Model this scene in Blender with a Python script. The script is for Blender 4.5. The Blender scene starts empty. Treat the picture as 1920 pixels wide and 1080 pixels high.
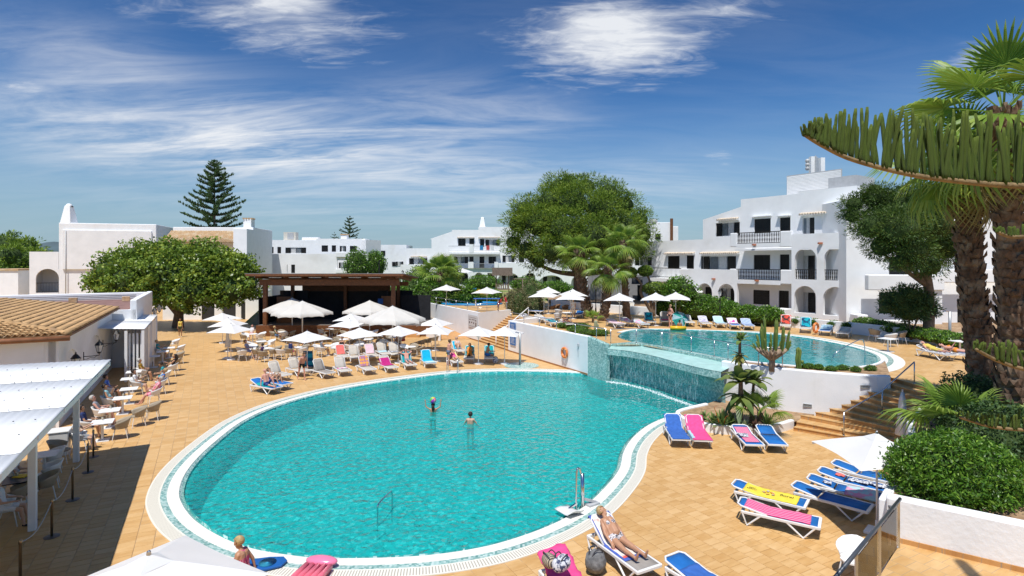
import bpy, math, random
import numpy as np
from mathutils import Vector, Matrix, noise
from mathutils.geometry import tessellate_polygon
random.seed(7); rng = np.random.default_rng(7)
scene = bpy.context.scene; COL = scene.collection
R = math.radians
# ------------------------------------------------------------------ camera
F, HY, CH = 1050.0, 488.0, 7.0            # focal length and horizon line in photo pixels, eye height in metres
cd = bpy.data.cameras.new('camera'); cam = bpy.data.objects.new('camera', cd); COL.objects.link(cam)
cam.location = (0, 0, CH); cam.rotation_euler = (R(90), 0, 0)
cd.sensor_width = 36; cd.lens = F/1920*36; cd.shift_y = -(540-HY)/1920; cd.clip_end = 9000; cd.clip_start = 0.1
scene.camera = cam
# ------------------------------------------------------------------ sky, sun, exposure
SUNDIR = Vector((0.12, 0.43, -1.0)).normalized()      # the way the light travels
sd = bpy.data.lights.new('sun', 'SUN'); sun = bpy.data.objects.new('sun', sd); COL.objects.link(sun)
sd.energy = 4.5; sd.angle = R(0.53); sd.color = (1.0, 0.965, 0.915)
sun.rotation_euler = SUNDIR.to_track_quat('-Z', 'Y').to_euler(); sun.location = (0, -40, 90)
w = bpy.data.worlds.new('World'); scene.world = w; w.use_nodes = True
nt = w.node_tree; nt.nodes.clear(); N = nt.nodes.new; L = nt.links.new
def math_n(op, a=None, b=None, c=None, tree=None):
    n = (tree or nt).nodes.new('ShaderNodeMath'); n.operation = op
    for i, x in enumerate((a, b, c)):
        if x is None: continue
        if isinstance(x, (int, float)): n.inputs[i].default_value = x
        else: (tree or nt).links.new(x, n.inputs[i])
    return n.outputs[0]
sky = N('ShaderNodeTexSky'); sky.sky_type = 'NISHITA'; sky.sun_disc = False
sky.sun_elevation = math.asin(-SUNDIR.z); sky.sun_rotation = math.atan2(-SUNDIR.x, -SUNDIR.y)
sky.air_density = 1.0; sky.dust_density = 0.5; sky.ozone_density = 2.2; sky.altitude = 20
tc = N('ShaderNodeTexCoord'); sp = N('ShaderNodeSeparateXYZ'); L(tc.outputs['Generated'], sp.inputs[0])
zz = math_n('ADD', math_n('MAXIMUM', sp.outputs['Z'], 0.0), 0.15)
cb = N('ShaderNodeCombineXYZ'); L(math_n('DIVIDE', sp.outputs['X'], zz), cb.inputs[0]); L(math_n('DIVIDE', sp.outputs['Y'], zz), cb.inputs[1])
def skyq(px, py):
    d = Vector(((px-960)/F, 1, (HY-py)/F)).normalized(); z = d.z+.15
    return d.x/z, d.y/z
def cloudnoise(scale, stretch, rot, detail, dist, lo, hi):
    mp = N('ShaderNodeMapping'); mp.inputs['Scale'].default_value = (scale, scale*stretch, 1); mp.inputs['Rotation'].default_value = (0, 0, R(rot))
    L(cb.outputs[0], mp.inputs[0]); n = N('ShaderNodeTexNoise'); n.inputs['Scale'].default_value = 1; n.inputs['Detail'].default_value = detail
    n.inputs['Roughness'].default_value = .62; n.inputs['Distortion'].default_value = dist; L(mp.outputs[0], n.inputs['Vector'])
    r = N('ShaderNodeMapRange'); r.interpolation_type = 'SMOOTHSTEP'; r.inputs[1].default_value = lo; r.inputs[2].default_value = hi; L(n.outputs['Fac'], r.inputs[0])
    return r.outputs[0]
def blob(px0, py0, px1, py1, width, amount):
    # a soft drifting patch of high cloud lying between two points of the sky
    a = Vector(skyq(px0, py0)); b = Vector(skyq(px1, py1)); c = (a+b)/2; d = b-a; half = d.length/2
    s = N('ShaderNodeVectorMath'); s.operation = 'SUBTRACT'; L(cb.outputs[0], s.inputs[0]); s.inputs[1].default_value = (c.x, c.y, 0)
    mp = N('ShaderNodeMapping'); mp.vector_type = 'POINT'
    mp0 = N('ShaderNodeMapping'); mp0.inputs['Rotation'].default_value = (0, 0, -math.atan2(d.y, d.x)); L(s.outputs[0], mp0.inputs[0])
    mp.inputs['Scale'].default_value = (1/half, 1/width, 0); L(mp0.outputs[0], mp.inputs[0])
    ln = N('ShaderNodeVectorMath'); ln.operation = 'LENGTH'; L(mp.outputs[0], ln.inputs[0])
    r = N('ShaderNodeMapRange'); r.interpolation_type = 'SMOOTHSTEP'; r.inputs[1].default_value = 1.0; r.inputs[2].default_value = .1
    r.inputs[3].default_value = 0; r.inputs[4].default_value = amount; L(ln.outputs['Value'], r.inputs[0])
    return r.outputs[0]
wisp = cloudnoise(3.2, 3.0, 28, 8, 1.3, .28, .80)
fine = cloudnoise(7.0, 2.4, 40, 5, .8, .34, .80)
wide = cloudnoise(1.1, 3.2, 14, 7, .9, .27, .76)
m1 = None
for b in ((860, 30, 1400, 140, .5, .95), (940, 20, 1320, 110, .26, .7), (1240, 5, 1520, 30, .12, .6), (150, -60, 800, 110, .4, .95), (380, -40, 660, 20, .15, .7), (0, 155, 110, 180, .10, .7), (1740, 140, 1960, 70, .2, .85), (1310, 300, 1390, 290, .2, .5), (180, -20, 300, 50, .10, .5)):
    q = blob(*b); m1 = q if m1 is None else math_n('ADD', m1, q)
m2 = None
for b in ((-400, 160, 760, 330, .95, .95), (100, 240, 1080, 350, .75, .65), (520, 190, 1200, 250, .50, .42), (-300, 330, 1300, 425, 1.6, .38), (900, 330, 1500, 380, .9, .25), (-200, 70, 420, 110, .35, .3)):
    q = blob(*b); m2 = q if m2 is None else math_n('ADD', m2, q)
mixn = math_n('ADD', math_n('MULTIPLY', wisp, .6), math_n('MULTIPLY', fine, .4))
er = N('ShaderNodeMapRange'); er.interpolation_type = 'SMOOTHSTEP'; er.inputs[1].default_value = .52; er.inputs[2].default_value = 2.1; L(math_n('ADD', mixn, math_n('MULTIPLY', m1, .85)), er.inputs[0])
c1 = math_n('MULTIPLY', er.outputs[0], math_n('MINIMUM', math_n('MULTIPLY', m1, 4.0), 1.0)); c2 = math_n('MULTIPLY', m2, math_n('ADD', math_n('MULTIPLY', wide, .75), math_n('MULTIPLY', wisp, .25)))
haze_n = math_n('MULTIPLY', wide, .05)
cm = math_n('MINIMUM', math_n('ADD', math_n('ADD', c1, c2), haze_n), .93)
mx = N('ShaderNodeMixRGB'); L(cm, mx.inputs[0]); mx.inputs[2].default_value = (7.4, 7.6, 7.9, 1)
tint = N('ShaderNodeMixRGB'); tint.blend_type = 'MULTIPLY'; tint.inputs[0].default_value = 1; tint.inputs[2].default_value = (.215, .35, .43, 1)
gm = N('ShaderNodeGamma'); gm.inputs[1].default_value = 1.45; L(sky.outputs[0], gm.inputs[0]); L(gm.outputs[0], tint.inputs[1])
bg = N('ShaderNodeBackground'); bg.inputs[1].default_value = .105; hz = N('ShaderNodeMapRange'); hz.interpolation_type = 'SMOOTHSTEP'; hz.inputs[1].default_value = .30; hz.inputs[2].default_value = -.02; hz.inputs[4].default_value = .85; L(sp.outputs['Z'], hz.inputs[0])
mh = N('ShaderNodeMixRGB'); L(hz.outputs[0], mh.inputs[0]); L(tint.outputs[0], mh.inputs[1]); mh.inputs[2].default_value = (2.9, 3.9, 4.8, 1); L(mh.outputs[0], mx.inputs[1])
L(mx.outputs[0], bg.inputs[0])
w.cycles.sampling_method='MANUAL'; w.cycles.sample_map_resolution=256
wo = N('ShaderNodeOutputWorld'); L(bg.outputs[0], wo.inputs[0])
scene.view_settings.view_transform = 'Standard'; scene.view_settings.look = 'None'
scene.view_settings.exposure = 0.16; scene.view_settings.gamma = 1
scene.render.engine = 'CYCLES'
try:
    scene.cycles.use_denoising = True; scene.cycles.max_bounces = 5; scene.cycles.diffuse_bounces = 3; scene.cycles.glossy_bounces = 3; scene.cycles.transparent_max_bounces = 10
    scene.cycles.caustics_reflective = False; scene.cycles.caustics_refractive = False
except Exception: pass
# ------------------------------------------------------------------ pixel -> place
def W(px, py, z=0.0):
    d = F*(CH-z)/(py-HY); return Vector(((px-960)/F*d, d, z))
def Wd(px, py, d):
    return Vector(((px-960)/F*d, d, CH-(py-HY)/F*d))
UU = Vector((-.476, .8795)); VV = Vector((.8795, .476))      # the axes the restaurant, deck tiles and terrace walls follow
def UV2(p, u, v): return Vector((p[0]+UU.x*u+VV.x*v, p[1]+UU.y*u+VV.y*v))
# ------------------------------------------------------------------ materials
MATS = {}
def nodes(name):
    m = bpy.data.materials.new(name); m.use_nodes = True; t = m.node_tree
    return m, t, t.nodes['Principled BSDF']
def mat(name, col, rough=.6, var=.12, scale=3.0, bump=0, bscale=60, metal=0, spec=.4, rnd=0, col2=None, c2lo=.45, c2hi=.7, detail=5, sub=0, alpha=1):
    if name in MATS: return MATS[name]
    m, t, p = nodes(name); n = t.nodes.new; l = t.links.new
    tcn = n('ShaderNodeTexCoord'); ns = n('ShaderNodeTexNoise'); ns.inputs['Scale'].default_value = scale; ns.inputs['Detail'].default_value = detail
    l(tcn.outputs['Object'], ns.inputs['Vector'])
    mxn = n('ShaderNodeMixRGB'); a = [c*(1-var) for c in col]; b = [min(1, c*(1+var)) for c in col]
    mxn.inputs[1].default_value = (*a, 1); mxn.inputs[2].default_value = (*b, 1)
    mr = n('ShaderNodeMapRange'); mr.inputs[1].default_value = .3; mr.inputs[2].default_value = .7; l(ns.outputs['Fac'], mr.inputs[0]); l(mr.outputs[0], mxn.inputs[0])
    out = mxn.outputs[0]
    if col2:
        n2 = n('ShaderNodeTexNoise'); n2.inputs['Scale'].default_value = scale*.37; n2.inputs['Detail'].default_value = 8; l(tcn.outputs['Object'], n2.inputs['Vector'])
        r2 = n('ShaderNodeMapRange'); r2.interpolation_type = 'SMOOTHSTEP'; r2.inputs[1].default_value = c2lo; r2.inputs[2].default_value = c2hi; l(n2.outputs['Fac'], r2.inputs[0])
        m2 = n('ShaderNodeMixRGB'); l(r2.outputs[0], m2.inputs[0]); l(out, m2.inputs[1]); m2.inputs[2].default_value = (*col2, 1); out = m2.outputs[0]
    if rnd:
        oi = n('ShaderNodeObjectInfo'); hs = n('ShaderNodeHueSaturation'); l(out, hs.inputs['Color'])
        l(math_n('ADD', math_n('MULTIPLY', oi.outputs['Random'], 2*rnd, tree=t), 1-rnd, tree=t), hs.inputs['Value']); out = hs.outputs[0]
    l(out, p.inputs['Base Color']); p.inputs['Roughness'].default_value = rough; p.inputs['Metallic'].default_value = metal
    p.inputs['Specular IOR Level'].default_value = spec
    if bump:
        nb = n('ShaderNodeTexNoise'); nb.inputs['Scale'].default_value = bscale; nb.inputs['Detail'].default_value = 6; l(tcn.outputs['Object'], nb.inputs['Vector'])
        bn = n('ShaderNodeBump'); bn.inputs['Strength'].default_value = bump; bn.inputs['Distance'].default_value = .02; l(nb.outputs['Fac'], bn.inputs['Height']); l(bn.outputs[0], p.inputs['Normal'])
    MATS[name] = m; return m
def leafmat(name, c1, c2, c3, transl=.35, rough=.55, spec=.35):
    # colour differs from leaf to leaf through the attribute cv
    if name in MATS: return MATS[name]
    m, t, p = nodes(name); n = t.nodes.new; l = t.links.new
    at = n('ShaderNodeAttribute'); at.attribute_name = 'cv'; rp = n('ShaderNodeValToRGB')
    rp.color_ramp.elements[0].color = (*c1, 1); rp.color_ramp.elements[1].color = (*c3, 1); e = rp.color_ramp.elements.new(.5); e.color = (*c2, 1)
    l(at.outputs['Fac'], rp.inputs[0]); l(rp.outputs[0], p.inputs['Base Color']); p.inputs['Roughness'].default_value = rough; p.inputs['Specular IOR Level'].default_value = spec
    tr = n('ShaderNodeBsdfTranslucent'); l(rp.outputs[0], tr.inputs[0]); mxs = n('ShaderNodeMixShader'); mxs.inputs[0].default_value = transl
    l(p.outputs[0], mxs.inputs[1]); l(tr.outputs[0], mxs.inputs[2]); l(mxs.outputs[0], t.nodes['Material Output'].inputs[0])
    MATS[name] = m; return m
# ------------------------------------------------------------------ mesh building
class MB:
    def __init__(s): s.v = []; s.f = []; s.m = []; s.uv = None
    def add(s, vs, fs, mi=0):
        o = len(s.v); s.v += [tuple(x) for x in vs]; s.f += [tuple(i+o for i in q) for q in fs]; s.m += [mi]*len(fs); return s
    def box(s, c, d, rz=0, mi=0, taper=1.0):
        x, y, z = d[0]/2, d[1]/2, d[2]/2; ca, sa = math.cos(rz), math.sin(rz); vs = []
        for k in (-1, 1):
            tp = taper if k > 0 else 1
            for i, j in ((-1, -1), (1, -1), (1, 1), (-1, 1)):
                a, b = i*x*tp, j*y*tp; vs.append((c[0]+a*ca-b*sa, c[1]+a*sa+b*ca, c[2]+k*z))
        return s.add(vs, [(3, 2, 1, 0), (4, 5, 6, 7), (0, 1, 5, 4), (1, 2, 6, 5), (2, 3, 7, 6), (3, 0, 4, 7)], mi)
    def bar(s, a, b, w, h, mi=0, up=(0, 0, 1)):
        a = Vector(a); b = Vector(b); d = (b-a).normalized(); u = Vector(up); r = d.cross(u)
        if r.length < 1e-4: r = d.cross(Vector((1, 0, 0)))
        r.normalize(); u = r.cross(d).normalized(); vs = []
        for p in (a, b):
            for i, j in ((-1, -1), (1, -1), (1, 1), (-1, 1)): vs.append(p+r*(i*w/2)+u*(j*h/2))
        return s.add(vs, [(0, 1, 2, 3), (7, 6, 5, 4), (1, 0, 4, 5), (2, 1, 5, 6), (3, 2, 6, 7), (0, 3, 7, 4)], mi)
    def tube(s, pts, r, n=8, mi=0, caps=True):
        pts = [Vector(p) for p in pts]; rs = r if isinstance(r, (list, tuple)) else [r]*len(pts); vs = []; fs = []; ref = None
        for i, p in enumerate(pts):
            d = (pts[min(i+1, len(pts)-1)]-pts[max(i-1, 0)]).normalized()
            if ref is None: ref = d.cross(Vector((0, 0, 1)));  ref = ref if ref.length > .05 else Vector((1, 0, 0))
            ref = (ref-d*ref.dot(d)).normalized(); bi = d.cross(ref)
            for k in range(n):
                a = 2*math.pi*k/n; vs.append(p+(ref*math.cos(a)+bi*math.sin(a))*rs[i])
        for i in range(len(pts)-1):
            for k in range(n): fs.append((i*n+k, i*n+(k+1) % n, (i+1)*n+(k+1) % n, (i+1)*n+k))
        if caps: fs += [tuple(range(n-1, -1, -1)), tuple(range((len(pts)-1)*n, len(pts)*n))]
        return s.add(vs, fs, mi)
    def lathe(s, prof, o=(0, 0, 0), n=16, mi=0, closed=False):
        vs = []; fs = []
        for r_, z in prof:
            for k in range(n): a = 2*math.pi*k/n; vs.append((o[0]+r_*math.cos(a), o[1]+r_*math.sin(a), o[2]+z))
        for i in range(len(prof)-1):
            for k in range(n): fs.append((i*n+k, i*n+(k+1) % n, (i+1)*n+(k+1) % n, (i+1)*n+k))
        fs += [tuple(range(n-1, -1, -1)), tuple(range((len(prof)-1)*n, len(prof)*n))]
        return s.add(vs, fs, mi)
    def ell(s, c, r, n=10, mi=0, m=None):
        vs = []; fs = []; h = m or max(4, n*2//3)
        for i in range(h+1):
            t = math.pi*i/h
            for k in range(n): a = 2*math.pi*k/n; vs.append((c[0]+r[0]*math.sin(t)*math.cos(a), c[1]+r[1]*math.sin(t)*math.sin(a), c[2]-r[2]*math.cos(t)))
        for i in range(h):
            for k in range(n): fs.append((i*n+k, i*n+(k+1) % n, (i+1)*n+(k+1) % n, (i+1)*n+k))
        return s.add(vs, fs, mi)
    def prism(s, poly, z0, z1, mi=0):
        n = len(poly); a = sum(poly[i][0]*poly[(i+1) % n][1]-poly[(i+1) % n][0]*poly[i][1] for i in range(n))
        if a < 0: poly = poly[::-1]
        vs = [(p[0], p[1], z0) for p in poly]+[(p[0], p[1], z1) for p in poly]
        tri = tessellate_polygon([[Vector((p[0], p[1], 0)) for p in poly]]); fs = [(i, (i+1) % n, n+(i+1) % n, n+i) for i in range(n)]
        for t in tri:
            p, q, r_ = [poly[i] for i in t]
            if (q[0]-p[0])*(r_[1]-p[1])-(q[1]-p[1])*(r_[0]-p[0]) < 0: t = t[::-1]
            fs += [tuple(n+i for i in t), tuple(t[::-1])]
        return s.add(vs, fs, mi)
    def grid(s, rows, mi=0, thick=0):
        # rows of points; with thickness it closes into a sheet with an underside
        a = len(rows); b = len(rows[0]); vs = [p for r_ in rows for p in r_]
        fs = [(i*b+j, i*b+j+1, (i+1)*b+j+1, (i+1)*b+j) for i in range(a-1) for j in range(b-1)]
        if thick:
            k = len(vs); vs = vs+[(p[0], p[1], p[2]-thick) for p in vs]; fs += [tuple(k+i for i in f[::-1]) for f in fs]
            edge = [j for j in range(b)]+[i*b+b-1 for i in range(1, a)]+[(a-1)*b+j for j in range(b-2, -1, -1)]+[i*b for i in range(a-2, 0, -1)]
            for i in range(len(edge)): p, q = edge[i], edge[(i+1) % len(edge)]; fs.append((q, p, p+k, q+k))
        return s.add(vs, fs, mi)
    def mesh(s, name, mats, smooth=False):
        me = bpy.data.meshes.new(name); me.from_pydata(s.v, [], s.f)
        for m in (mats if isinstance(mats, (list, tuple)) else [mats]): me.materials.append(m)
        if max(s.m, default=0) > 0: me.polygons.foreach_set('material_index', s.m)
        if smooth: me.polygons.foreach_set('use_smooth', [True]*len(me.polygons))
        me.update(); return me
    def build(s, name, mats, parent=None, smooth=False, bevel=0, auto=False):
        o = link(name, s.mesh(name, mats, smooth), parent)
        if bevel:
            b = o.modifiers.new('bevel', 'BEVEL'); b.width = bevel; b.segments = 2; b.limit_method = 'ANGLE'; b.angle_limit = R(50)
        return o
def link(name, data, parent=None):
    o = bpy.data.objects.new(name, data); COL.objects.link(o)
    if parent: o.parent = parent
    return o
def thing(name, label, cat, loc=(0, 0, 0), rz=0, group=None):
    o = bpy.data.objects.new(name, None); COL.objects.link(o); o.empty_display_size = .2
    o.location = loc; o.rotation_euler = (0, 0, rz); return tag(o, label, cat, group)
def tag(o, label, cat, group=None, kind=None):
    o['label'] = label; o['category'] = cat
    if group: o['group'] = group
    if kind: o['kind'] = kind
    return o
def struct(o, label=None): 
    o['kind'] = 'structure'
    if label: o['label'] = label
    return o
def dup(src, loc, rz=None, label=None, group=None, scale=None, parent=None):
    c = src.copy(); COL.objects.link(c)
    if parent is not None: c.parent = parent
    if loc is not None: c.location = loc
    if rz is not None: c.rotation_euler = (0, 0, rz)
    if scale: c.scale = (scale,)*3 if isinstance(scale, (int, float)) else scale
    if label: c['label'] = label
    if group: c['group'] = group
    for ch in src.children: dup(ch, None, parent=c)
    return c
class Kit:
    # first use places the original itself, later uses place copies
    def __init__(s, make): s.make = make; s.o = None
    def put(s, loc, rz, label=None, group=None, scale=None):
        if s.o is None:
            s.o = s.make(); o = s.o; o.location = loc; o.rotation_euler = (0, 0, rz)
            if label: o['label'] = label
            if group: o['group'] = group
            if scale: o.scale = (scale,)*3
            return o
        o = dup(s.o, loc, rz, label, group, scale)
        if not scale: o.scale = (1, 1, 1)
        if not group and 'group' in o: del o['group']
        return o
def npmesh(name, v, q, m, cv=None, parent=None, smooth=False):
    me = bpy.data.meshes.new(name); v = np.asarray(v, np.float32); q = np.asarray(q, np.int32); k = q.shape[1]
    me.vertices.add(len(v)); me.vertices.foreach_set('co', v.ravel()); me.loops.add(q.size); me.loops.foreach_set('vertex_index', q.ravel())
    me.polygons.add(len(q)); me.polygons.foreach_set('loop_start', np.arange(0, q.size, k, dtype=np.int32))
    if cv is not None: me.attributes.new('cv', 'FLOAT', 'POINT').data.foreach_set('value', np.asarray(cv, np.float32))
    if smooth: me.polygons.foreach_set('use_smooth', np.ones(len(q), bool))
    me.materials.append(m); me.update(calc_edges=True); return link(name, me, parent)
def leafquads(c, size, ratio=.5, up=.3, dirs=None, cvb=None, fold=0):
    # one small diamond leaf per centre; up > 0 turns the faces to the sky, dirs sets the way the leaf points
    n = len(c); a = rng.normal(size=(n, 3)) if dirs is None else np.asarray(dirs)+rng.normal(size=(n, 3))*.25
    a /= np.linalg.norm(a, axis=1)[:, None]+1e-9; h = rng.normal(size=(n, 3)); h[:, 2] += up*2
    b = np.cross(a, h); b /= np.linalg.norm(b, axis=1)[:, None]+1e-9; s = (size*rng.uniform(.65, 1.35, n))[:, None]
    v = np.stack([c-a*s*.5, c+b*s*ratio*.5-a*s*.05, c+a*s*.5, c-b*s*ratio*.5-a*s*.05], 1).reshape(-1, 3); q = np.arange(4*n).reshape(n, 4)
    cv = rng.uniform(0, 1, n) if cvb is None else np.clip(cvb+rng.normal(size=n)*.18, 0, 1)
    return v, q, np.repeat(cv, 4)
def merge(parts):
    v = []; q = []; c = []; o = 0
    for a, b, d in parts: v.append(a); q.append(b+o); c.append(d); o += len(a)
    return np.concatenate(v), np.concatenate(q), np.concatenate(c)
def spline(pts, n=8, closed=True):
    # Catmull-Rom through 2D or 3D points
    P = [Vector(p) for p in pts]; out = []; k = len(P)
    for i in range(k if closed else k-1):
        if closed: a, b, c, d = P[i-1], P[i], P[(i+1) % k], P[(i+2) % k]
        else: a, b, c, d = P[max(i-1, 0)], P[i], P[i+1], P[min(i+2, k-1)]
        for j in range(n):
            t = j/n; out.append(.5*((2*b)+(c-a)*t+(2*a-5*b+4*c-d)*t*t+(3*b-3*c+d-a)*t**3))
    if not closed: out.append(P[-1])
    return out
def offset(poly, d):
    # push a closed counter-clockwise outline outwards by d
    n = len(poly); out = []
    for i in range(n):
        t = (poly[(i+1) % n]-poly[i-1]).normalized(); out.append(Vector((poly[i].x+t.y*d, poly[i].y-t.x*d)))
    return out
def inside(poly, x, y):
    c = False; n = len(poly)
    for i in range(n):
        a, b = poly[i], poly[i-1]
        if (a[1] > y) != (b[1] > y) and x < (b[0]-a[0])*(y-a[1])/(b[1]-a[1])+a[0]: c = not c
    return c
# ================================================================== setting
plaster = mat('white_plaster', (.83, .84, .845), .75, .035, 1.3, .25, 22, col2=(.74, .735, .71), c2lo=.55, c2hi=.8)
plaster2 = mat('white_plaster_rough', (.81, .815, .815), .8, .05, .8, .5, 9, col2=(.70, .695, .67), c2lo=.52, c2hi=.8)
white = mat('white_paint', (.82, .82, .81), .45, .03, 4)
steel = mat('brushed_steel', (.55, .56, .57), .25, .08, 9, metal=1)
soil = mat('dry_soil', (.30, .19, .105), .95, .35, 5, .6, 30, col2=(.42, .29, .17))
def tilemat(name, grout, cols=((.47, .255, .080), (.565, .345, .140), (.64, .425, .205)), wet=1.0):
    m, t, p = nodes(name); n = t.nodes.new; l = t.links.new
    g = n('ShaderNodeNewGeometry'); mm = lambda op, a, b=None: math_n(op, a, b, tree=t)
    def dot(v):
        d = n('ShaderNodeVectorMath'); d.operation = 'DOT_PRODUCT'; l(g.outputs['Position'], d.inputs[0]); d.inputs[1].default_value = (v.x, v.y, 0); return d.outputs['Value']
    a = mm('DIVIDE', dot(VV), .40); i = mm('FLOOR', a); q = mm('ADD', mm('DIVIDE', dot(UU), .26), mm('MULTIPLY', mm('MODULO', mm('ABSOLUTE', i), 2.0), .5)); j = mm('FLOOR', q)
    c = n('ShaderNodeCombineXYZ'); l(i, c.inputs[0]); l(j, c.inputs[1]); wn = n('ShaderNodeTexWhiteNoise'); wn.noise_dimensions = '3D'; l(c.outputs[0], wn.inputs['Vector'])
    rp = n('ShaderNodeValToRGB'); rp.color_ramp.elements[0].color = (*cols[0], 1); rp.color_ramp.elements[1].color = (*cols[2], 1); e = rp.color_ramp.elements.new(.5); e.color = (*cols[1], 1)
    ns = n('ShaderNodeTexNoise'); ns.inputs['Scale'].default_value = 1.0; ns.inputs['Detail'].default_value = 3
    mp = n('ShaderNodeMapping'); mp.inputs['Rotation'].default_value = (0, 0, -math.atan2(VV.y, VV.x)); l(g.outputs['Position'], mp.inputs[0])
    m2 = n('ShaderNodeMapping'); m2.inputs['Scale'].default_value = (2.6, 8, 1); l(mp.outputs[0], m2.inputs[0]); 
    ad = n('ShaderNodeVectorMath'); ad.operation = 'ADD'; l(m2.outputs[0], ad.inputs[0]); sc_ = n('ShaderNodeVectorMath'); sc_.operation = 'SCALE'; l(wn.outputs['Color'], sc_.inputs[0]); sc_.inputs['Scale'].default_value = 30; l(sc_.outputs[0], ad.inputs[1]); l(ad.outputs[0], ns.inputs['Vector'])
    l(mm('ADD', mm('MULTIPLY', wn.outputs['Value'], .45), mm('MULTIPLY', mm('SUBTRACT', ns.outputs['Fac'], .22), 1.0)), rp.inputs[0])
    big = n('ShaderNodeTexNoise'); big.inputs['Scale'].default_value = .22; big.inputs['Detail'].default_value = 6; l(g.outputs['Position'], big.inputs['Vector'])
    hv = n('ShaderNodeHueSaturation'); l(rp.outputs[0], hv.inputs['Color']); st = n('ShaderNodeTexNoise'); st.inputs['Scale'].default_value = .9; st.inputs['Detail'].default_value = 9; st.inputs['Roughness'].default_value = .7; l(g.outputs['Position'], st.inputs['Vector']); sr_ = n('ShaderNodeMapRange'); sr_.interpolation_type = 'SMOOTHSTEP'; sr_.inputs[1].default_value = .56; sr_.inputs[2].default_value = .74; sr_.inputs[4].default_value = .16; l(st.outputs['Fac'], sr_.inputs[0])
    l(mm('SUBTRACT', mm('ADD', mm('MULTIPLY', big.outputs['Fac'], .34), .86*wet), sr_.outputs[0]), hv.inputs['Value']); out = hv.outputs[0]
    if grout:
        fa = mm('FRACT', a); fq = mm('FRACT', q); e1 = mm('MINIMUM', fa, mm('SUBTRACT', 1, fa)); e2 = mm('MINIMUM', fq, mm('SUBTRACT', 1, fq))
        gm = mm('MAXIMUM', mm('LESS_THAN', e1, .011), mm('LESS_THAN', e2, .017)); mg = n('ShaderNodeMixRGB'); l(gm, mg.inputs[0]); l(out, mg.inputs[1]); mg.inputs[2].default_value = (.36, .26, .17, 1); out = mg.outputs[0]
    l(out, p.inputs['Base Color']); l(mm('ADD', mm('MULTIPLY', ns.outputs['Fac'], .3), .35), p.inputs['Roughness']); p.inputs['Specular IOR Level'].default_value = .35
    nb = n('ShaderNodeTexNoise'); nb.inputs['Scale'].default_value = 45; l(g.outputs['Position'], nb.inputs['Vector']); bn = n('ShaderNodeBump'); bn.inputs['Strength'].default_value = .12; bn.inputs['Distance'].default_value = .01
    l(nb.outputs['Fac'], bn.inputs['Height']); l(bn.outputs[0], p.inputs['Normal']); return m
tile_g = tilemat('terracotta_paving', True); tile_p = tilemat('terracotta_tile', False)
step_m = tilemat('terracotta_step', True, ((.42, .20, .065), (.52, .27, .095), (.58, .33, .13)))
# ---- terrain
def smooth(a, b, x): t = min(1, max(0, (x-a)/(b-a))); return t*t*(3-2*t)
def terrain(x, y):
    h = -2.7+4.58*max(smooth(57, 63, y) if x > -30 else smooth(82, 92, y)*.8, smooth(29, 33, x)*smooth(14, 18, y))
    if x > 45 or x < -75 or y < -20: h = max(h, -.3)
    return h+.05*math.sin(x*.3)*math.sin(y*.23)*(h > 1)
xs = [-3500, -1500, -600, -300, -160]+list(range(-100, 101, 4))+[160, 300, 600, 1500, 3500]
ys = [-300, -100, -40, -20]+list(range(-12, 141, 3))+[180, 260, 400, 800, 1600, 3600]
b = MB(); b.grid([[(x, y, terrain(x, y)) for x in xs] for y in ys])
m, t, p = nodes('ground_mix'); n = t.nodes.new; l = t.links.new; g = n('ShaderNodeNewGeometry'); ns = n('ShaderNodeTexNoise'); ns.inputs['Scale'].default_value = .12; ns.inputs['Detail'].default_value = 9; l(g.outputs['Position'], ns.inputs['Vector'])
rp = n('ShaderNodeValToRGB'); rp.color_ramp.elements[0].position = .42; rp.color_ramp.elements[0].color = (.10, .16, .03, 1); rp.color_ramp.elements[1].position = .62; rp.color_ramp.elements[1].color = (.36, .27, .15, 1); e = rp.color_ramp.elements.new(.52); e.color = (.17, .22, .05, 1)
l(ns.outputs['Fac'], rp.inputs[0]); l(rp.outputs[0], p.inputs['Base Color']); p.inputs['Roughness'].default_value = .95
struct(b.build('ground', m, smooth=True), 'dry grass and earth around the hotel gardens')
# ---- far hill on the horizon
hill_m = mat('haze_tinted_hill', (.085, .125, .14), 1, .3, .004)  # distance haze is put into the blue grey base colour
b = MB(); rows = []
for j in range(9):
    rows.append([(-2900+i*36, 2600+j*60, -20+(1-abs(j-4)/4.0)*(95*math.exp(-((i-17)/13)**2)+50*math.exp(-((i-44)/15)**2)+20+6*math.sin(i*.9))) for i in range(70)])
b.grid(rows); struct(b.build('hill', hill_m, smooth=True), 'hill far beyond the hotel with blue grey haze in its colour')
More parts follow.
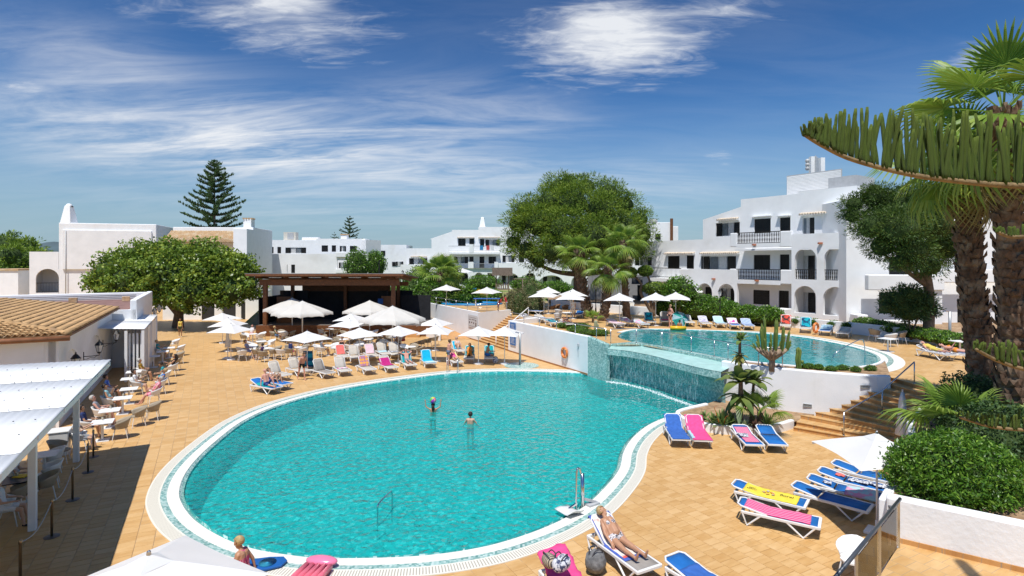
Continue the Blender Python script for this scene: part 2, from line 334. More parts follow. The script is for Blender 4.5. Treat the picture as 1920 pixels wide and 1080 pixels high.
# ---- main pool outline (water edge), counter-clockwise
PP = [(345, 925), (352, 950), (375, 978), (420, 1007), (480, 1030), (555, 1043), (620, 1048), (745, 1046), (839, 1038), (932, 1020), (1026, 987), (1089, 952), (1132, 912), (1155, 881), (1163, 850), (1182, 822), (1215, 797), (1262, 779), (1318, 766), (1345, 752), (1250, 725), (1180, 710), (1120, 704), (1050, 700.5), (950, 698.5), (850, 702.5), (760, 713), (693, 723), (627, 735), (560, 752), (507, 770), (460, 793), (420, 823), (380, 860), (355, 893)]
WZ = -.06
pool = [Vector(q[:2]) for q in spline([W(a, c, WZ).to_2d() for a, c in PP], 5)]
RIM = .97
deck_hole = offset(pool, RIM-.03)
outer = [(-80, -14), (45, -14), (45, 61), (-10, 61), (-14, 84), (-80, 84)]
def sheet(name, polys, z, m):
    flat = [p for q in polys for p in q]; tri = tessellate_polygon([[Vector((p[0], p[1], 0)) for p in q] for q in polys]); fs = []
    for t in tri:
        a, b_, c = [flat[i] for i in t]
        fs.append(tuple(t) if (b_[0]-a[0])*(c[1]-a[1])-(b_[1]-a[1])*(c[0]-a[0]) > 0 else tuple(t[::-1]))
    b = MB(); b.add([(p[0], p[1], z) for p in flat], fs); return b.build(name, m)
deck = struct(sheet('pool_deck', [outer, deck_hole], 0, tile_g), 'terracotta tiled deck round the lower pool')
# ---- the tiles that can be told apart, each with its own edges
LANDING = [(8.1, 11.75), (7.05, 10.7), (5.2, 8.9), (9.2, 6.2), (13.5, 8.0), (8.2, 12.05)]
BED = [(8.25, 12.25), (9.9, 11.05), (13.4, 8.5), (32, 7.5), (32, 17.4), (20, 18.2), (16.4, 19.4), (14.7, 19.9), (13.2, 18.4), (12.2, 16.9), (10.3, 14.5)]
rim_out = offset(pool, RIM+.02)
def tile_mesh():
    b = MB(); x, y, e, z = .1955, .1255, .008, .012
    b.add([(-x, -y, 0), (x, -y, 0), (x, y, 0), (-x, y, 0), (-x, -y, z-.004), (x, -y, z-.004), (x, y, z-.004), (-x, y, z-.004), (-x+e, -y+e, z), (x-e, -y+e, z), (x-e, y-e, z), (-x+e, y-e, z)],
          [(0, 1, 5, 4), (1, 2, 6, 5), (2, 3, 7, 6), (3, 0, 4, 7), (4, 5, 9, 8), (5, 6, 10, 9), (6, 7, 11, 10), (7, 4, 8, 11), (8, 9, 10, 11)]); return b
tm = tile_mesh(); tme = tm.mesh('tile', tile_p); ang = math.atan2(VV.y, VV.x); spots = []
for i in range(-60, 60):
    for j in range(-10, 130):
        a = (i+.5)*.40; q = (j+.5-(.5 if i % 2 else 0))*.26; c = Vector((VV.x*a+UU.x*q, VV.y*a+UU.y*q)); d = c.y
        if not 11.6 < d < 21.5: continue
        px = 960+c.x/d*F
        if not -30 < px < 1800: continue
        if px < 250 and d > 14 and px < 60: continue
        if inside(rim_out, c.x+.2, c.y) or inside(rim_out, c.x-.2, c.y) or inside(rim_out, c.x, c.y+.2) or inside(rim_out, c.x, c.y-.2): continue
        if inside(LANDING, c.x, c.y) or inside(BED, c.x, c.y) or inside(BED, c.x+.3, c.y): continue
        spots.append((d, c))
spots.sort(key=lambda s: s[0]); ca, sa = math.cos(ang), math.sin(ang); far = MB()
for k, (d, c) in enumerate(spots):
    tilt = random.uniform(-.0012, .0012)
    if k < 290:
        o = link('tile', tme, deck); o.location = (c.x, c.y, tilt); o.rotation_euler = (tilt*2, tilt*-3, ang)
    else:
        far.add([(c.x+x*ca-y*sa, c.y+x*sa+y*ca, z+tilt) for x, y, z in tm.v], tm.f)
o = far.build('tiles_beyond', tile_p, deck); o['kind'] = 'stuff'
# ---- pool rim, basin and water
def mosaicmat(name, c1, c2, c3, scale, rough=.25, bump=.3, rand=.15, mid=.5):
    m, t, p = nodes(name); n = t.nodes.new; l = t.links.new; g = n('ShaderNodeNewGeometry')
    v = n('ShaderNodeTexVoronoi'); v.distance = 'CHEBYCHEV'; v.inputs['Scale'].default_value = scale; v.inputs['Randomness'].default_value = rand; l(g.outputs['Position'], v.inputs['Vector'])
    wn = n('ShaderNodeTexWhiteNoise'); l(v.outputs['Position'], wn.inputs['Vector']); rp = n('ShaderNodeValToRGB'); rp.color_ramp.elements[0].color = (*c1, 1); rp.color_ramp.elements[1].color = (*c3, 1); e = rp.color_ramp.elements.new(mid); e.color = (*c2, 1)
    l(wn.outputs['Value'], rp.inputs[0]); out = rp.outputs[0]
    ns = n('ShaderNodeTexNoise'); ns.inputs['Scale'].default_value = 1.2; ns.inputs['Detail'].default_value = 5; l(g.outputs['Position'], ns.inputs['Vector'])
    hv = n('ShaderNodeHueSaturation'); l(out, hv.inputs['Color']); l(math_n('ADD', math_n('MULTIPLY', ns.outputs['Fac'], .5, tree=t), .75, tree=t), hv.inputs['Value']); l(hv.outputs[0], p.inputs['Base Color'])
    p.inputs['Roughness'].default_value = rough; bn = n('ShaderNodeBump'); bn.inputs['Strength'].default_value = bump; bn.inputs['Distance'].default_value = .01; l(v.outputs['Distance'], bn.inputs['Height']); l(bn.outputs[0], p.inputs['Normal']); return m
mos_band = mosaicmat('mosaic_band', (.12, .27, .24), (.30, .47, .43), (.52, .63, .59), 18)
mos_wall = mosaicmat('mosaic_wall', (.17, .35, .33), (.29, .49, .46), (.50, .67, .63), 14)
mos_wet = mosaicmat('mosaic_wet', (.12, .26, .26), (.20, .37, .36), (.40, .58, .56), 14, .12)
mos_floor_glints = mosaicmat('mosaic_floor_glints', (.02, .40, .40), (.08, .56, .55), (.85, 1.0, .98), 9, .4, rand=1.0, mid=.72)  # speckled mosaic whose near-white cells also stand in for sparkling light on the bottom
coping = mat('coping_stone', (.74, .72, .66), .7, .06, 3, .2, 60)
def gratemat():
    m, t, p = nodes('overflow_grate'); n = t.nodes.new; l = t.links.new; u = n('ShaderNodeUVMap'); s = n('ShaderNodeSeparateXYZ'); l(u.outputs[0], s.inputs[0])
    f = math_n('FRACT', math_n('MULTIPLY', s.outputs[0], 16, tree=t), tree=t); k = math_n('MULTIPLY', math_n('LESS_THAN', f, .33, tree=t), math_n('LESS_THAN', math_n('ABSOLUTE', math_n('SUBTRACT', s.outputs[1], .5, tree=t), tree=t), .38, tree=t), tree=t)
    mx = n('ShaderNodeMixRGB'); l(k, mx.inputs[0]); mx.inputs[1].default_value = (.72, .69, .60, 1); mx.inputs[2].default_value = (.36, .33, .27, 1); l(mx.outputs[0], p.inputs['Base Color']); p.inputs['Roughness'].default_value = .6; return m
grate = gratemat()
def ring(name, poly, d0, d1, z0, z1, m, parent, keep=None, thick=.05):
    a = offset(poly, d0); c = offset(poly, d1); n = len(poly); vs = []; fs = []; uv = []; s = 0; sl = [0]
    for i in range(n): s += (poly[(i+1) % n]-poly[i]).length; sl.append(s)
    for i in range(n): vs += [(a[i].x, a[i].y, z0), (c[i].x, c[i].y, z1), (a[i].x, a[i].y, z0-thick), (c[i].x, c[i].y, z1-thick)]
    for i in range(n):
        j = (i+1) % n
        if keep and not (keep(poly[i]) and keep(poly[j])): continue
        fs += [(4*i, 4*i+1, 4*j+1, 4*j), (4*i, 4*j, 4*j+2, 4*i+2), (4*i+1, 4*i+3, 4*j+3, 4*j+1)]; uv += [(sl[i], 0), (sl[i], 1), (sl[i+1], 1), (sl[i+1], 0)]+[(0, 0)]*8
    b = MB(); b.add(vs, fs); o = b.build(name, m, parent); lay = o.data.uv_layers.new(name='UVMap'); lay.data.foreach_set('uv', [x for q in uv for x in q]); return o
def basin(name, poly, zb, zt, m, slope=None, label=None):
    n = len(poly); c = Vector((sum(p.x for p in poly)/n, sum(p.y for p in poly)/n)); b = MB(); vs = []; fs = []; K = 14
    for k in range(K+1):
        f = k/K
        for p in poly: q = c+(p-c)*f; vs.append((q.x, q.y, slope(q) if slope else zb))
    for k in range(K):
        for i in range(n): j = (i+1) % n; fs.append((k*n+i, k*n+j, (k+1)*n+j, (k+1)*n+i))
    for p in poly: vs.append((p.x, p.y, zt))
    for i in range(n): j = (i+1) % n; fs.append((K*n+i, K*n+j, (K+1)*n+j, (K+1)*n+i))
    b.add(vs, fs); return struct(b.build(name, m), label)
def pslope(q): 
    d = smooth(15.2, 17.4, q.y+.35*abs(q.x+2.5)*.4)
    return -.42-.78*d
pb = basin('pool_basin', pool, -1.45, .0, mos_floor_glints, pslope, 'turquoise mosaic basin of the lower pool')
fallside = lambda p: not (p.x > 5.6 and 26.5 < p.y < 34)
ring('mosaic_edge', pool, -.10, .13, -.16, .015, mos_band, pb, fallside); ring('coping', pool, .13, .44, .028, .030, coping, pb, fallside)
ring('mosaic_band', pool, .44, .61, .026, .026, mos_band, pb, fallside); ring('overflow_grate', pool, .61, RIM, .030, .020, grate, pb, fallside)
def watermat(name, deep, diff, scale, strength):
    m, t, p = nodes(name); n = t.nodes.new; l = t.links.new; t.nodes.remove(p); g = n('ShaderNodeNewGeometry')
    wv = n('ShaderNodeTexNoise'); wv.inputs['Scale'].default_value = scale*.8; wv.inputs['Detail'].default_value = 2.5; wv.inputs['Distortion'].default_value = .8; l(g.outputs['Position'], wv.inputs['Vector'])
    vo = n('ShaderNodeTexVoronoi'); vo.feature = 'SMOOTH_F1'; vo.inputs['Scale'].default_value = scale*1.25; vo.inputs['Smoothness'].default_value = .35
    ds = n('ShaderNodeVectorMath'); ds.operation = 'ADD'; l(g.outputs['Position'], ds.inputs[0]); s2 = n('ShaderNodeVectorMath'); s2.operation = 'SCALE'; l(wv.outputs['Color'], s2.inputs[0]); s2.inputs['Scale'].default_value = .35; l(s2.outputs[0], ds.inputs[1]); l(ds.outputs[0], vo.inputs['Vector'])
    n3 = n('ShaderNodeTexNoise'); n3.inputs['Scale'].default_value = .35; n3.inputs['Detail'].default_value = 3; l(g.outputs['Position'], n3.inputs['Vector'])
    amp = math_n('ADD', math_n('MULTIPLY', n3.outputs['Fac'], 1.1, tree=t), .35, tree=t)
    h = math_n('MULTIPLY', math_n('ADD', math_n('MULTIPLY', vo.outputs['Distance'], .9, tree=t), math_n('MULTIPLY', wv.outputs['Fac'], .7, tree=t), tree=t), amp, tree=t)
    bn = n('ShaderNodeBump'); bn.inputs['Strength'].default_value = strength; bn.inputs['Distance'].default_value = .16; l(h, bn.inputs['Height'])
    gl = n('ShaderNodeBsdfGlossy'); gl.inputs['Roughness'].default_value = .05; b2 = n('ShaderNodeBump'); b2.inputs['Strength'].default_value = strength*.27; b2.inputs['Distance'].default_value = .16; l(h, b2.inputs['Height']); l(b2.outputs[0], gl.inputs['Normal'])
    df = n('ShaderNodeBsdfDiffuse'); df.inputs[0].default_value = (*diff, 1); l(bn.outputs[0], df.inputs['Normal'])
    tr = n('ShaderNodeBsdfTransparent'); tr.inputs[0].default_value = (*deep, 1)
    m1 = n('ShaderNodeMixShader'); m1.inputs[0].default_value = .42; l(tr.outputs[0], m1.inputs[1]); l(df.outputs[0], m1.inputs[2])
    fr = n('ShaderNodeFresnel'); fr.inputs[0].default_value = 1.33; l(b2.outputs[0], fr.inputs['Normal'])
    m2 = n('ShaderNodeMixShader'); l(fr.outputs[0], m2.inputs[0]); l(m1.outputs[0], m2.inputs[1]); l(gl.outputs[0], m2.inputs[2]); l(m2.outputs[0], t.nodes['Material Output'].inputs[0]); return m
water_m = watermat('pool_water', (.30, .92, .91), (.02, .53, .52), 3.4, 1.4)
water_m2 = watermat('upper_pool_water', (.40, .86, .88), (.06, .42, .46), 1.7, .45)
struct(sheet('pool_water', [offset(pool, -.02)], WZ, water_m), 'rippling turquoise water of the lower pool')
# ---- upper terrace
UZ = 1.95
C0 = Vector((-.3, 43.2)); C1 = UV2(C0, -10.3, 0); C2 = UV2(C0, -12.1, 0)
A0 = Vector((-9.2, 60)); A1 = Vector((-2.9, 48.3)); B1 = Vector((-.1, 51.2)); ST = Vector((2.7, 2.85))
UPX = [(1160, 631), (1204, 644), (1256, 653), (1318, 664.5), (1375, 676), (1430, 683), (1500, 689), (1570, 692), (1625, 687), (1645, 676), (1635, 664), (1600, 652), (1550, 641), (1500, 632.5), (1430, 625.5), (1359, 621.5), (1281, 619), (1217, 618), (1180, 621)]
up = [Vector(q[:2]) for q in spline([W(a, c, 1.98).to_2d() for a, c in UPX], 5)]
weir = [W(*q, 2.0).to_2d() for q in ((1150, 634), (1204, 645.5), (1256, 655), (1318, 667), (1352, 674), (1377, 679.5))]
weir[0] = Vector((5.85, 33.3)); lip = [C2+Vector((.08, .0)), Vector((6.55, 31.9))]+[W(*q, 1.85).to_2d() for q in ( (1225, 667), (1270, 679), (1315, 690), (1352, 697))]
DT = [W(*q, 2.15).to_2d() for q in ((1352, 676), (1377, 680), (1424, 686.5), (1470, 691), (1529, 696.5), (1599, 701.5), (1645, 704.5), (1671, 705))]
STEPS = [(100, 720), (120, 685), (148, 640), (250, 620), (345, 595), (425, 570), (487, 540), (545, 512), (598, 480), (645, 445), (680, 410), (755, 385)]
SL = [W(1460+x/3.6, 600+y/3.6, .1625*(i+1)).to_2d() for i, (x, y) in enumerate(STEPS)]
SR = []
for i, a in enumerate(SL):
    f = i/11; d = Vector((.77*(1-f)+.05*f, -.64*(1-f)-1.0*f)).normalized(); SR.append(a+d*(4.3-.1*i))
upper_poly = [tuple(C0), tuple(C2), tuple(weir[0]), *[tuple(p) for p in weir[1:]], *[tuple(p) for p in DT[2:]], tuple(SL[-1]), tuple(SR[-1]), (20, 17.8), (32, 17), (52, 17), (52, 66), (-.1, 66), tuple(B1), tuple(C0+ST)]
ud = struct(sheet('upper_deck', [upper_poly, offset(up, .05)], UZ, tile_g), 'terracotta tiled terrace round the upper pool')
upper_mask = lambda p: not (p.x < 11.2 and p.y < 38.2 and p.y < 66-2.6*p.x)
ub = basin('upper_pool_basin', up, .9, 2.0, mos_floor_glints, None, 'turquoise basin of the upper pool')
ring('mosaic_edge', up, -.08, .14, 1.9, 2.0, mos_band, ub, upper_mask); ring('coping', up, .14, .45, 2.0, 2.005, coping, ub, upper_mask)
ring('mosaic_band', up, .45, .68, 2.0, 2.0, mos_band, ub, lambda p: p.x > 15.5 and p.y < 40); ring('outer_coping', up, .68, 1.15, 2.0, 1.965, coping, ub, lambda p: p.x > 15.5 and p.y < 40)
struct(sheet('upper_pool_water', [up], 1.975, water_m2), 'still blue green water of the upper pool')
terr = struct(sheet('playground_terrace', [[tuple(A0), tuple(A1), tuple(B1), (-.1, 78), (-9.2, 78)]], 1.98, tile_g), 'tiled terrace by the playground')
# ---- walls
def wallstrip(name, pts, zb, zt, th, m, label, cat, side=1, bevel=.03, top=None):
    # upright wall of thickness th to the left (side=1) of the line
    P = [Vector(p) for p in pts]; n = len(P); Q = []
    for i in range(n):
        t = (P[min(i+1, n-1)]-P[max(i-1, 0)]).normalized(); Q.append(P[i]+Vector((-t.y, t.x))*th*side)
    zt = zt if isinstance(zt, (list, tuple)) else [zt]*n; zb = zb if isinstance(zb, (list, tuple)) else [zb]*n; vs = []
    for i in range(n): vs += [(*P[i], zb[i]), (*P[i], zt[i]), (*Q[i], zt[i]), (*Q[i], zb[i])]
    fs = []
    for i in range(n-1):
        a, b_ = 4*i, 4*(i+1); fs += [(a, b_, b_+1, a+1), (a+1, b_+1, b_+2, a+2), (a+2, b_+2, b_+3, a+3), (a+3, b_+3, b_, a)]
    fs += [(0, 1, 2, 3), tuple(4*(n-1)+k for k in (3, 2, 1, 0))]
    if side > 0: fs = [f[::-1] for f in fs]
    b = MB(); b.add(vs, fs); o = b.build(name, m, bevel=bevel); 
    return tag(o, label, cat) if label else o
wc = wallstrip('terrace_wall', [C0+ST, C0, C1], -.05, 2.36, .3, plaster, 'long white wall with an orange lifebuoy below the upper terrace', 'wall', 1)
wallstrip('mosaic_wall', [C1, C2], -.3, [2.36, 2.12], .3, mos_wall, 'flat green mosaic wall panel beside the waterfall', 'wall', 1)
wallstrip('ramp_wall', [A0, A1, B1], -.05, 2.49, .28, plaster, 'white ramp wall with a notice, angled beside the stairs', 'wall', 1)
skirt = mat('brown_skirting', (.36, .17, .065), .6, .1, 4)
b = MB()
for a, c in ((C0, C1), (A1-(A1-A0)*.55, A1)): 
    n_ = Vector((-(c-a).y, (c-a).x)).normalized()*-.012; b.bar((*(a+n_), .05), (*(c+n_), .05), .024, .10)
o = b.build('skirting', skirt, wc)
# curved planter wall under the cacti
wallstrip('planter_wall', DT, -.05, 2.15, .28, plaster, 'curved white planter wall beside the wide steps', 'wall', 1, .05)
inner = [p for p in offset(up, .35) if p.y < 27.6 and p.x > 11.0]
inner.sort(key=lambda p: p.x)
ps = struct(sheet('planter_soil', [[tuple(p) for p in DT[1:]]+[tuple(p) for p in inner[::-1]]], 2.06, soil), 'dry earth of the cactus planter')
wallstrip('planter_kerb', [p for p in inner][::2], 1.9, 2.12, .14, white, 'thin white kerb between planter and upper pool', 'kerb', 1, .02)
# little vents in the planter wall
vent_m = mat('vent_grey', (.35, .35, .34), .5, .1, 9)
for (px, py) in ((1516, 760), (1619, 725)):
    pos = min((Vector((*(DT[i]*(1-f)+DT[i+1]*f),)) for i in range(len(DT)-1) for f in (0, .25, .5, .75)), key=lambda q: abs(960+q.x/q.y*F-px))
    zc = CH-(py-HY)/F*pos.y; i = min(range(len(DT)), key=lambda k: (DT[k]-pos).length); tdir = (DT[min(i+1, len(DT)-1)]-DT[max(i-1, 0)]).normalized(); rz = math.atan2(tdir.y, tdir.x)
    o = thing('wall_vent', 'small grey louvred vent set in the curved planter wall', 'vent', (pos.x+tdir.y*.02, pos.y-tdir.x*.02, zc), rz, 'vents in the planter wall')
    b = MB()
    for q in ((0, .055, .34, .015), (0, -.055, .34, .015), (-.165, 0, .015, .12), (.165, 0, .015, .12)): b.box((q[0], 0, q[1]), (q[2], .05, q[3]))
    b.build('frame', vent_m, o); b = MB()
    for k in (-.03, 0, .03): b.box((0, .005, k), (.32, .03, .014))
    b.build('louvre', vent_m, o)
# ---- waterfall bowl
b = MB(); n = 26; wl = spline([(*p, 0) for p in weir], n//5+1, False); ll = spline([(*p, 0) for p in lip], n//5+1, False); rows = []
nn = min(len(wl), len(ll))
def along(c, f): k = f*(len(c)-1); i = min(int(k), len(c)-2); return c[i].lerp(c[i+1], k-i)
prof = []
for i in range(41):
    f = i/40; a = along(wl, f); c = along(ll, f); d = (a-c).normalized()
    prof.append((a, c, d))
def prow(fn): return [fn(a, c, d) for a, c, d in prof]
V3 = lambda p, z: (p.x, p.y, z)
nu = lambda a: min(up, key=lambda q: (q-a.to_2d()).length)
rows = [prow(lambda a, c, d: V3(nu(a), 1.8)), prow(lambda a, c, d: V3(nu(a), 2.035)), prow(lambda a, c, d: V3(a, 2.04)), prow(lambda a, c, d: V3(a, 1.86)), prow(lambda a, c, d: V3(c, 1.83)), prow(lambda a, c, d: V3(c, 1.50))]
b.grid(rows); fallwall = b.build('waterfall_bowl', mos_wall); tag(fallwall, 'curved green mosaic bowl with an overflowing rim above the pool', 'waterfall wall')
b = MB(); b.grid([prow(lambda a, c, d: V3(c, 1.50)), prow(lambda a, c, d: V3(c+d*.40, 1.42)), prow(lambda a, c, d: V3(c+d*.62, .7)), prow(lambda a, c, d: V3(c+d*.66, -.35))]); b.build('wet_face', mos_wet, fallwall)
# shelf water and the falling curtain
b = MB(); b.grid([prow(lambda a, c, d: V3(a-d*.002, 1.868)), prow(lambda a, c, d: V3(c-d*.01, 1.846))]); b.build('shelf_water', mat('shelf_film', (.40, .62, .575), .35, .12, 3), fallwall)
def curtainmat():
    m, t, p = nodes('falling_water'); n = t.nodes.new; l = t.links.new; g = n('ShaderNodeNewGeometry'); mp = n('ShaderNodeMapping'); mp.inputs['Scale'].default_value = (11, 11, 1.3); l(g.outputs['Position'], mp.inputs[0])
    ns = n('ShaderNodeTexNoise'); ns.inputs['Scale'].default_value = 1.6; ns.inputs['Detail'].default_value = 7; ns.inputs['Roughness'].default_value = .7; l(mp.outputs[0], ns.inputs['Vector']); r = n('ShaderNodeMapRange'); r.inputs[1].default_value = .50; r.inputs[2].default_value = .82; r.inputs[4].default_value = .75; l(ns.outputs['Fac'], r.inputs[0])
    p.inputs['Base Color'].default_value = (.80, .92, .92, 1); p.inputs['Roughness'].default_value = .2; tr = n('ShaderNodeBsdfTransparent'); mx = n('ShaderNodeMixShader'); l(r.outputs[0], mx.inputs[0]); l(tr.outputs[0], mx.inputs[1]); l(p.outputs[0], mx.inputs[2]); l(mx.outputs[0], t.nodes['Material Output'].inputs[0]); return m
b = MB(); b.grid([[q for q in prow(lambda a, c, d: V3(c-d*.012, 1.83))][1:-9], prow(lambda a, c, d: V3(c-d*.03, 1.4))[1:-9], prow(lambda a, c, d: V3(c-d*.10, .6))[1:-9], prow(lambda a, c, d: V3(c-d*.16, -.05))[1:-9]]); tag(b.build('water_curtain', curtainmat(), smooth=True), 'thin curtain of water falling from the mosaic bowl', 'waterfall')
foam = mat('foam', (.85, .92, .92), .6, .05, 8)
cs = []
for a, c, d in prof[1:-9]:
    for k in range(80): q = c-d*(random.gauss(.16, .05))+Vector((random.uniform(-.1, .1), random.uniform(-.1, .1), 0)); cs.append((q.x, q.y, WZ+.01+abs(random.gauss(0, .025))))
v_, q_, cv_ = leafquads(np.array(cs), .045, .9, 0); o = npmesh('foam', v_, q_, foam); tag(o, 'white foam where the waterfall meets the pool', 'foam', kind='stuff')
# railing along the upper pool edge
def railing(name, pts, zs, h, label, cat='railing', r=.027, mid=0, parent=None, m=None):
    o = thing(name, label, cat, (*pts[0], zs[0])); base = Vector((*pts[0], zs[0])); m = m or steel
    P = [Vector((*p, z))-base for p, z in zip(pts, zs)]
    b = MB(); b.tube([p+Vector((0, 0, h)) for p in P], r, 8); b.build('handrail', m, o, True)
    for p in P: b = MB(); b.tube([p, p+Vector((0, 0, h))], r*.9, 8); b.lathe([(.045, 0), (.045, .012)], p, 10); b.build('post', m, o, True)
    for k in range(mid): b = MB(); b.tube([p+Vector((0, 0, h*(k+1)/(mid+1))) for p in P], r*.6, 6); b.build('mid_rail', m, o, True)
    return o
rp_ = [along(wl, f).to_2d()+prof[int(f*40)][2].to_2d()*.09 for f in (.0, .16, .34, .52, .70, .88)]
railing('pool_railing', [tuple(p) for p in rp_]+[tuple(DT[2]+Vector((.02, .14))), tuple(DT[3]+Vector((.0, .14)))], [2.04]*6+[2.15, 2.15], .86, 'steel railing with posts along the rim of the upper pool')
railing('terrace_railing', [tuple(UV2(C0, -s, .15)) for s in (.2, 2.2, 4.4, 6.6, 8.8, 11.0, 11.9)], [2.36]*7, .62, 'steel railing on top of the long white terrace wall')
railing('ramp_railing', [tuple(A0.lerp(A1, f)+Vector((.12, .07))) for f in (.02, .2, .4, .6, .8, .97)]+[tuple(A1.lerp(B1, .6))], [2.49]*7, .7, 'steel railing on top of the ramp wall', mid=1)
# ---- wide fan steps beside the planter
fs_ = thing('wide_steps', 'wide terracotta steps rising to the upper pool terrace', 'steps', (SL[0].x, SL[0].y, 0))
o0 = Vector((SL[0].x, SL[0].y, 0))
for i in range(12):
    a, r_ = SL[i], SR[i]
    if i < 11: nx, nr = SL[i+1], SR[i+1]
    else: nx, nr = a+(SL[11]-SL[10])*.5, r_+(SR[11]-SR[10])*.5
    b = MB(); ext = .10; aa = a+(nx-a)*(1+ext); rr = r_+(nr-r_)*(1+ext); sh = lambda p: (p.x-o0.x, p.y-o0.y); z = .1625*(i+1)
    b.prism([sh(a), sh(r_), sh(rr), sh(aa)], max(0, z-.36), z-.035); b.build('riser', step_m, fs_)
    nd = ((a-nx)+(r_-nr)).normalized()*.03; b = MB(); b.prism([sh(a+nd), sh(r_+nd), sh(rr), sh(aa)], z-.035, z+.0008*(i % 2)); b.build('tread', tile_g, fs_, bevel=.008)
# handrail of the wide steps
hr = [SL[i].lerp(SR[i], .42) for i in (0, 5, 11)]
railing('step_handrail', [tuple(p) for p in hr], [.16, .97, 1.95], .9, 'sloping steel handrail in the middle of the wide steps')
# ---- terrace stairs between the white walls
ts = thing('terrace_stairs', 'narrow terracotta stairs between the white terrace walls', 'stairs', (A1.x, A1.y, 0)); n = 13
for i in range(n):
    f0, f1 = i/n, (i+1.12)/n; a, c = A1+ST*f0, C0+ST*f0; e_, g_ = A1+ST*f1, C0+ST*f1; z = 1.95*(i+1)/n; sh = lambda p: (p.x-A1.x, p.y-A1.y); b = MB()
    b.prism([sh(a), sh(c), sh(g_), sh(e_)], max(0, z-.4), z-.03); b.build('riser', step_m, ts); b = MB(); nd = -ST.normalized()*.03
    b.prism([sh(a+nd), sh(c+nd), sh(g_), sh(e_)], z-.03, z); b.build('tread', tile_g, ts)
b = MB(); p0 = A1.lerp(C0, .62); q0 = p0+ST; b.tube([(*p0, 1.0), (*q0, 2.95)], .035, 8); 
sr = thing('stair_handrail', 'thick white handrail sloping up the terrace stairs', 'handrail', (p0.x, p0.y, 0)); b2 = MB(); b2.tube([(0, 0, .95), (ST.x, ST.y, 2.95)], .045, 8); b2.build('rail', white, sr, True)
for f in (0, 1): b2 = MB(); b2.tube([(ST.x*f, ST.y*f, 1.95*f), (ST.x*f, ST.y*f, .95+2*f)], .03, 8); b2.build('post', white, sr, True)
# ---- ramp with a low wall
rampv = [A0+Vector((-2.9, -1.4)), A0, A1, A1+Vector((-1.9, -.4))]
b = MB(); b.add([(*(A0+Vector((-2.6, -1.3))), 1.0), (*A0, 1.0), (*(A1-(A1-A0)*.12), .02), (*(A1-(A1-A0)*.2+Vector((-2.6, -1.3))), .02)], [(3, 2, 1, 0)]); struct(b.build('ramp', step_m), 'sloping tiled ramp along the white wall')
wallstrip('low_ramp_wall', [A0.lerp(A1, .45)+Vector((-2.6, -1.3)), A0.lerp(A1, .86)+Vector((-2.6, -1.3))], -.05, [.95, .5], .25, plaster, 'low white wall end beside the ramp', 'wall', 1)
railing('ramp_handrail', [tuple(A0.lerp(A1, f)+Vector((-2.4, -1.2))) for f in (.0, .3, .6, .86)], [1.0, .68, .35, .05], .85, 'dark handrail following the ramp down', m=mat('dark_metal', (.07, .07, .075), .4, .1, 9, metal=.6))
b = MB(); b.add([(-14, 58.5, .9), (-9.2, 60, 1.0), (-9.0, 70, 1.9), (-17, 68, 1.88)], [(0, 1, 2, 3)]); struct(b.build('path', mat('grey_path', (.42, .38, .33), .9, .12, 2)), 'grey path leading up behind the ramp')
# ---- low wall behind the upper deck
LW = [W(*q, UZ).to_2d() for q in ((1033, 575.5), (1150, 587), (1297, 597), (1380, 604), (1462, 612), (1605, 627), (1720, 642), (1850, 663))]
lwp = [Vector(q[:2]) for q in spline([(p.x, p.y) for p in LW], 4, False)]
wallstrip('garden_wall', lwp, 1.9, 2.72, .25, plaster, 'low white garden wall between upper pool terrace and apartments', 'wall', 1)
gp = [tuple(p+Vector((.15, .15))) for p in lwp]; struct(sheet('garden_bed', [gp+[(34, 34), (40, 44), (40, 70), (4.4, 75)]], 2.3, soil), 'raised earth bed behind the low garden wall')
# ---- flower bed beside the waterfall
FBo = [W(*q, 0).to_2d() for q in ((1322, 769), (1268, 784), (1285, 801), (1335, 812), (1400, 817), (1450, 814), (1490, 803))]
fbo = [Vector(q[:2]) for q in spline([tuple(p) for p in FBo], 5, False)]
wallstrip('flower_bed_wall', fbo, -.05, .36, .2, plaster, 'low curved white wall round the flower bed', 'wall', 1, .05)
back = [tuple(p+Vector((.0, .05))) for p in (DT[4], DT[3], DT[2], DT[1], DT[0])]
struct(sheet('flower_bed_soil', [[tuple(p) for p in fbo]+back], .27, soil), 'bare earth of the flower bed')
# ---- landing and planting bed beside the deck
b = MB(); b.prism(LANDING, 0, 1.0); struct(b.build('stair_landing', tile_g), 'tiled landing above the pool deck')
wallstrip('bed_wall', [(8.05, 12.05), (9.85, 10.75), (13.6, 8.05)], .9, 1.92, .3, plaster2, 'thick white wall in front of the clipped round bush', 'wall', 1, .05)
struct(sheet('planting_bed', [BED], 1.72, soil), 'brown planting bed with shrubs and palms')
wallstrip('bed_retaining_wall', [BED[7], BED[8], BED[9], BED[10], BED[0]], -.02, 1.74, .2, plaster, 'white retaining wall behind the blue loungers', 'wall', -1, .03)
b = MB(); b.bar((8.06, 12.02, 1.05), (13.6, 8.02, 1.05), .03, .10); b.build('landing_skirting', step_m, bpy.data.objects['stair_landing'])
glass = None
def glassmat():
    m, t, p = nodes('clear_glass'); n = t.nodes.new; l = t.links.new; t.nodes.remove(p); tr = n('ShaderNodeBsdfTransparent'); tr.inputs[0].default_value = (.97, .985, .98, 1); gl = n('ShaderNodeBsdfGlossy'); gl.inputs['Roughness'].default_value = .02
    fr = n('ShaderNodeFresnel'); fr.inputs[0].default_value = 1.45; mx = n('ShaderNodeMixShader'); l(fr.outputs[0], mx.inputs[0]); l(tr.outputs[0], mx.inputs[1]); l(gl.outputs[0], mx.inputs[2]); l(mx.outputs[0], t.nodes['Material Output'].inputs[0]); return m
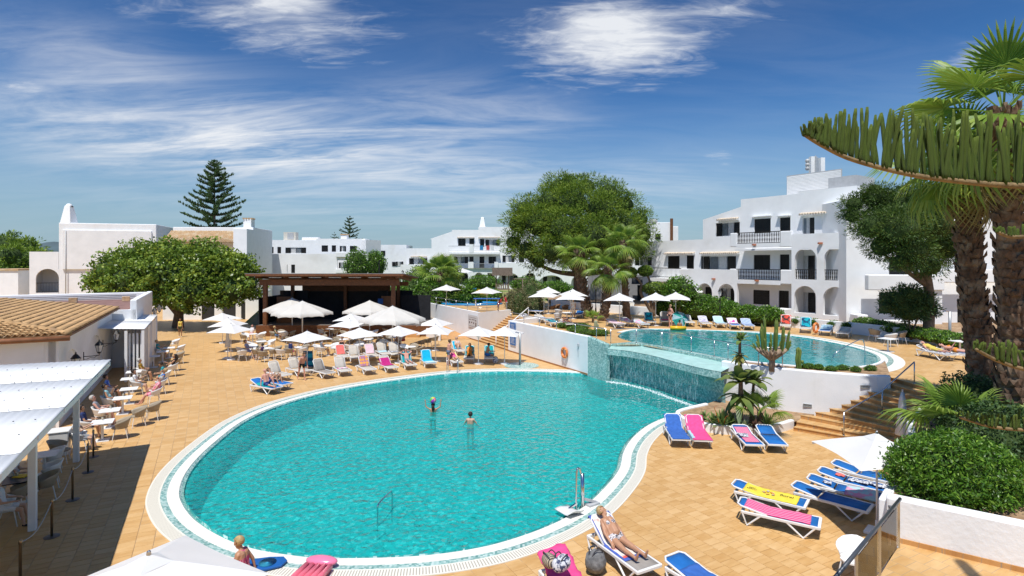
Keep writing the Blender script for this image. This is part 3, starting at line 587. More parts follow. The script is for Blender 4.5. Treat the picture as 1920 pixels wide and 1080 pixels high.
glass = glassmat()
gr = thing('glass_railing', 'glass balustrade with a thick grey handrail on the landing', 'railing', (8.08, 11.7, 1.0)); grey_rail = mat('grey_rail', (.10, .11, .125), .35, .1, 9, metal=.5)
dr = Vector((-.72, -.69, 0)); b = MB(); b.tube([dr*-.12+Vector((0, 0, .98)), dr*4.2+Vector((0, 0, .98))], .035, 10); b.build('handrail', grey_rail, gr, True)
for s in (0.02, 1.5, 3.0): b = MB(); b.bar(dr*s, dr*s+Vector((0, 0, .95)), .04, .04, up=(1, 0, 0)); b.build('post', steel, gr)
for s in (.06, 1.54): b = MB(); b.bar(dr*s+Vector((0, 0, .48)), dr*(s+1.38)+Vector((0, 0, .48)), .012, .82); b.build('glass_panel', glass, gr)
# ================================================================== buildings
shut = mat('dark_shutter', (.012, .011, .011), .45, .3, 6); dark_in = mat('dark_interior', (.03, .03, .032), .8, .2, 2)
pane_m = mat('window_glass', (.16, .18, .20), .12, .3, 2, spec=.8); curtain_m = mat('white_curtain', (.55, .55, .54), .8, .1, 6)
iron = mat('black_iron', (.02, .018, .016), .5, .2, 8); clay = mat('clay_tile', (.52, .34, .18), .8, .25, 5, .3, 20, col2=(.62, .50, .34), rnd=.15)
wood = mat('brown_timber', (.16, .062, .022), .55, .25, 6, .2, 20); grey_m = mat('grey_metal', (.42, .43, .44), .5, .1, 5); rust = mat('roof_red', (.23, .13, .11), .9, .2, 2)
class Fac:
    # an upright plane met by the photo's rays: px() gives (distance along the front, height)
    def __init__(s, p, e): s.p = Vector(p); s.e = Vector(e).normalized(); s.n = Vector((s.e.y, -s.e.x)); s.n = s.n if s.n.dot(s.p) < 0 else -s.n
    def off(s, d): return Fac(s.p+s.n*d, s.e)
    def px(s, x, y):
        a = (x-960)/F; q = (a*s.p.y-s.p.x)/(s.e.x-a*s.e.y); return q, CH-(y-HY)/F*(s.p.y+q*s.e.y)
    def at(s, q, z, out=0): v = s.p+s.e*q+s.n*out; return Vector((v.x, v.y, z))
    def rect(s, x0, y0, x1, y1):
        # lower left / upper right corners as s and z (heights taken at the middle of the rectangle)
        a, b = s.px(x0, y0)[0], s.px(x1, y0)[0]; xm = (x0+x1)/2; zt = s.px(xm, y0)[1]; zb = s.px(xm, y1)[1]
        return min(a, b), max(a, b), zb, zt
    def block(s, b, q0, q1, z0, z1, back, front=0, mi=0):
        # solid block between q0..q1, z0..z1 reaching `front` before and `back` behind the plane
        P = [s.at(q, z, o) for z in (z0, z1) for q, o in ((q0, front), (q1, front), (q1, -back), (q0, -back))]
        fs = [(3, 2, 1, 0), (4, 5, 6, 7), (0, 1, 5, 4), (1, 2, 6, 5), (2, 3, 7, 6), (3, 0, 4, 7)]
        if (P[1]-P[0]).cross(P[4]-P[0]).dot(Vector((*s.n, 0))) < 0: fs = [f[::-1] for f in fs]
        b.add(P, fs, mi)
    def slab(s, b, q0, q1, z0, z1, holes, th, back=0, arch_n=10, mi=0):
        # wall with real openings: holes are (q0,q1,z0,z1,kind) with kind 'r' or 'a' (arched); th = wall thickness
        hs = [h for h in holes if h[1] > q0 and h[0] < q1]
        X = sorted({q0, q1, *[min(max(v, q0), q1) for h in hs for v in h[:2]]}); Z = sorted({z0, z1, *[min(max(v, z0), z1) for h in hs for v in h[2:4]]})
        flip = (s.at(1, 0)-s.at(0, 0)).cross(Vector((0, 0, 1))).dot(Vector((*s.n, 0))) < 0
        def face(pts, o):
            P = [s.at(q, z, o) for q, z in pts]; f = tuple(range(len(P))); b.add(P, [f if (flip == (o < 0)) else f[::-1]], mi)
        for i in range(len(X)-1):
            for j in range(len(Z)-1):
                cx, cz = (X[i]+X[i+1])/2, (Z[j]+Z[j+1])/2
                if any(h[0] < cx < h[1] and h[2] < cz < h[3] for h in hs): continue
                c = [(X[i], Z[j]), (X[i+1], Z[j]), (X[i+1], Z[j+1]), (X[i], Z[j+1])]; face(c, 0); face(c, -th)
        def side(a, c): P = [s.at(*a, 0), s.at(*c, 0), s.at(*c, -th), s.at(*a, -th)]; b.add(P, [(0, 1, 2, 3)], mi)
        for h in hs:
            a, c, e, g = h[:4]
            if h[4] == 'a':
                r = (c-a)/2; rz = min(r, (g-e)*.6); zc = g-rz; m_ = (a+c)/2; arc = [(m_-r*math.cos(math.pi*k/arch_n), zc+rz*math.sin(math.pi*k/arch_n)) for k in range(arch_n+1)]
                for k in range(arch_n):
                    p_, q_ = arc[k], arc[k+1]; face([p_, q_, (q_[0], g), (p_[0], g)], 0); face([p_, q_, (q_[0], g), (p_[0], g)], -th); side(p_, q_)
                side((a, e), (a, zc)); side((c, zc), (c, e))
            else: side((a, e), (a, g)); side((a, g), (c, g)); side((c, g), (c, e))
            if e > z0+.01: side((c, e), (a, e))
        for a, c in (((q0, z0), (q0, z1)), ((q0, z1), (q1, z1)), ((q1, z1), (q1, z0))): side(a, c)
    def window(s, parent, x0, y0, x1, y1, kind='s', inset=.12):
        # kind: s closed dark shutters, g glazed pair with curtains between open shutters, d glazed door with one dark leaf
        a, c, e, g = s.rect(x0, y0, x1, y1); w_ = c-a; h = g-e
        b = MB(); o = -inset
        for q0, q1, z0, z1 in ((a, c, g-.06, g), (a, c, e, e+.05), (a, a+.05, e+.05, g-.06), (c-.05, c, e+.05, g-.06)): s.block(b, q0, q1, z0, z1, inset+.04, o+.03)
        wo = b.build('window', shut if kind == 's' else white, parent)
        def leaf(q0, q1, m, name, out=0):
            b = MB(); s.block(b, q0, q1, e+.03, g-.04, inset+.02, o+.012+out)
            if m is shut:
                k = max(3, int(h/.22))
                for i in range(k): z = e+.08+(h-.2)*(i+.5)/k; s.block(b, q0+.06, q1-.06, z-.03, z+.03, inset, o+.03+out)
            b.build(name, m, wo)
        if kind == 's':
            n_ = 2 if w_ > .9 else 1
            for i in range(n_): leaf(a+.02+(w_-.04)*i/n_+.008, a+.02+(w_-.04)*(i+1)/n_-.008, shut, 'shutter')
        elif kind == 'd': leaf(a+.02, a+w_*.42, shut, 'shutter'); leaf(a+w_*.44, a+w_*.70, curtain_m, 'curtain'); leaf(a+w_*.72, c-.02, pane_m, 'pane')
        else:
            leaf(a+.02, a+w_*.24, shut, 'shutter', .03); leaf(c-w_*.24, c-.02, shut, 'shutter', .03)
            leaf(a+w_*.27, a+w_*.49, curtain_m, 'curtain'); leaf(a+w_*.53, a+w_*.73, pane_m, 'pane')
        return wo
    def hole(s, x0, y0, x1, y1, kind='r'): return (*s.rect(x0, y0, x1, y1), kind)
    def balusters(s, parent, x0, y0, x1, y1, turned=True, m=None, out=0):
        a, c, e, g = s.rect(x0, y0, x1, y1); b = MB(); n_ = max(3, int((c-a)/.16))
        s.block(b, a, c, g-.07, g, .09, out); s.block(b, a, c, e, e+.06, .09, out)
        o = b.build('balustrade', m or iron, parent); b = MB()
        for i in range(n_):
            p_ = s.at(a+(c-a)*(i+.5)/n_, e+.06, out-.045); hh = g-e-.13
            if turned: b.lathe([(.022, 0), (.05, hh*.3), (.02, hh*.5), (.05, hh*.7), (.022, hh)], p_, 6)
            else: b.tube([p_, p_+Vector((0, 0, hh))], .012, 5)
        o2 = b.build('balusters', m or iron, o); o2['kind'] = 'stuff'
    def eyebrow(s, parent, x0, x1, y, depth=.45, tiles=True):
        a, c, e, g = s.rect(x0, y-1, x1, y); n_ = max(3, int((c-a)/.22)); b = MB(); s.block(b, a, c, e-.06, e, .05, depth-.04)
        aw = b.build('awning', plaster, parent)
        if tiles:
            b = MB()
            for i in range(n_):
                q = a+(c-a)*(i+.5)/n_; b.tube([s.at(q, e+.14, 0), s.at(q, e+.03, depth)], .085, 6)
            o = b.build('awning_tiles', mat('pale_clay', (.66, .56, .44), .85, .2, 4), aw); o['kind'] = 'stuff'
def chimney(parent, base, w_, h, m=None, taper=.35):
    b = MB(); b.box((base[0], base[1], base[2]+h*.44), (w_, w_, h*.88), 0, 0, taper+.15); b.ell((base[0], base[1], base[2]+h*.88), (w_*.27, w_*.27, h*.12), 10); o = b.build('chimney', m or plaster, parent, bevel=.05)
    b = MB(); b.box((base[0], base[1], base[2]+h*.84), (w_*.7, w_*.16, h*.05)); b.build('smoke_slot', dark_in, o); return o
# ---------------------------------------------------------------- apartment block beside the upper pool
P1 = Fac((27.2, 43.6), (-.547, .837)); P0 = P1.off(1.5)
apt = thing('apartment_block', 'three storey white apartment block with arched loggias and black balustrades', 'building', (*P1.p, 2.0)); apt.location = (0, 0, 0)
wins = [(1414, 410, 1445, 437, 's'), (1462, 407.7, 1482, 436, 's'), (1504, 407, 1527, 440, 'd'), (1549, 404, 1587, 435, 's'), (1342, 417, 1387, 443, 'g'), (1413, 478, 1444, 505, 's'), (1462, 477, 1480, 506, 's'), (1496, 478, 1528, 527, 'd'), (1548, 477, 1586, 507, 's'), (1314, 480, 1380, 506, 'g'),
        (1412, 544, 1443, 571, 's'), (1460, 545, 1479, 579, 's'), (1494, 547, 1529, 586, 'd'), (1545, 548, 1590, 582, 'g'), (1322, 538, 1335, 569, 's'), (1346, 540, 1377, 567, 'g'), (1251.6, 480, 1274, 504, 's'), (1287, 479, 1301, 504, 's'), (1190, 482, 1222, 498, 'g')]
zr1 = P1.px(1595, 349)[1]; zr2 = P1.px(1389, 374)[1]; zlow = P1.px(1312, 449)[1]
def q1(x): return P1.px(x, 480)[0]
holes = [P1.hole(*q[:4]) for q in wins]
for nm, xa, xb, zt in (('wall', 1497, 1606, zr1), ('wall', 1389, 1497, zr2), ('wall', 1318, 1389, P1.px(1389, 388)[1]), ('wall', 1205, 1318, zlow)):
    b = MB(); a, c = sorted((q1(xa), q1(xb))); 
    if xa == 1318:
        P1.slab(b, a, c, 1.9, P1.px(1318, 412)[1], holes, .25); zA = P1.px(1318, 412)[1]
        pts = [P1.at(a, zA), P1.at(c, zA), P1.at(a, zt)]; b.add(pts+[p-Vector((*P1.n, 0))*9 for p in pts], [(0, 1, 2), (5, 4, 3), (1, 4, 5, 2), (0, 2, 5, 3)]); P1.block(b, a, c, 1.9, zA-.02, 9, -.27)
    else: P1.slab(b, a, c, 1.9, zt, holes, .25); P1.block(b, a, c, 1.9, zt-.25, 9, -.27); P1.block(b, a, c, zt-.3, zt-.002, .12, -.252); P1.block(b, a, a+.25, zt-.3, zt-.003, 9, -.3); P1.block(b, c-.25, c, zt-.3, zt-.003, 9, -.3)
    b.build(nm, plaster, apt)
for q in wins: P1.window(apt, *q)
# arcade of arches in front
arch = [P0.hole(1490, 465, 1531, 524, 'a'), P0.hole(1545, 463, 1591, 526, 'a'), P0.hole(1489, 536, 1530, 587, 'a'), P0.hole(1543, 538, 1590, 592, 'a')]
def qq(x, f=P0): return f.px(x, 480)[0]
b = MB(); a, c = sorted((qq(1484), qq(1604))); P0.slab(b, a, c, 1.9, P0.px(1545, 437)[1], arch, .3); b.build('arcade', plaster, apt, bevel=.04)
for y in (463.5, 530): 
    b = MB(); z = P0.px(1545, y)[1]; P0.block(b, a, qq(1378), z-.18, z, 1.5, -.005); b.build('floor_slab', plaster, apt)
b = MB(); P0.block(b, a-.001, a+.28, 1.9, P0.px(1545, 437)[1]-.003, 1.5, -.302); b.build('end_pier', plaster, apt)
b = MB(); P0.block(b, qq(1488), qq(1482), 1.9, P0.px(1484, 464)[1], 1.5, -.31); b.build('pier', plaster, apt)
aL = [P0.hole(1307, 531, 1335, 569, 'a'), P0.hole(1346.5, 532, 1377, 567, 'a')]
b = MB(); P0.slab(b, qq(1382), qq(1291), 1.9, P0.px(1330, 505)[1], aL, .3); b.build('arcade', plaster, apt, bevel=.04)
b = MB(); z = P0.px(1330, 524)[1]; P0.block(b, qq(1382), qq(1291), z-.15, z, 1.48, -.31); b.build('floor_slab', plaster, apt)
for (xa, xb, yt, yb) in ((1369, 1381, 437, 463), (1462.5, 1484, 433, 463), (1368, 1379, 504, 533), (1463, 1484, 506, 533), (1275, 1292, 504, 526)):
    b = MB(); z0 = P0.px((xa+xb)/2, yb)[1]; z1 = P0.px((xa+xb)/2, yt)[1]; P0.block(b, qq(xb), qq(xa), z0, z1, .28, .004); b.build('parapet', plaster, apt, bevel=.06)
for q in ((1381, 434.5, 1462.5, 456), (1379, 504.5, 1463, 525)): P0.balusters(apt, *q, out=-.1)
for q in ((1490, 505, 1531, 525), (1545, 505.5, 1591, 526.5)): P0.balusters(apt, *q, out=-.1)
b = MB()
for (xa, xb, y) in ((1381, 1462.5, 456), (1379, 1463, 525)): z = P0.px((xa+xb)/2, y)[1]; z2 = P0.px((xa+xb)/2, y+8)[1]; P0.block(b, qq(xb)-.002, qq(xa)+.002, z2, z, .3, .002)
b.build('balcony_edge', plaster, apt)['kind'] = 'stuff'; P0.balusters(apt, 1223, 502, 1276, 520, False, out=-.05)
b = MB(); z = P0.px(1250, 522)[1]; P0.block(b, qq(1276)-.002, qq(1218), z-.35, z, 1.45, 0); b.build('balcony_edge', plaster, apt)
for q in ((1249, 1304, 476), (1316, 1387, 475.5), (1348, 1386, 412), (1502, 1570, 401)): P1.eyebrow(apt, *q)
P1.eyebrow(apt, 1411, 1447, 405, .35, False); P1.eyebrow(apt, 1459, 1483, 404, .35, False)
# patio walls at the ground floor
for (xa, xb, y0, y1) in ((1366, 1384, 572, 594), (1462, 1484, 578, 600)):
    b = MB(); z0, z1 = 1.95, P0.px((xa+xb)/2, y0)[1]; P0.block(b, qq(xb), qq(xa), z0, z1, .22, .9); b.build('patio_wall', plaster, apt, bevel=.05)
b = MB(); z1 = P0.px(1450, 592)[1]; P0.block(b, qq(1604), qq(1366), 1.9, z1, .2, 1.12); b.build('patio_wall', plaster, apt)
# louvred roof plant and antennas
b = MB(); pr = P1.off(-2.2); a, c, e, g = pr.rect(1475, 323, 1578, 364); 
pr.block(b, a, c, e-.6, g, .1, 0); for_l = b.build('roof_screen', grey_m, apt)
b = MB()
for i in range(16): z = e-.1+(g-e)*(i+.5)/16; pr.block(b, a+.05, c-.05, z-.05, z+.05, .0, .05)
o = b.build('louvres', white, for_l); o['kind'] = 'stuff'
b = MB(); pr.block(b, *pr.rect(1560, 331, 1612, 352)[:2], zr1-.3, pr.px(1585, 332)[1], 2.5, .6); b.build('plant_box', grey_m, apt)
mast = MB(); pm = pr.off(-1.0)
for x, y0, y1, w_ in ((1523, 294, 326, .42), (1541, 296, 326, .36)): q, z = pm.px(x, y0); z2 = pm.px(x, y1)[1]; mast.box(pm.at(q, (z+z2)/2), (w_, w_, z-z2))
mo = mast.build('antenna_panel', white, apt); mast = MB()
for k in range(5):
    q, z = pm.px(1529+k*2.4, 297+2*k); mast.tube([pm.at(q, z-1.9), pm.at(q, z+.25)], .05, 6)
for y in (302, 309, 316): q, z = pm.px(1515, y); mast.ell(pm.at(q, z, .1), (.2, .2, .2), 8)
mast.build('antenna_poles', grey_m, mo)
# small wall lamps
b = MB()
for x, y in ((1415, 459), (1539, 456), (1420, 526), (1339, 523)): q, z = P0.px(x, y); b.box(P0.at(q, z, .1), (.3, .22, .14))
b.build('wall_lamp', mat('lamp_red', (.45, .16, .08), .6, .1, 4), apt)
# ---------------------------------------------------------------- wing further along
WG = Fac((26.5, 41.5), (1, -.04)); wing = thing('apartment_wing', 'shaded white apartment wing with a balcony behind the small tree', 'building', (0, 0, 0))
ww = [(1667, 483, 1711, 515, 's'), (1736, 500, 1756, 516, 's'), (1648, 548, 1672, 588, 's'), (1735, 560, 1757, 605, 's'), (1790, 470, 1830, 512, 's'), (1795, 560, 1830, 606, 's')]
b = MB(); a, c = WG.px(1606, 480)[0], WG.px(1990, 480)[0]; W2 = WG.off(-1.0); WG_h = [W2.hole(*q[:4]) for q in ww]; W2.slab(b, a-.2, c, 1.9, W2.px(1640, 372)[1], WG_h, .25); W2.block(b, a-.2, c, 1.9, 11.6, 8, -.27); b.build('wall', plaster, wing)
for q in ww: W2.window(wing, *q)
b = MB(); WG.block(b, *WG.rect(1624, 515, 1766, 544), .22, .3); b.build('balcony', plaster, wing, bevel=.06)
b = MB(); r_ = WG.rect(1766, 505, 1900, 530); WG.block(b, r_[0]+.01, r_[1], r_[2], r_[3], .2, .0); b.build('balcony', plaster, wing, bevel=.06)
b = MB(); r_ = WG.rect(1740, 544, 1766, 620); WG.block(b, r_[0], r_[1]-.02, 1.9, r_[3], 1.0, .1); r_ = WG.rect(1606, 590, 1626, 625); WG.block(b, r_[0], r_[1], 1.9, r_[3], .9, .15); b.build('pier', plaster, wing, bevel=.05)['kind'] = 'stuff'
b = MB(); r_ = WG.rect(1626, 600, 1740, 625); WG.block(b, r_[0]+.01, r_[1]-.01, 1.9, r_[3], .2, .12); b.build('patio_wall', plaster, wing, bevel=.05)
# ---------------------------------------------------------------- central apartments across the garden
D1 = Fac((0, 101.5), (1, .0)); D0 = D1.off(1.6); cen = thing('garden_apartments', 'long white apartments with arches and a tapered chimney behind the playground', 'building')
dw = [(859, 447, 873, 461, 's'), (880, 447, 889, 461, 's'), (900, 448, 908, 463, 's'), (910, 449, 937, 461, 'g'), (851, 481, 878, 494, 'g'), (880, 481, 888, 494, 's'), (899, 481, 908, 503, 's'), (916, 481, 930, 495, 's'), (767, 484, 801, 496, 'g'), (942, 479, 965, 492, 'g'), (973, 480, 983, 492, 's'), (992, 482, 1001, 494, 's'), (1027, 479, 1042, 495, 's'), (813, 485, 846, 494, 'g'), (951, 448, 968, 459, 's'), (1010, 479, 1018, 494, 's'),
      (764, 517, 780, 532, 'd'), (863, 514, 877, 531, 's'), (894, 515, 904, 530, 's'), (915, 515, 926, 529, 's'), (941, 516, 970, 532, 'g'), (988, 513, 1000, 528, 's'), (1018, 518, 1050, 535, 'g'), (1075, 518, 1096, 535, 's')]
dh = [D1.hole(*q[:4]) for q in dw]
dx = lambda x, f=D1: f.px(x, 480)[0]
def topz(x, y, f=D1): return f.px(x, y)[1]
for xa, xb, yt in ((762, 809, 465.5), (809, 847.5, 448), (847.5, 897, 431), (897, 1000, 425.5), (1000, 1200, 460)):
    b = MB(); D1.slab(b, dx(xa), dx(xb), 1.8, topz(xa, yt), dh, .3); D1.block(b, dx(xa), dx(xb), 1.8, topz(xa, yt)-.02, 8, -.32)
    if xa == 809: z0, z1 = topz(xa, 448), topz(xa, 434); b.add([D1.at(dx(806), z0), D1.at(dx(847.5), z0), D1.at(dx(847.5), z1), D1.at(dx(806), z0, -8), D1.at(dx(847.5), z0, -8), D1.at(dx(847.5), z1, -8)], [(0, 1, 2), (0, 2, 5, 3), (3, 5, 4)])
    b.build('wall', plaster, cen)
for q in dw: D1.window(cen, *q)
ah = [D0.hole(761, 514, 781, 534, 'a'), D0.hole(862, 510, 878, 534, 'a'), D0.hole(890, 511, 906, 534, 'a'), D0.hole(914, 512, 928, 533, 'a'), D0.hole(933, 511, 974, 535, 'a'), D0.hole(985, 511, 1004, 534, 'a'), D0.hole(1010, 516, 1057, 542, 'a'), D0.hole(1071, 516, 1101, 540, 'a'), D0.hole(1120, 515, 1150, 540, 'a')]
for xa, xb, yt in ((751, 847, 496), (847, 927, 503), (927, 1160, 493)):
    b = MB(); D0.slab(b, dx(xa, D0), dx(xb, D0), 1.8, topz(xa, yt, D0), ah, .35); b.build('arcade', plaster, cen, bevel=.05)
b = MB(); z = topz(850, 503, D0); D0.block(b, dx(751, D0)+.05, dx(1158, D0), z-.3, z-.05, 1.6, -.36); z = topz(850, 473, D0); D0.block(b, dx(841, D0), dx(937, D0), z-.35, z, 1.6, .3); b.build('balcony_slab', plaster, cen)
for xa, xb, y0, y1 in ((880, 888, 458, 474), (937, 945, 460, 474), (878, 888, 491, 503), (927, 934, 491, 503)): b = MB(); D0.block(b, dx(xa, D0), dx(xb, D0), topz(850, y1, D0), topz(850, y0, D0), .3, .33); b.build('parapet', plaster, cen)
for q in ((841, 461, 880, 471), (888, 461, 937, 471), (843, 494, 878, 503), (888, 494, 927, 503)): D0.balusters(cen, *q, False, grey_m, out=.3)
D1.eyebrow(cen, 770, 801, 482); D1.eyebrow(cen, 812, 846, 482); D1.eyebrow(cen, 857, 890, 446); D1.eyebrow(cen, 897, 938, 446)
q, z = D1.px(904, 426); chimney(cen, D1.at(q, z-.1, -1.2), 1.15, 2.05)
b = MB(); D1.block(b, dx(1000), dx(1040), 1.8, topz(900, 448), 7, -1.0); b.build('upper_storey', plaster, cen)
towels = [mat('beach_towel_blue', (.03, .22, .45), .9, .3, 9), mat('beach_towel_red', (.55, .08, .08), .9, .3, 9), mat('beach_towel_white', (.7, .7, .72), .9, .2, 9)]
for k, x in enumerate((903, 915, 923)):
    b = MB(); D0.block(b, *D0.rect(x-3, 461, x+3, 469), .0, .46); D0.block(b, *D0.rect(x-3, 460.4, x+3, 461), .3, .46); tag(b.build('balcony_towel', towels[k]), ('blue', 'red', 'white')[k]+' beach towel hung over the far upper balcony rail', 'towel')
# ---------------------------------------------------------------- white apartments behind the stage
C1f = Fac((-35, 88), (1, .02)); left = thing('stage_side_apartments', 'plain white apartment rows with dark windows behind the stage roof', 'building')
cw = [(475, 466, 488, 473, 'g'), (501, 463, 513, 475, 's'), (520, 463, 527, 475, 's'), (535, 464, 574, 475, 'g'), (603, 460, 615, 472, 's'), (622, 460, 630, 472, 's'), (637, 461, 649, 472, 'g'), (656, 461, 669, 472, 's'), (546, 496, 561, 512, 's')]
ch_ = [C1f.hole(*q[:4]) for q in cw]; cx = lambda x, f=C1f: f.px(x, 470)[0]; cz = lambda x, y, f=C1f: f.px(x, y)[1]
for xa, xb, yt in ((470, 497, 449.5), (497, 593, 450), (593, 685, 447.5)):
    b = MB(); C1f.slab(b, cx(xa), cx(xb), .5, cz(xa, yt), ch_, .3); C1f.block(b, cx(xa), cx(xb), .5, cz(xa, yt)-.02, 9, -.32); b.build('wall', plaster, left)
for q in cw: C1f.window(left, *q)
CF = C1f.off(1.8); fw = [(635, 492, 649, 503, 'g'), (655, 492, 665, 503, 's')]; fl = [CF.hole(632, 488, 666, 504, 'r')]
b = MB(); CF.slab(b, cx(498, CF), cx(690, CF), .5, cz(560, 476, CF), [C1f.hole(*cw[-1][:4]), *fl], .3); b.build('front_wall', plaster2, left); b = MB(); CF.block(b, cx(632, CF)-.1, cx(668, CF)+.1, cz(650, 482, CF), cz(650, 473, CF), .3, .5); CF.block(b, cx(632, CF)-.1, cx(676, CF), cz(650, 512, CF), cz(650, 504, CF), .3, .5); b.build('balcony', plaster, left, bevel=.05)
for q in fw: CF.off(-.4).window(left, *q)
CF.window(left, *cw[-1])
b = MB(); S1 = Fac((-22.3, 88.2), (.62, .78)); S1.block(b, *S1.rect(686, 459, 714, 520)[:2], .5, cz(684, 450), 9, 0); b.build('side_wall', plaster2, left)
b = MB(); C3 = Fac((-25, 105), (1, .05)); zt = C3.px(735, 459)[1]; C3.block(b, C3.px(706, 480)[0], C3.px(762, 480)[0], .5, zt, 9, 0); b.build('rear_wall', plaster, left)
for q in ((714, 470, 722, 479, 's'), (735, 491, 745, 499, 's'), (742, 490, 756, 498, 'g')): C3.off(.18).window(left, *q)
q, z = C1f.px(643, 449); 
b = MB(); b.box(C1f.at(q, z+.3, -1), (1.0, 1.0, .9)); o = b.build('chimney', plaster, left, bevel=.05); b = MB(); b.box(C1f.at(q, z+.82, -1), (1.15, 1.15, .16)); b.build('chimney_cap', clay, o)
q, z = C1f.px(539, 449); b = MB(); b.box(C1f.at(q, z+.55, -1.5), (1.9, 1.2, 1.3)); ac = b.build('air_conditioner', mat('cream_metal', (.62, .58, .5), .6, .1, 4), left); b = MB(); b.box(C1f.at(q+.15, z+.6, -.88), (1.0, .06, 1.0)); b.build('fan_grille', grey_m, ac)
b = MB(); b.box(C1f.at(q+3.2, z+.15, -1.5), (2.6, 1.0, .5)); b.build('roof_duct', white, left)
# ---------------------------------------------------------------- white block with the tall chimney
A_ = Fac((-66, 74), (.95, .30)); blk = thing('white_house', 'tall plain white house with a tapered chimney and an arched porch', 'building'); ax = lambda x: A_.px(x, 470)[0]
zt = A_.px(200, 419)[1]; b = MB(); A_.block(b, ax(110), ax(293), -.1, zt, 10, 0); b.build('wall', plaster, blk, bevel=.08)
b = MB(); A_.block(b, ax(118), ax(285), A_.px(200, 505)[1], A_.px(200, 432)[1], .1, .22); b.build('wall_panel', plaster2, blk, bevel=.05)
q, z = A_.px(124, 417); chimney(blk, A_.at(q, z-.1, -.9), 1.45, 2.75)
b = MB(); q = ax(125); b.tube([A_.at(q, 2.2, .26), A_.at(q, A_.px(125, 433)[1], .26)], .06, 6); b.build('drainpipe', grey_m, blk, True)
zp = A_.px(85, 472)[1]; b = MB(); A_.slab(b, ax(55), ax(110)-.01, -.1, zp, [A_.hole(67, 504, 110.5, 549, 'a')], .35); A_.block(b, ax(55), ax(110)-.01, zp-.1, zp-.002, 3.4, -.352); A_.block(b, ax(55), ax(110)-.01, -.1, zp-.1, 3.4, -3.2); A_.block(b, ax(55), ax(57), -.1, zp-.1, 3.4, -.36); b.build('porch', plaster, blk, bevel=.05)
A_.balusters(blk, 67, 530, 110, 547, False, out=-.2)
# ---------------------------------------------------------------- tiled house behind the round tree
B_ = Fac((-46, 76), (1, .1)); th = thing('tiled_roof_house', 'white house with a sloping clay tile roof behind the round tree', 'building'); bx_ = lambda x: B_.px(x, 440)[0]
z1 = B_.px(400, 426)[1]; b = MB(); B_.block(b, bx_(324), bx_(475), -.1, z1, 8, 0); b.build('wall', plaster, th, bevel=.06)
b = MB(); B_.block(b, bx_(450), bx_(475)+.02, -.1, z1-.3, .4, 2.4); b.build('side_wall', plaster, th, bevel=.06)
zt, zb = B_.px(390, 434)[1], B_.px(390, 452)[1]; b = MB(); b.add([B_.at(bx_(322), zt, .02), B_.at(bx_(450), zt, .02), B_.at(bx_(453), zb-.3, 2.4), B_.at(bx_(318), zb-.3, 2.4)], [(0, 1, 2, 3), (3, 2, 1, 0)]); rf = b.build('roof', clay, th)
b = MB()
for i in range(42): q = bx_(321)+(bx_(451)-bx_(321))*(i+.5)/42; b.tube([B_.at(q, zt+.05, .02), B_.at(q, zb-.25, 2.42)], .10, 6)
o = b.build('roof_tiles', clay, rf, True); o['kind'] = 'stuff'
q, z = B_.px(464, 430); b = MB(); b.box(B_.at(q, z+.5, -.6), (1.1, 1.1, 1.9)); o = b.build('chimney', plaster, th, bevel=.05); b = MB()
for k in range(4): b.tube([B_.at(q-.55+.36*k, z+1.5, -1.2), B_.at(q-.55+.36*k, z+1.5, .05)], .12, 6)
b.build('chimney_tiles', clay, o)
# ---------------------------------------------------------------- small hut and a shaded wall behind the round tree
H_ = Fac((-15.5, 74), (1, .15)); hut = thing('white_hut', 'small white flat roofed hut behind the stage', 'building'); b = MB(); r_ = H_.rect(703, 520, 749, 560); H_.block(b, r_[0], r_[1], .3, r_[3], 5, 0); b.build('wall', plaster2, hut); b = MB(); H_.block(b, r_[0]-.2, r_[1]+.2, r_[3], r_[3]+.22, 5.2, .3); b.build('roof', plaster, hut); H_.off(.18).window(hut, 744, 522, 748, 534, 's')
T_ = Fac((-36, 66), (1, .06)); shw = thing('garden_toilets', 'low white building with dark doorways shaded by the round tree', 'building'); r_ = T_.rect(305, 560, 470, 612); b = MB(); dh2 = [T_.hole(378, 568, 402, 607), T_.hole(418, 566, 442, 606), T_.hole(452, 566, 460, 606), T_.hole(348, 570, 362, 590)]
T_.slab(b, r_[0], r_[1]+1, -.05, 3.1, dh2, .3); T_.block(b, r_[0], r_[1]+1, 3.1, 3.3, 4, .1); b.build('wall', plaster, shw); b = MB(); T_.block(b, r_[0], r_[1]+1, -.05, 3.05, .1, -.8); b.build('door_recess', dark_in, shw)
# low white houses at the far side of the frame
K_ = Fac((-70, 76), (1, .05)); kk = thing('low_white_house', 'low white house with a clay edged roof beside the pines', 'building'); r_ = K_.rect(-30, 507, 34, 560); b = MB(); K_.block(b, r_[0], r_[1], -.1, r_[3], 5, 0); b.build('wall', plaster, kk); b = MB(); K_.block(b, r_[0], r_[1]+.1, r_[3], r_[3]+.2, 5, .15); b.build('roof', clay, kk)
# building behind the pine with a pole on its roof
E_ = Fac((17, 82), (1, -.1)); eb = thing('rooftop_house', 'white stepped house with a brown flue behind the big pine', 'building'); b = MB(); r_ = E_.rect(1150, 417, 1258, 520); E_.block(b, r_[0], r_[1], 1.8, r_[3], 8, 0); r2 = E_.rect(1258, 424, 1273, 520); E_.block(b, r_[1]-.01, r2[1], 1.8, r2[3], 7, -.4); b.build('wall', plaster, eb, bevel=.05); E_.off(.18).window(eb, 1229, 438, 1239, 449, 's')
q, z = E_.px(1258.5, 410); b = MB(); b.tube([E_.at(q, z-3.4, .3), E_.at(q, z, .3)], .22, 8); b.build('flue', wood, eb); q, z = E_.px(1226, 416); b = MB(); b.ell(E_.at(q, z, -.5), (.7, .7, .5), 10); b.build('roof_dome', grey_m, eb, True)
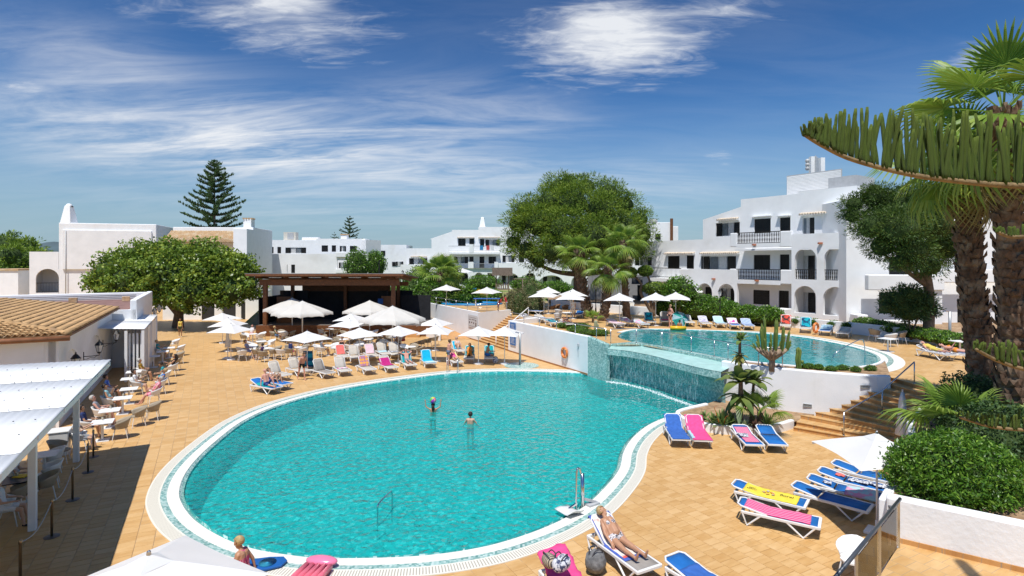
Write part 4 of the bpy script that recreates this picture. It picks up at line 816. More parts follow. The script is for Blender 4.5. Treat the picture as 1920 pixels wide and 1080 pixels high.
# dark restaurant opening under the terrace by the topiary
R_ = Fac((12, 66), (1, -.25)); rs = thing('garden_restaurant', 'dark open restaurant front with a grey canopy behind the palms', 'building'); b = MB(); r_ = R_.rect(1100, 515, 1240, 575); R_.block(b, r_[0], r_[1], 1.9, r_[3], 1.5, -1); b.build('wall', mat('grey_wall', (.28, .28, .29), .8, .1, 2), rs); b = MB(); r_ = R_.rect(1185, 527, 1235, 560); b.add([R_.at(r_[0], r_[3]+.5, 0), R_.at(r_[1], r_[3]+.5, 0), R_.at(r_[1], r_[3]-.3, 1.6), R_.at(r_[0], r_[3]-.3, 1.6)], [(0, 1, 2, 3), (3, 2, 1, 0)]); b.build('canopy', mat('dark_canvas', (.08, .085, .09), .8, .1, 3), rs)
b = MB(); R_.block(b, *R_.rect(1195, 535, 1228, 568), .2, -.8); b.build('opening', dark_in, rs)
# ---------------------------------------------------------------- stage
stg = thing('open_air_stage', 'brown timber open air stage with a slanted roof and black back walls', 'stage', (-23.0, 51.6, 0))
SX0, SX1 = .0, 15.4; black = mat('black_drape', (.012, .013, .016), .8, .3, 3)
b = MB(); b.box((7.6, 3.2, .5), (16.2, 6.6, 1.0)); b.build('platform', mat('stage_floor', (.17, .15, .135), .8, .2, 4), stg)
for k in range(6): b = MB(); b.box((7.6, -.13, .10+.168*k), (16.2, .06, .158)); b.build('front_board', wood, stg)
b = MB(); b.box((-.53, 3.2, .5), (.06, 6.6, .98)); b.build('side_board', wood, stg)
for x in (.15, 12.0): b = MB(); b.box((x, .3, 3.1), (.34, .34, 4.2)); b.build('post', wood, stg)
for x in (.6, 6, 11.4): b = MB(); b.box((x, 5.6, 2.9), (.3, .3, 3.8)); b.build('rear_post', wood, stg)
b = MB(); b.box((6.1, .3, 4.95), (12.9, .3, .55)); b.build('beam', wood, stg); b = MB(); b.box((6.1, 5.6, 4.6), (12.6, .3, .4)); b.build('rear_beam', wood, stg)
for i in range(11): x = -.2+i*1.27; b = MB(); b.bar((x, -.9, 5.52), (x, 6.6, 4.95), .14, .24); b.build('rafter', wood, stg)
b = MB(); b.bar((6.1, -1.1, 5.72), (6.1, 6.8, 5.12), 14.2, .07); b.build('roof_deck', wood, stg); b = MB(); b.bar((6.1, -1.15, 5.79), (6.1, 6.9, 5.18), 14.4, .05); b.build('roof_sheet', mat('roof_sheet', (.22, .21, .21), .6, .1, 2), stg)
b = MB(); b.box((6.1, -1.16, 5.66), (14.2, .05, .2)); b.build('fascia', wood, stg)
for i in range(6): b = MB(); b.box((1.6+i*1.8, -1.0, 5.44), (1.1, .12, .06)); b.build('stage_light', mat('cream_lamp', (.6, .55, .45), .5, .1, 5), stg)
b = MB(); b.box((6.0, 5.9, 2.4), (13.6, .12, 3.0)); b.build('back_drape', black, stg); b = MB(); b.box((6.0, 5.85, 4.2), (9.0, .1, .75)); b.build('back_panel', mat('dark_board', (.10, .045, .02), .7, .2, 4), stg)
for x in (1.1, 10.9):
    b = MB(); b.box((x, 2.2+(x > 5)*1.0, 2.25), (1.35, .14, 2.5)); b.build('side_panel', mat('brown_panel', (.20, .085, .032), .6, .15, 4), stg)
b = MB(); b.box((13.3, 4.8, 2.2), (3.0, .1, 2.6)); b.build('side_drape', black, stg); b = MB(); b.box((-.55, 3, 2.2), (.08, 5, 2.6)); b.build('side_drape', black, stg)
b = MB(); b.box((10.15, 3.1, 3.0), (.5, .1, .5)); b.build('round_sign', mat('blue_sign', (.02, .10, .35), .5, .1, 5), stg)
b = MB(); b.box((10.1, 4.4, 3.6), (.9, .5, .7)); b.box((2.2, 4.4, 3.6), (.9, .5, .7)); b.build('loudspeaker', black, stg)
sst = thing('stage_steps', 'short flight of terracotta steps up to the stage', 'steps', (-10.2, 51.0, 0))
for i in range(5): b = MB(); b.box((0, .35*i, .1+.2*i), (3.6, .4, .2-.001*i)); b.build('step', step_m, sst)
# ================================================================== vegetation
bark = mat('grey_bark', (.16, .115, .08), .95, .3, 6, .8, 18); palm_bark = mat('palm_bark', (.15, .095, .06), .95, .4, 9, .9, 25, col2=(.25, .18, .12)); boot_m = mat('palm_boot', (.13, .075, .045), .9, .45, 7, .5, 20, col2=(.26, .19, .13))
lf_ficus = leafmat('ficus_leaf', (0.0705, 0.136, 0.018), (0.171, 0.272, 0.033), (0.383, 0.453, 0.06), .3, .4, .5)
lf_pine = leafmat('pine_needles', (0.063, 0.122, 0.016), (0.169, 0.268, 0.0288), (0.338, 0.426, 0.056), .25)
lf_dark = leafmat('dark_needles', (0.033, 0.07, 0.0234), (0.06, 0.119, 0.0325), (0.105, 0.168, 0.052), .2)
lf_hedge = leafmat('hedge_leaf', (0.05, 0.132, 0.012), (0.112, 0.252, 0.0216), (0.25, 0.408, 0.048), .35, .4, .5)
lf_palm = leafmat('palm_frond', (0.0997, 0.186, 0.0247), (0.217, 0.342, 0.0494), (0.435, 0.513, 0.0988), .4, .45, .45)
lf_dry = leafmat('dry_frond', (.20, .15, .06), (.33, .27, .12), (.30, .33, .12), .35)
lf_olive = leafmat('olive_leaf', (.12, .13, .05), (.22, .21, .10), (.33, .30, .17), .3)
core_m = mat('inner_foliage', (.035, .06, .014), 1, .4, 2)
def lobes_crown(name, parent, lobes, d, clump, leaf, m, dens=1.0, depth=.8, up=.5, ratio=.5, base=None, point=None, core=.72, jit=.12):
    # lobes: (px, py, radius px, [distance offset]); every lobe is a cloud of leaf clumps on its skin
    parts = []; cb_ = MB()
    for lb in lobes:
        dd = d+(lb[3] if len(lb) > 3 else 0); c = np.array(Wd(lb[0], lb[1], dd)); r = lb[2]/F*dd; rad = np.array([r, r*depth, r*.88])
        if base is not None: c = c-np.array(base)
        n = max(6, int(9.5*dens*(r/clump)**2)); dirs = rng.normal(size=(n, 3)); dirs[:, 2] = dirs[:, 2]+.25; dirs /= np.linalg.norm(dirs, axis=1)[:, None]
        cc = c+dirs*rad*rng.uniform(.72, 1.06, n)[:, None]; k = int(26*(clump/leaf/2.2)**1.6); 
        for i in range(n):
            q = rng.normal(size=(k, 3)); q /= np.linalg.norm(q, axis=1)[:, None]; cr = clump*rng.uniform(.6, 1.15); pts = cc[i]+q*cr*np.array([1, 1, .7])*rng.uniform(.55, 1, k)[:, None]
            out = (q+dirs[i]*.8) if point else None
            parts.append(leafquads(pts, leaf, ratio, up, dirs=out, cvb=np.clip(.40+.32*q[:, 2]+rng.normal()*jit, 0, 1)))  # top light painted in: leaves coloured lighter towards the top of each clump
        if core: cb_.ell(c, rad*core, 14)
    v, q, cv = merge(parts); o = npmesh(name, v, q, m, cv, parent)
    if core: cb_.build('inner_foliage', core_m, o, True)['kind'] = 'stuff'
    return o
def bush(name, label, cat, loc, rad, leaf, m, n, group=None, up=.4, ratio=.45, lump=.16, stem=True, scatter=1.0):
    o = thing(name, label, cat, loc, 0, group); q = rng.normal(size=(n, 3)); q[:, 2] = np.abs(q[:, 2])*1.2-.35; q /= np.linalg.norm(q, axis=1)[:, None]
    ln = np.array([noise.noise(Vector(x)*3.1+Vector(loc)*.7)+.6*noise.noise(Vector(x)*7+Vector(loc)) for x in q]); r = (1+lump*ln)*rng.uniform(.84, 1.05, n)*np.where(rng.random(n) < .04, rng.uniform(1.02, 1.16, n), 1)
    pts = q*r[:, None]*np.array(rad)+np.array([0, 0, rad[2]*.55]); pts = pts[pts[:, 2] > .02]
    v, f, cv = leafquads(pts, leaf, ratio, up, dirs=q[:len(pts)]*.6+rng.normal(size=(len(pts), 3))*.5, cvb=np.clip(.4+1.1*ln[:len(pts)], .05, 1)); npmesh('foliage', v, f, m, cv, o)
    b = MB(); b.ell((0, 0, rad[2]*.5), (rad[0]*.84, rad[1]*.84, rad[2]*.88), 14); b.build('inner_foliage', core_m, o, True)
    if stem: b = MB(); b.tube([(0, 0, -.1), (.02, .01, rad[2]*.6)], [.06, .04], 7); b.build('stem', bark, o, True)
    return o
def trunk(parent, pts, rs, m=bark, n=10, name='trunk'):
    b = MB(); b.tube(spline(pts, 4, False), list(np.interp(np.linspace(0, 1, (len(pts)-1)*4+1), np.linspace(0, 1, len(rs)), rs)), n); return b.build(name, m, parent, True)
# ---- round ficus behind the deck
p0 = Vector((-34.9, 58.5, 0)); t_ = thing('round_tree', 'wide dome shaped green tree shading the end of the deck', 'tree', p0)
trunk(t_, [(0, 0, -.1), (.1, 0, 1.4), (.3, .1, 3.2)], [.62, .45, .34])
for a, h in ((-3.6, 4.6), (3.4, 4.8), (-1.6, 5.6), (1.9, 5.6), (.2, 6.2)): trunk(t_, [(.1, 0, 1.2), (a*.45, .3, h*.62), (a, .4, h)], [.3, .2, .1], name='limb')
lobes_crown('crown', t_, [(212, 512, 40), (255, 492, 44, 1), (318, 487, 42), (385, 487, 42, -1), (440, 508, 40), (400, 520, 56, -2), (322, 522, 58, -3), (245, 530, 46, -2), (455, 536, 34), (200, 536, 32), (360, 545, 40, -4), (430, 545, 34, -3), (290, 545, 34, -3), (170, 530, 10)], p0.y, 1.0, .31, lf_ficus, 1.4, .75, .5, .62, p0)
# ---- great stone pine
p0 = Vector((7.4, 60, 1.9)); t_ = thing('stone_pine', 'huge rounded stone pine behind the upper terrace palms', 'tree', p0)
trunk(t_, [(0, 0, -.1), (-.3, 0, 2.5), (-.1, .3, 5)], [.62, .5, .42])
for a, h in ((-5, 8.2), (5, 8.3), (-2.3, 9.5), (2.5, 10), (0, 11), (-6, 5.5), (6, 5.6)): trunk(t_, [(-.2, 0, 3.6), (a*.5, .2, h*.72), (a, 0, h)], [.34, .22, .1], name='limb')
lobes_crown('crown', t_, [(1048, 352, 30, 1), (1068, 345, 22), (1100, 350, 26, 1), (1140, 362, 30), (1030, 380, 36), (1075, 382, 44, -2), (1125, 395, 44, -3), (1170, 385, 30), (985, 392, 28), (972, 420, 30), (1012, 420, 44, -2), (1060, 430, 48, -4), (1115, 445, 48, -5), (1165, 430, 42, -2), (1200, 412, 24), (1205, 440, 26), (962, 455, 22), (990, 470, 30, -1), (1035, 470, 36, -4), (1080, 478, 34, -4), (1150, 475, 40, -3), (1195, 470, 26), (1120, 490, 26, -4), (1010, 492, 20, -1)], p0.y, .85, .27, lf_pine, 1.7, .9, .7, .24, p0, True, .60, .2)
# ---- pine at the apartments' end
p0 = Vector((25.6, 34.5, 2.0)); t_ = thing('leaning_pine', 'dark green pine with low boughs beside the apartment block', 'tree', p0)
trunk(t_, [(0, 0, -.1), (.1, 0, 3), (-.5, 0, 5.5), (-1.5, 0, 8)], [.34, .28, .22, .12])
for a, h in ((-4.2, 7.2), (-3, 5.6), (-1, 9), (1.2, 8.4)): trunk(t_, [(0, 0, 3.4), (a*.5, 0, h*.8), (a, 0, h)], [.16, .11, .05], name='limb')
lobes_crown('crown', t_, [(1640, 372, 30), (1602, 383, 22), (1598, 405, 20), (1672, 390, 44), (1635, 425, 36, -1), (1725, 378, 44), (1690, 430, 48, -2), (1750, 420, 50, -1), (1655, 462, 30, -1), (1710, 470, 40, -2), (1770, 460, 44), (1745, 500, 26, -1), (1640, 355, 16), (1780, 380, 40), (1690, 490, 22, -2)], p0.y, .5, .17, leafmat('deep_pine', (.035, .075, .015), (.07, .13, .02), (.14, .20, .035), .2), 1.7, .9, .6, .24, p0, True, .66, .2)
# ---- far pines on the skyline
for k, lb in enumerate(([(15, 462, 30), (50, 470, 28), (0, 490, 36)], [(60, 490, 30), (30, 510, 34), (85, 500, 20)], [(-5, 530, 30), (20, 480, 24)])):
    d = 120+k*-8; c = Wd(lb[0][0], 500, d); t_ = thing('far_pine', ('tall dark pine beyond the white house', 'lower bushy pine beside the white house', 'pale pine at the edge of the gardens')[k], 'tree', (c.x, c.y, 1.5)); trunk(t_, [(0, 0, -.5), (0, 0, 5)], [.5, .3]); lobes_crown('crown', t_, lb, d, 1.3, .7, lf_pine, 1.1, .9, .6, .3, (c.x, c.y, 1.5), True)
# ---- araucarias with tiers of branches
def araucaria(label, px, ytop, ybot, d, zbase, spread, tiers, group=None):
    top = Wd(px, ytop, d); zb = Wd(px, ybot, d).z; t_ = thing('norfolk_pine', label, 'tree', (top.x, top.y, zbase)); H = top.z-zbase; trunk(t_, [(0, 0, 0), (0, 0, H*.5), (0, 0, H)], [spread*.06, spread*.04, .02])
    parts = []; b = MB(); low = zb-zbase-1.2
    for i in range(tiers):
        f = i/(tiers-1); z = low+(H-low-.3)*(f**.85); Lb = spread*(1-f)**.8*random.uniform(.8, 1.1)+.12*spread*(f < .97)
        nb = 7 if f < .7 else 5; a0 = random.random()*6
        for k in range(nb):
            a = a0+2*math.pi*k/nb+random.uniform(-.2, .2); ln = Lb*random.uniform(.72, 1.1); rise = .10+.32*f+random.uniform(-.05, .12)
            path = [(math.cos(a)*ln*s, math.sin(a)*ln*s, z+ln*(rise*s+.22*s*s-.12*s)) for s in (0, .35, .7, 1)]; b.tube(path, [spread*.012, spread*.01, spread*.007, .01], 5)
            n = int(36*ln/spread*5)+10; s = rng.uniform(.18, 1, n); P = np.array(spline(path, 4, False)); idx = (s*(len(P)-1)).astype(int); c = P[idx]+rng.normal(size=(n, 3))*spread*.013; sidev = np.stack([-np.sin(a)*np.ones(n), np.cos(a)*np.ones(n), np.zeros(n)], 1)*rng.choice([-1, 1], n)[:, None]*.8
            dirs = np.array([math.cos(a)*.35, math.sin(a)*.35, .75])+sidev; dirs /= np.linalg.norm(dirs, axis=1)[:, None]; sz = spread*.105
            parts.append(leafquads(c+dirs*sz*.4, sz, .26, .1, dirs=dirs, cvb=.45+.3*(s-.5)))
    v, q, cv = merge(parts); o = npmesh('crown', v, q, lf_dark, cv, t_); b.build('branch', bark, o, True)['kind'] = 'stuff'
araucaria('tall tiered norfolk pine rising behind the tiled roof house', 402, 300, 432, 92, 0, 5.3, 14)
araucaria('slender tiered norfolk pine beyond the white apartments', 656, 404, 452, 125, 0, 2.7, 9)
araucaria('tiny tip of a norfolk pine on the far roofline', 627, 434, 452, 140, 0, 1.5, 5)
# ---- palms
def frond_mesh(pet, rad, nseg, spanv, droop, m, split=.5):
    vs = []; fs = []; cv = []
    def add(p): vs.append(p); return len(vs)-1
    w0 = .022*rad; k = 5
    for i in range(k):
        y0, y1 = pet*i/k, pet*(i+1)/k; fs.append((add((-w0, y0, 0)), add((w0, y0, 0)), add((w0, y1, .0)), add((-w0, y1, 0)))); cv += [.3]*4
    da = spanv/nseg
    for i in range(nseg):
        a = -spanv/2+da*(i+.5); rr = rad*(1-.28*(abs(a)/(spanv/2))**2)*random.uniform(.92, 1.05); g = rr*split; hw = g*math.tan(da/2)*1.03; c_ = random.uniform(.25, .8)
        def P(r_, off, fold): 
            x = r_*math.sin(a)+off*math.cos(a); y = pet+r_*math.cos(a)-off*math.sin(a); t = r_/rr; return (x, y, fold-droop*rad*t*t*t-.10*rad*abs(math.sin(a))*t)
        b0 = add(P(0, 0, 0)); l1 = add(P(g, -hw, 0)); m1 = add(P(g, 0, .05*rad*da*4)); r1 = add(P(g, hw, 0)); l2 = add(P(rr*.78, -hw*.62, 0)); r2 = add(P(rr*.78, hw*.62, 0)); tp = add(P(rr, 0, -.06*rad)); tp2 = add(P(rr, .004, -.06*rad)); m2 = add(P(rr*.78, 0, .02*rad))
        cv += [c_*.7, c_, c_*.8, c_, c_, c_, min(1, c_+.3), min(1, c_+.3), c_]; fs += [(b0, m1, l1, l1), (b0, r1, m1, m1), (l1, m1, m2, l2), (m1, r1, r2, m2), (l2, m2, tp, tp), (m2, r2, tp2, tp2)]
    me = bpy.data.meshes.new('frond'); me.from_pydata(vs, [], [tuple(dict.fromkeys(f)) for f in fs]); me.attributes.new('cv', 'FLOAT', 'POINT').data.foreach_set('value', cv); me.materials.append(m); me.update(); return me
FR = [frond_mesh(1.0, 1.0, 26, R(230), dr, lf_palm) for dr in (.12, .28, .5)]; FRD = [frond_mesh(.9, .9, 18, R(150), .75, lf_dry)]
def palm(label, base, top, r0, r1, nf, size, elev=(78, -35), dry=0, boots=0, lean=None, cat='palm tree', name='palm_tree', seed=1, skirt=None):
    random.seed(seed); base = Vector(base); top = Vector(top)-base; t_ = thing(name, label, cat, base); mid = top*.5+Vector((lean or 0, 0, 0)); pts = [(0, 0, -.2), tuple(mid), tuple(top)]; trunk(t_, pts, [r0*1.1, (r0+r1)/2, r1], palm_bark, 12)
    if boots:
        b = MB(); sp_ = spline(pts, 20, False)
        for k in range(boots):
            f = (k+.5)/boots; p = sp_[int(f*(len(sp_)-1))]; a = k*2.4; rr = (r0*(1-f)+r1*f)*1.0; o_ = Vector((math.cos(a), math.sin(a), 0)); tdir = Vector((-o_.y, o_.x, 0)); h = random.uniform(.22, .46)*r0*2.6; s = random.uniform(.08, .2)*r0*2.6; flare = random.uniform(.1, .5)*r0; q = p+o_*rr*.9
            b.add([q-tdir*s, q+tdir*s, q+o_*flare+tdir*s*.55+Vector((0, 0, h)), q+o_*flare-tdir*s*.55+Vector((0, 0, h)), q+o_*flare*1.1+Vector((0, 0, h*.5))], [(0, 1, 4), (1, 2, 4), (2, 3, 4), (3, 0, 4), (0, 3, 2, 1)])
        b.build('leaf_bases', boot_m, t_)['kind'] = 'stuff'
    for k in range(nf):
        f = (k+.5)/nf; a = k*2.399963+random.uniform(-.25, .25); el = R(elev[0]+(elev[1]-elev[0])*f+random.uniform(-8, 8)); me = FR[0 if f < .35 else (1 if f < .75 else 2)]
        o = link('frond', me, t_); o.location = top; s = size*random.uniform(.85, 1.1)*(.75+.5*min(f, .5)); o.scale = (s, s, s); o.rotation_euler = (Matrix.Rotation(a, 4, 'Z') @ Matrix.Rotation(el, 4, 'X') @ Matrix.Rotation(random.uniform(-.4, .4), 4, 'Y')).to_euler()
    for k in range(dry):
        a = k*2.4+.7; el = R(random.uniform(-50, -78)); o = link('dry_frond', FRD[0], t_); o.location = top-Vector((0, 0, .1+.1*(k % 3))); s = size*random.uniform(.75, 1.0); o.scale = (s*.8, s, s); o.rotation_euler = (Matrix.Rotation(a, 4, 'Z') @ Matrix.Rotation(el, 4, 'X')).to_euler()
    return t_
palm('palm with a thick leaning trunk in front of the stone pine', (6.9, 50.5, 1.95), (6.1, 50.5, 7.7), .42, .36, 20, 1.25, dry=7, boots=260, lean=-.2, seed=2)
palm('shorter palm with a yellowing crown between its taller neighbours', (7.6, 46.8, 1.95), (8.05, 46.8, 6.3), .34, .30, 18, 1.15, (70, -45), dry=8, boots=200, lean=.1, seed=3)
palm('tallest slim palm of the terrace trio', (9.8, 47.7, 1.95), (9.5, 47.7, 8.5), .30, .24, 20, 1.25, dry=8, boots=160, lean=-.05, seed=4)
palm('bushy fan palm beside the playground hedge', (-8.6, 66.5, 1.9), (-8.6, 66.5, 5.4), .34, .34, 26, 1.75, (80, -50), dry=6, boots=80, seed=5)
palm('massive shaggy palm trunk behind the planting bed', (15.45, 18.2, 1.7), (14.75, 18.2, 10.4), .34, .29, 20, 1.35, (70, -55), dry=10, boots=760, lean=-.15, seed=6)
palm('second shaggy palm closest to the norfolk branches', (14.2, 15.9, 1.7), (13.95, 15.9, 11.2), .34, .28, 20, 1.5, (75, -50), dry=6, boots=700, lean=.1, seed=9)
palm('low fan palm with broad green leaves above the clipped bush', (13.0, 16.2, 1.7), (12.9, 16.0, 2.2), .20, .16, 13, 1.02, (66, 8), 0, 40, seed=11)
palm('young fan palm in the flower bed', W(1425, 800, .27), W(1425, 800, .27)+Vector((0, 0, .55)), .13, .1, 9, .72, (70, 5), 0, 16, seed=12)
palm('small fan palm among the terrace loungers', W(1112, 604, 1.98), W(1112, 604, 1.98)+Vector((0, 0, .3)), .1, .1, 8, .5, (75, 15), 0, 0, seed=13)
random.seed(21)
# ---- norfolk branches reaching in from a tree outside the frame
finger = leafmat('norfolk_finger', (0.108, 0.179, 0.024), (0.172, 0.261, 0.036), (0.287, 0.385, 0.06), .12, .55, .3)
def fingmesh(bend):
    b = MB(); n = 9; pts = [(bend*(i/n)**2*.4, 0, i/n) for i in range(n+1)]; rs = [.026, .034, .036, .036, .036, .036, .036, .036, .034, .022]; b.tube(pts, rs, 7)
    me = b.mesh('branchlet', finger, True); cv = [min(1, (.12+.5*v.co.z+(.35 if v.co.z > .9 else 0))+random.uniform(-.18, .18)) for v in me.vertices]; me.attributes.new('cv', 'FLOAT', 'POINT').data.foreach_set('value', cv); return me
FG = [fingmesh(x) for x in (-.18, -.06, .05, .16)]
def scale_bump(m):
    t = m.node_tree; p = t.nodes['Principled BSDF']; tcn = t.nodes.new('ShaderNodeTexCoord'); v = t.nodes.new('ShaderNodeTexVoronoi'); mp = t.nodes.new('ShaderNodeMapping'); mp.inputs['Scale'].default_value = (45, 45, 30); t.links.new(tcn.outputs['Object'], mp.inputs[0]); t.links.new(mp.outputs[0], v.inputs['Vector']); bn = t.nodes.new('ShaderNodeBump'); bn.inputs['Strength'].default_value = .9; bn.inputs['Distance'].default_value = .02; bn.invert = True; t.links.new(v.outputs['Distance'], bn.inputs['Height']); t.links.new(bn.outputs[0], p.inputs['Normal'])
scale_bump(finger)
nf = thing('norfolk_pine', 'norfolk pine whose long branch of upright green fingers reaches over the garden', 'tree', (7.5, 6.4, 0)); nb = Vector((7.5, 6.4, 0)); trunk(nf, [(0, 0, -.2), (.1, 0, 5), (.1, 0, 12)], [.26, .2, .12])
def nbranch(pix, d0, d1, hs, n, spread=.16, thick=.055):
    d0, d1, spread, thick = d0*.7, d1*.7, spread*.7, thick*.7; hs = [h*.7 for h in hs]
    P = [Wd(x, y, d0+(d1-d0)*i/(len(pix)-1))-nb for i, (x, y) in enumerate(pix)]; sp_ = spline(P, 10, False); b = MB(); b.tube(sp_, list(np.linspace(.018, thick, len(sp_))), 8); br = b.build('branch', mat('young_bark', (.22, .15, .07), .9, .3, 14, .6, 30), nf, True)
    for k in range(n):
        f = (k+random.random())/n; p = sp_[min(int(f*(len(sp_)-1)), len(sp_)-2)]; h = np.interp(f, np.linspace(0, 1, len(hs)), hs)*random.uniform(.68, 1.12); o = link('branchlet', FG[k % 4], br); sidev = random.choice((-1, 1))*random.uniform(.2, 1)*spread
        o.location = p+Vector((random.uniform(-.03, .03), sidev*.25, .0)); w_ = random.uniform(.42, .62)*(.55+.45*min(1, h/.42)); o.scale = (w_, w_, h); o.rotation_euler = (-sidev*.9, random.uniform(-.16, .10)-.22*(1-f)*(f < .25), random.uniform(0, 6.28))
nbranch([(1510, 254), (1545, 275), (1600, 300), (1700, 326), (1800, 340), (1900, 348), (2010, 350)], 8.4, 9.2, (.16, .42, .75, .95, 1.05, 1.1, 1.1), 150)
nbranch([(1872, 436), (1900, 444), (1960, 440)], 8.6, 9.1, (.10, .16, .22), 26, .1, .03)
nbranch([(1830, 655), (1870, 676), (1920, 692), (1990, 700)], 9.0, 9.2, (.12, .3, .42, .45), 44, .2, .035)
nbranch([(1800, 782), (1860, 800), (1930, 806), (1990, 800)], 9.6, 9.4, (.08, .22, .34, .36), 40, .2, .03)
# ---- bushes and hedges
bush('clipped_bush', 'bright green clipped round bush overhanging the white wall', 'bush', (10.05, 12.75, 1.5), (1.36, 1.15, 1.0), .105, lf_hedge, 15000, ratio=.32, lump=.14)
bush('dark_shrub', 'dark leafy shrub under the low fan palm', 'bush', (13.1, 14.9, 1.6), (1.5, 1.3, 1.0), .10, lf_dark, 7000, lump=.25)
bush('dark_shrub', 'dark ivy like shrub at the foot of the shaggy palms', 'bush', (14.2, 17.2, 1.6), (1.2, 1.0, 1.2), .10, lf_dark, 5000, lump=.25)
bush('small_shrub', 'small weedy shrub on bare earth beside the clipped bush', 'bush', (11.8, 12.3, 1.7), (.5, .4, .28), .08, lf_hedge, 900)
def gbush(px, py, rx, rz, label, m=lf_hedge, z=2.3, leaf=.16, n=2200, name='garden_bush', ry=None, lump=.2, d=None):
    p = W(px, py, z) if d is None else Wd(px, py, d); return bush(name, label, 'bush', (p.x, p.y, p.z), (rx, ry or rx*.7, rz), leaf, m, n, lump=lump)
for q in ((1290, 591, 1.2, 1.0, 'leafy hedge bush behind the terrace parasols'), (1318, 592, 1.5, 1.15, 'bright hedge bush on the garden wall beside the umbrellas'), (1345, 594, 1.3, 1.05, 'rounded hedge bush next to the lamp post'), (1368, 597, 1.0, .9, 'small hedge bush before the patio wall'), (1403, 600, 1.3, .75, 'spreading bush under the lowest balcony'), (1440, 603, 1.2, .75, 'spreading bush before the ground floor window'), (1243, 588, 1.0, .8, 'dark bush at the foot of the topiary')): gbush(*q)
for k in range(7): gbush(1622+k*30, 612+k*6, .9, .42, ('low hedge bush at the corner of the arcade', 'second low hedge bush along the shaded wing', 'third low hedge bush along the shaded wing', 'low hedge bush at the foot of the small tree', 'low hedge bush just past the small tree', 'low hedge bush near the shower post', 'last low hedge bush before the palm trunks')[k], leaf=.12, n=1100)
for k, x in enumerate((1496, 1528, 1563, 1590)): gbush(x, 606+k*3.2, .45, .3, ('tiny shrub on the garden wall under the arches', 'tiny shrub behind the red towel lounger', 'tiny shrub behind the turquoise lounger', 'tiny shrub at the arcade corner')[k], leaf=.1, n=400)
for q in ((745, 575, 2.3, 1.9, 'wide leafy bush with pale flowers beside the path', 62), (775, 568, 2.6, 2.6, 'tall rounded bush beside the fan palm', 65), (800, 570, 1.9, 2.2, 'dense bush between path and ramp wall', 64), (790, 545, 2.2, 2.6, 'dark bush behind the rounded bush', 70), (848, 562, 1.7, 1.5, 'dark bush under the fan palm fronds', 66), (878, 566, 1.6, 1.5, 'clipped round bush beside the small pool', 66), (918, 568, 1.6, 1.4, 'clipped round bush near the playground slide', 68), (905, 536, 3.0, 1.3, 'long hedge in front of the arches', 88), (985, 540, 2.4, 1.4, 'hedge clump beside the far lawn', 88), (1040, 545, 2.6, 1.1, 'hedge under the great pine', 82), (840, 530, 2.2, 3.0, 'tall clipped bush behind the fan palm', 86), (670, 508, 2.0, 2.6, 'bush behind the stage roof', 84), (702, 505, 1.9, 2.4, 'bush in front of the rear apartments', 88)):
    p = Wd(q[0], q[1], q[5]); bush('garden_bush', q[4], 'bush', (p.x, p.y, max(.4, p.z-q[3]*.3)), (q[2], q[2]*.7, q[3]), .26, lf_hedge if q[0] not in (848, 790, 840) else lf_ficus, 2000, lump=.22)
for q in ((975, 590, .9, 1.5, 'pale feathery shrub at the head of the stairs'), (995, 583, 1.3, 2.0, 'dry silvery shrub behind the blue loungers'), (1005, 588, .9, 1.0, 'green undergrowth beside the stairs'), (960, 583, .7, 1.3, 'pale grassy shrub by the stair wall')): gbush(q[0], q[1], q[2], q[3], q[4], lf_olive, 1.95, .14, 1600, 'feathery_shrub', lump=.5)
# small tree in front of the shaded wing
p0 = W(1708, 634, 2.2); t_ = thing('small_tree', 'small dark oleander tree standing in the garden bed', 'tree', p0)
for k in range(5): trunk(t_, [(0, 0, -.1), (.25*math.cos(k*1.3), .2*math.sin(k*1.3), .8), (.8*math.cos(k*1.3), .5*math.sin(k*1.3), 1.9)], [.07, .05, .03], name='stem')
lobes_crown('crown', t_, [(1680, 562, 24), (1705, 555, 26), (1732, 565, 24), (1665, 575, 16), (1745, 580, 16), (1705, 585, 26), (1690, 575, 24), (1725, 580, 22)], p0.y, .34, .19, lf_dark, 1.3, .9, .3, .25, p0, True)
# loose tree behind the umbrellas
p0 = W(1275, 592, 2.3); t_ = thing('small_tree', 'loose light green tree between topiary and arches', 'tree', p0)
trunk(t_, [(0, 0, -.1), (0, 0, 1.5), (.2, 0, 3)], [.14, .1, .05]); lobes_crown('crown', t_, [(1275, 540, 24), (1258, 550, 18), (1293, 548, 18), (1280, 558, 20), (1262, 535, 14)], p0.y, .45, .25, lf_hedge, 1.1, .9, .4, .35, p0)
# cloud pruned topiary
p0 = W(1226, 590, 2.3); t_ = thing('topiary', 'cloud pruned topiary with three clipped pads on bent stems', 'topiary', p0)
for x, y, rx, rz in ((1210, 508, 14, 10), (1228, 541, 23, 13), (1182, 511, 13, 10)):
    c = Wd(x, y, p0.y)-p0; s = p0.y/F; trunk(t_, [(0, 0, -.1), (c.x*.55, 0, c.z*.5), (c.x*.6+.1, 0, c.z*.75), tuple(c)], [.16, .12, .1, .07], name='stem'); n = 1500; q = rng.normal(size=(n, 3)); q /= np.linalg.norm(q, axis=1)[:, None]; v, f, cv = leafquads(q*np.array([rx*s, rx*s*.8, rz*s])*rng.uniform(.9, 1.06, n)[:, None]+np.array(c), .15, .5, .3, cvb=.35+.3*q[:, 2]); o = npmesh('pad', v, f, lf_ficus, cv, t_); b = MB(); b.ell(c, (rx*s*.9, rx*s*.72, rz*s*.9), 12); b.build('inner_foliage', core_m, o, True)  # pad leaves coloured lighter on top, painted top light like the tree crowns
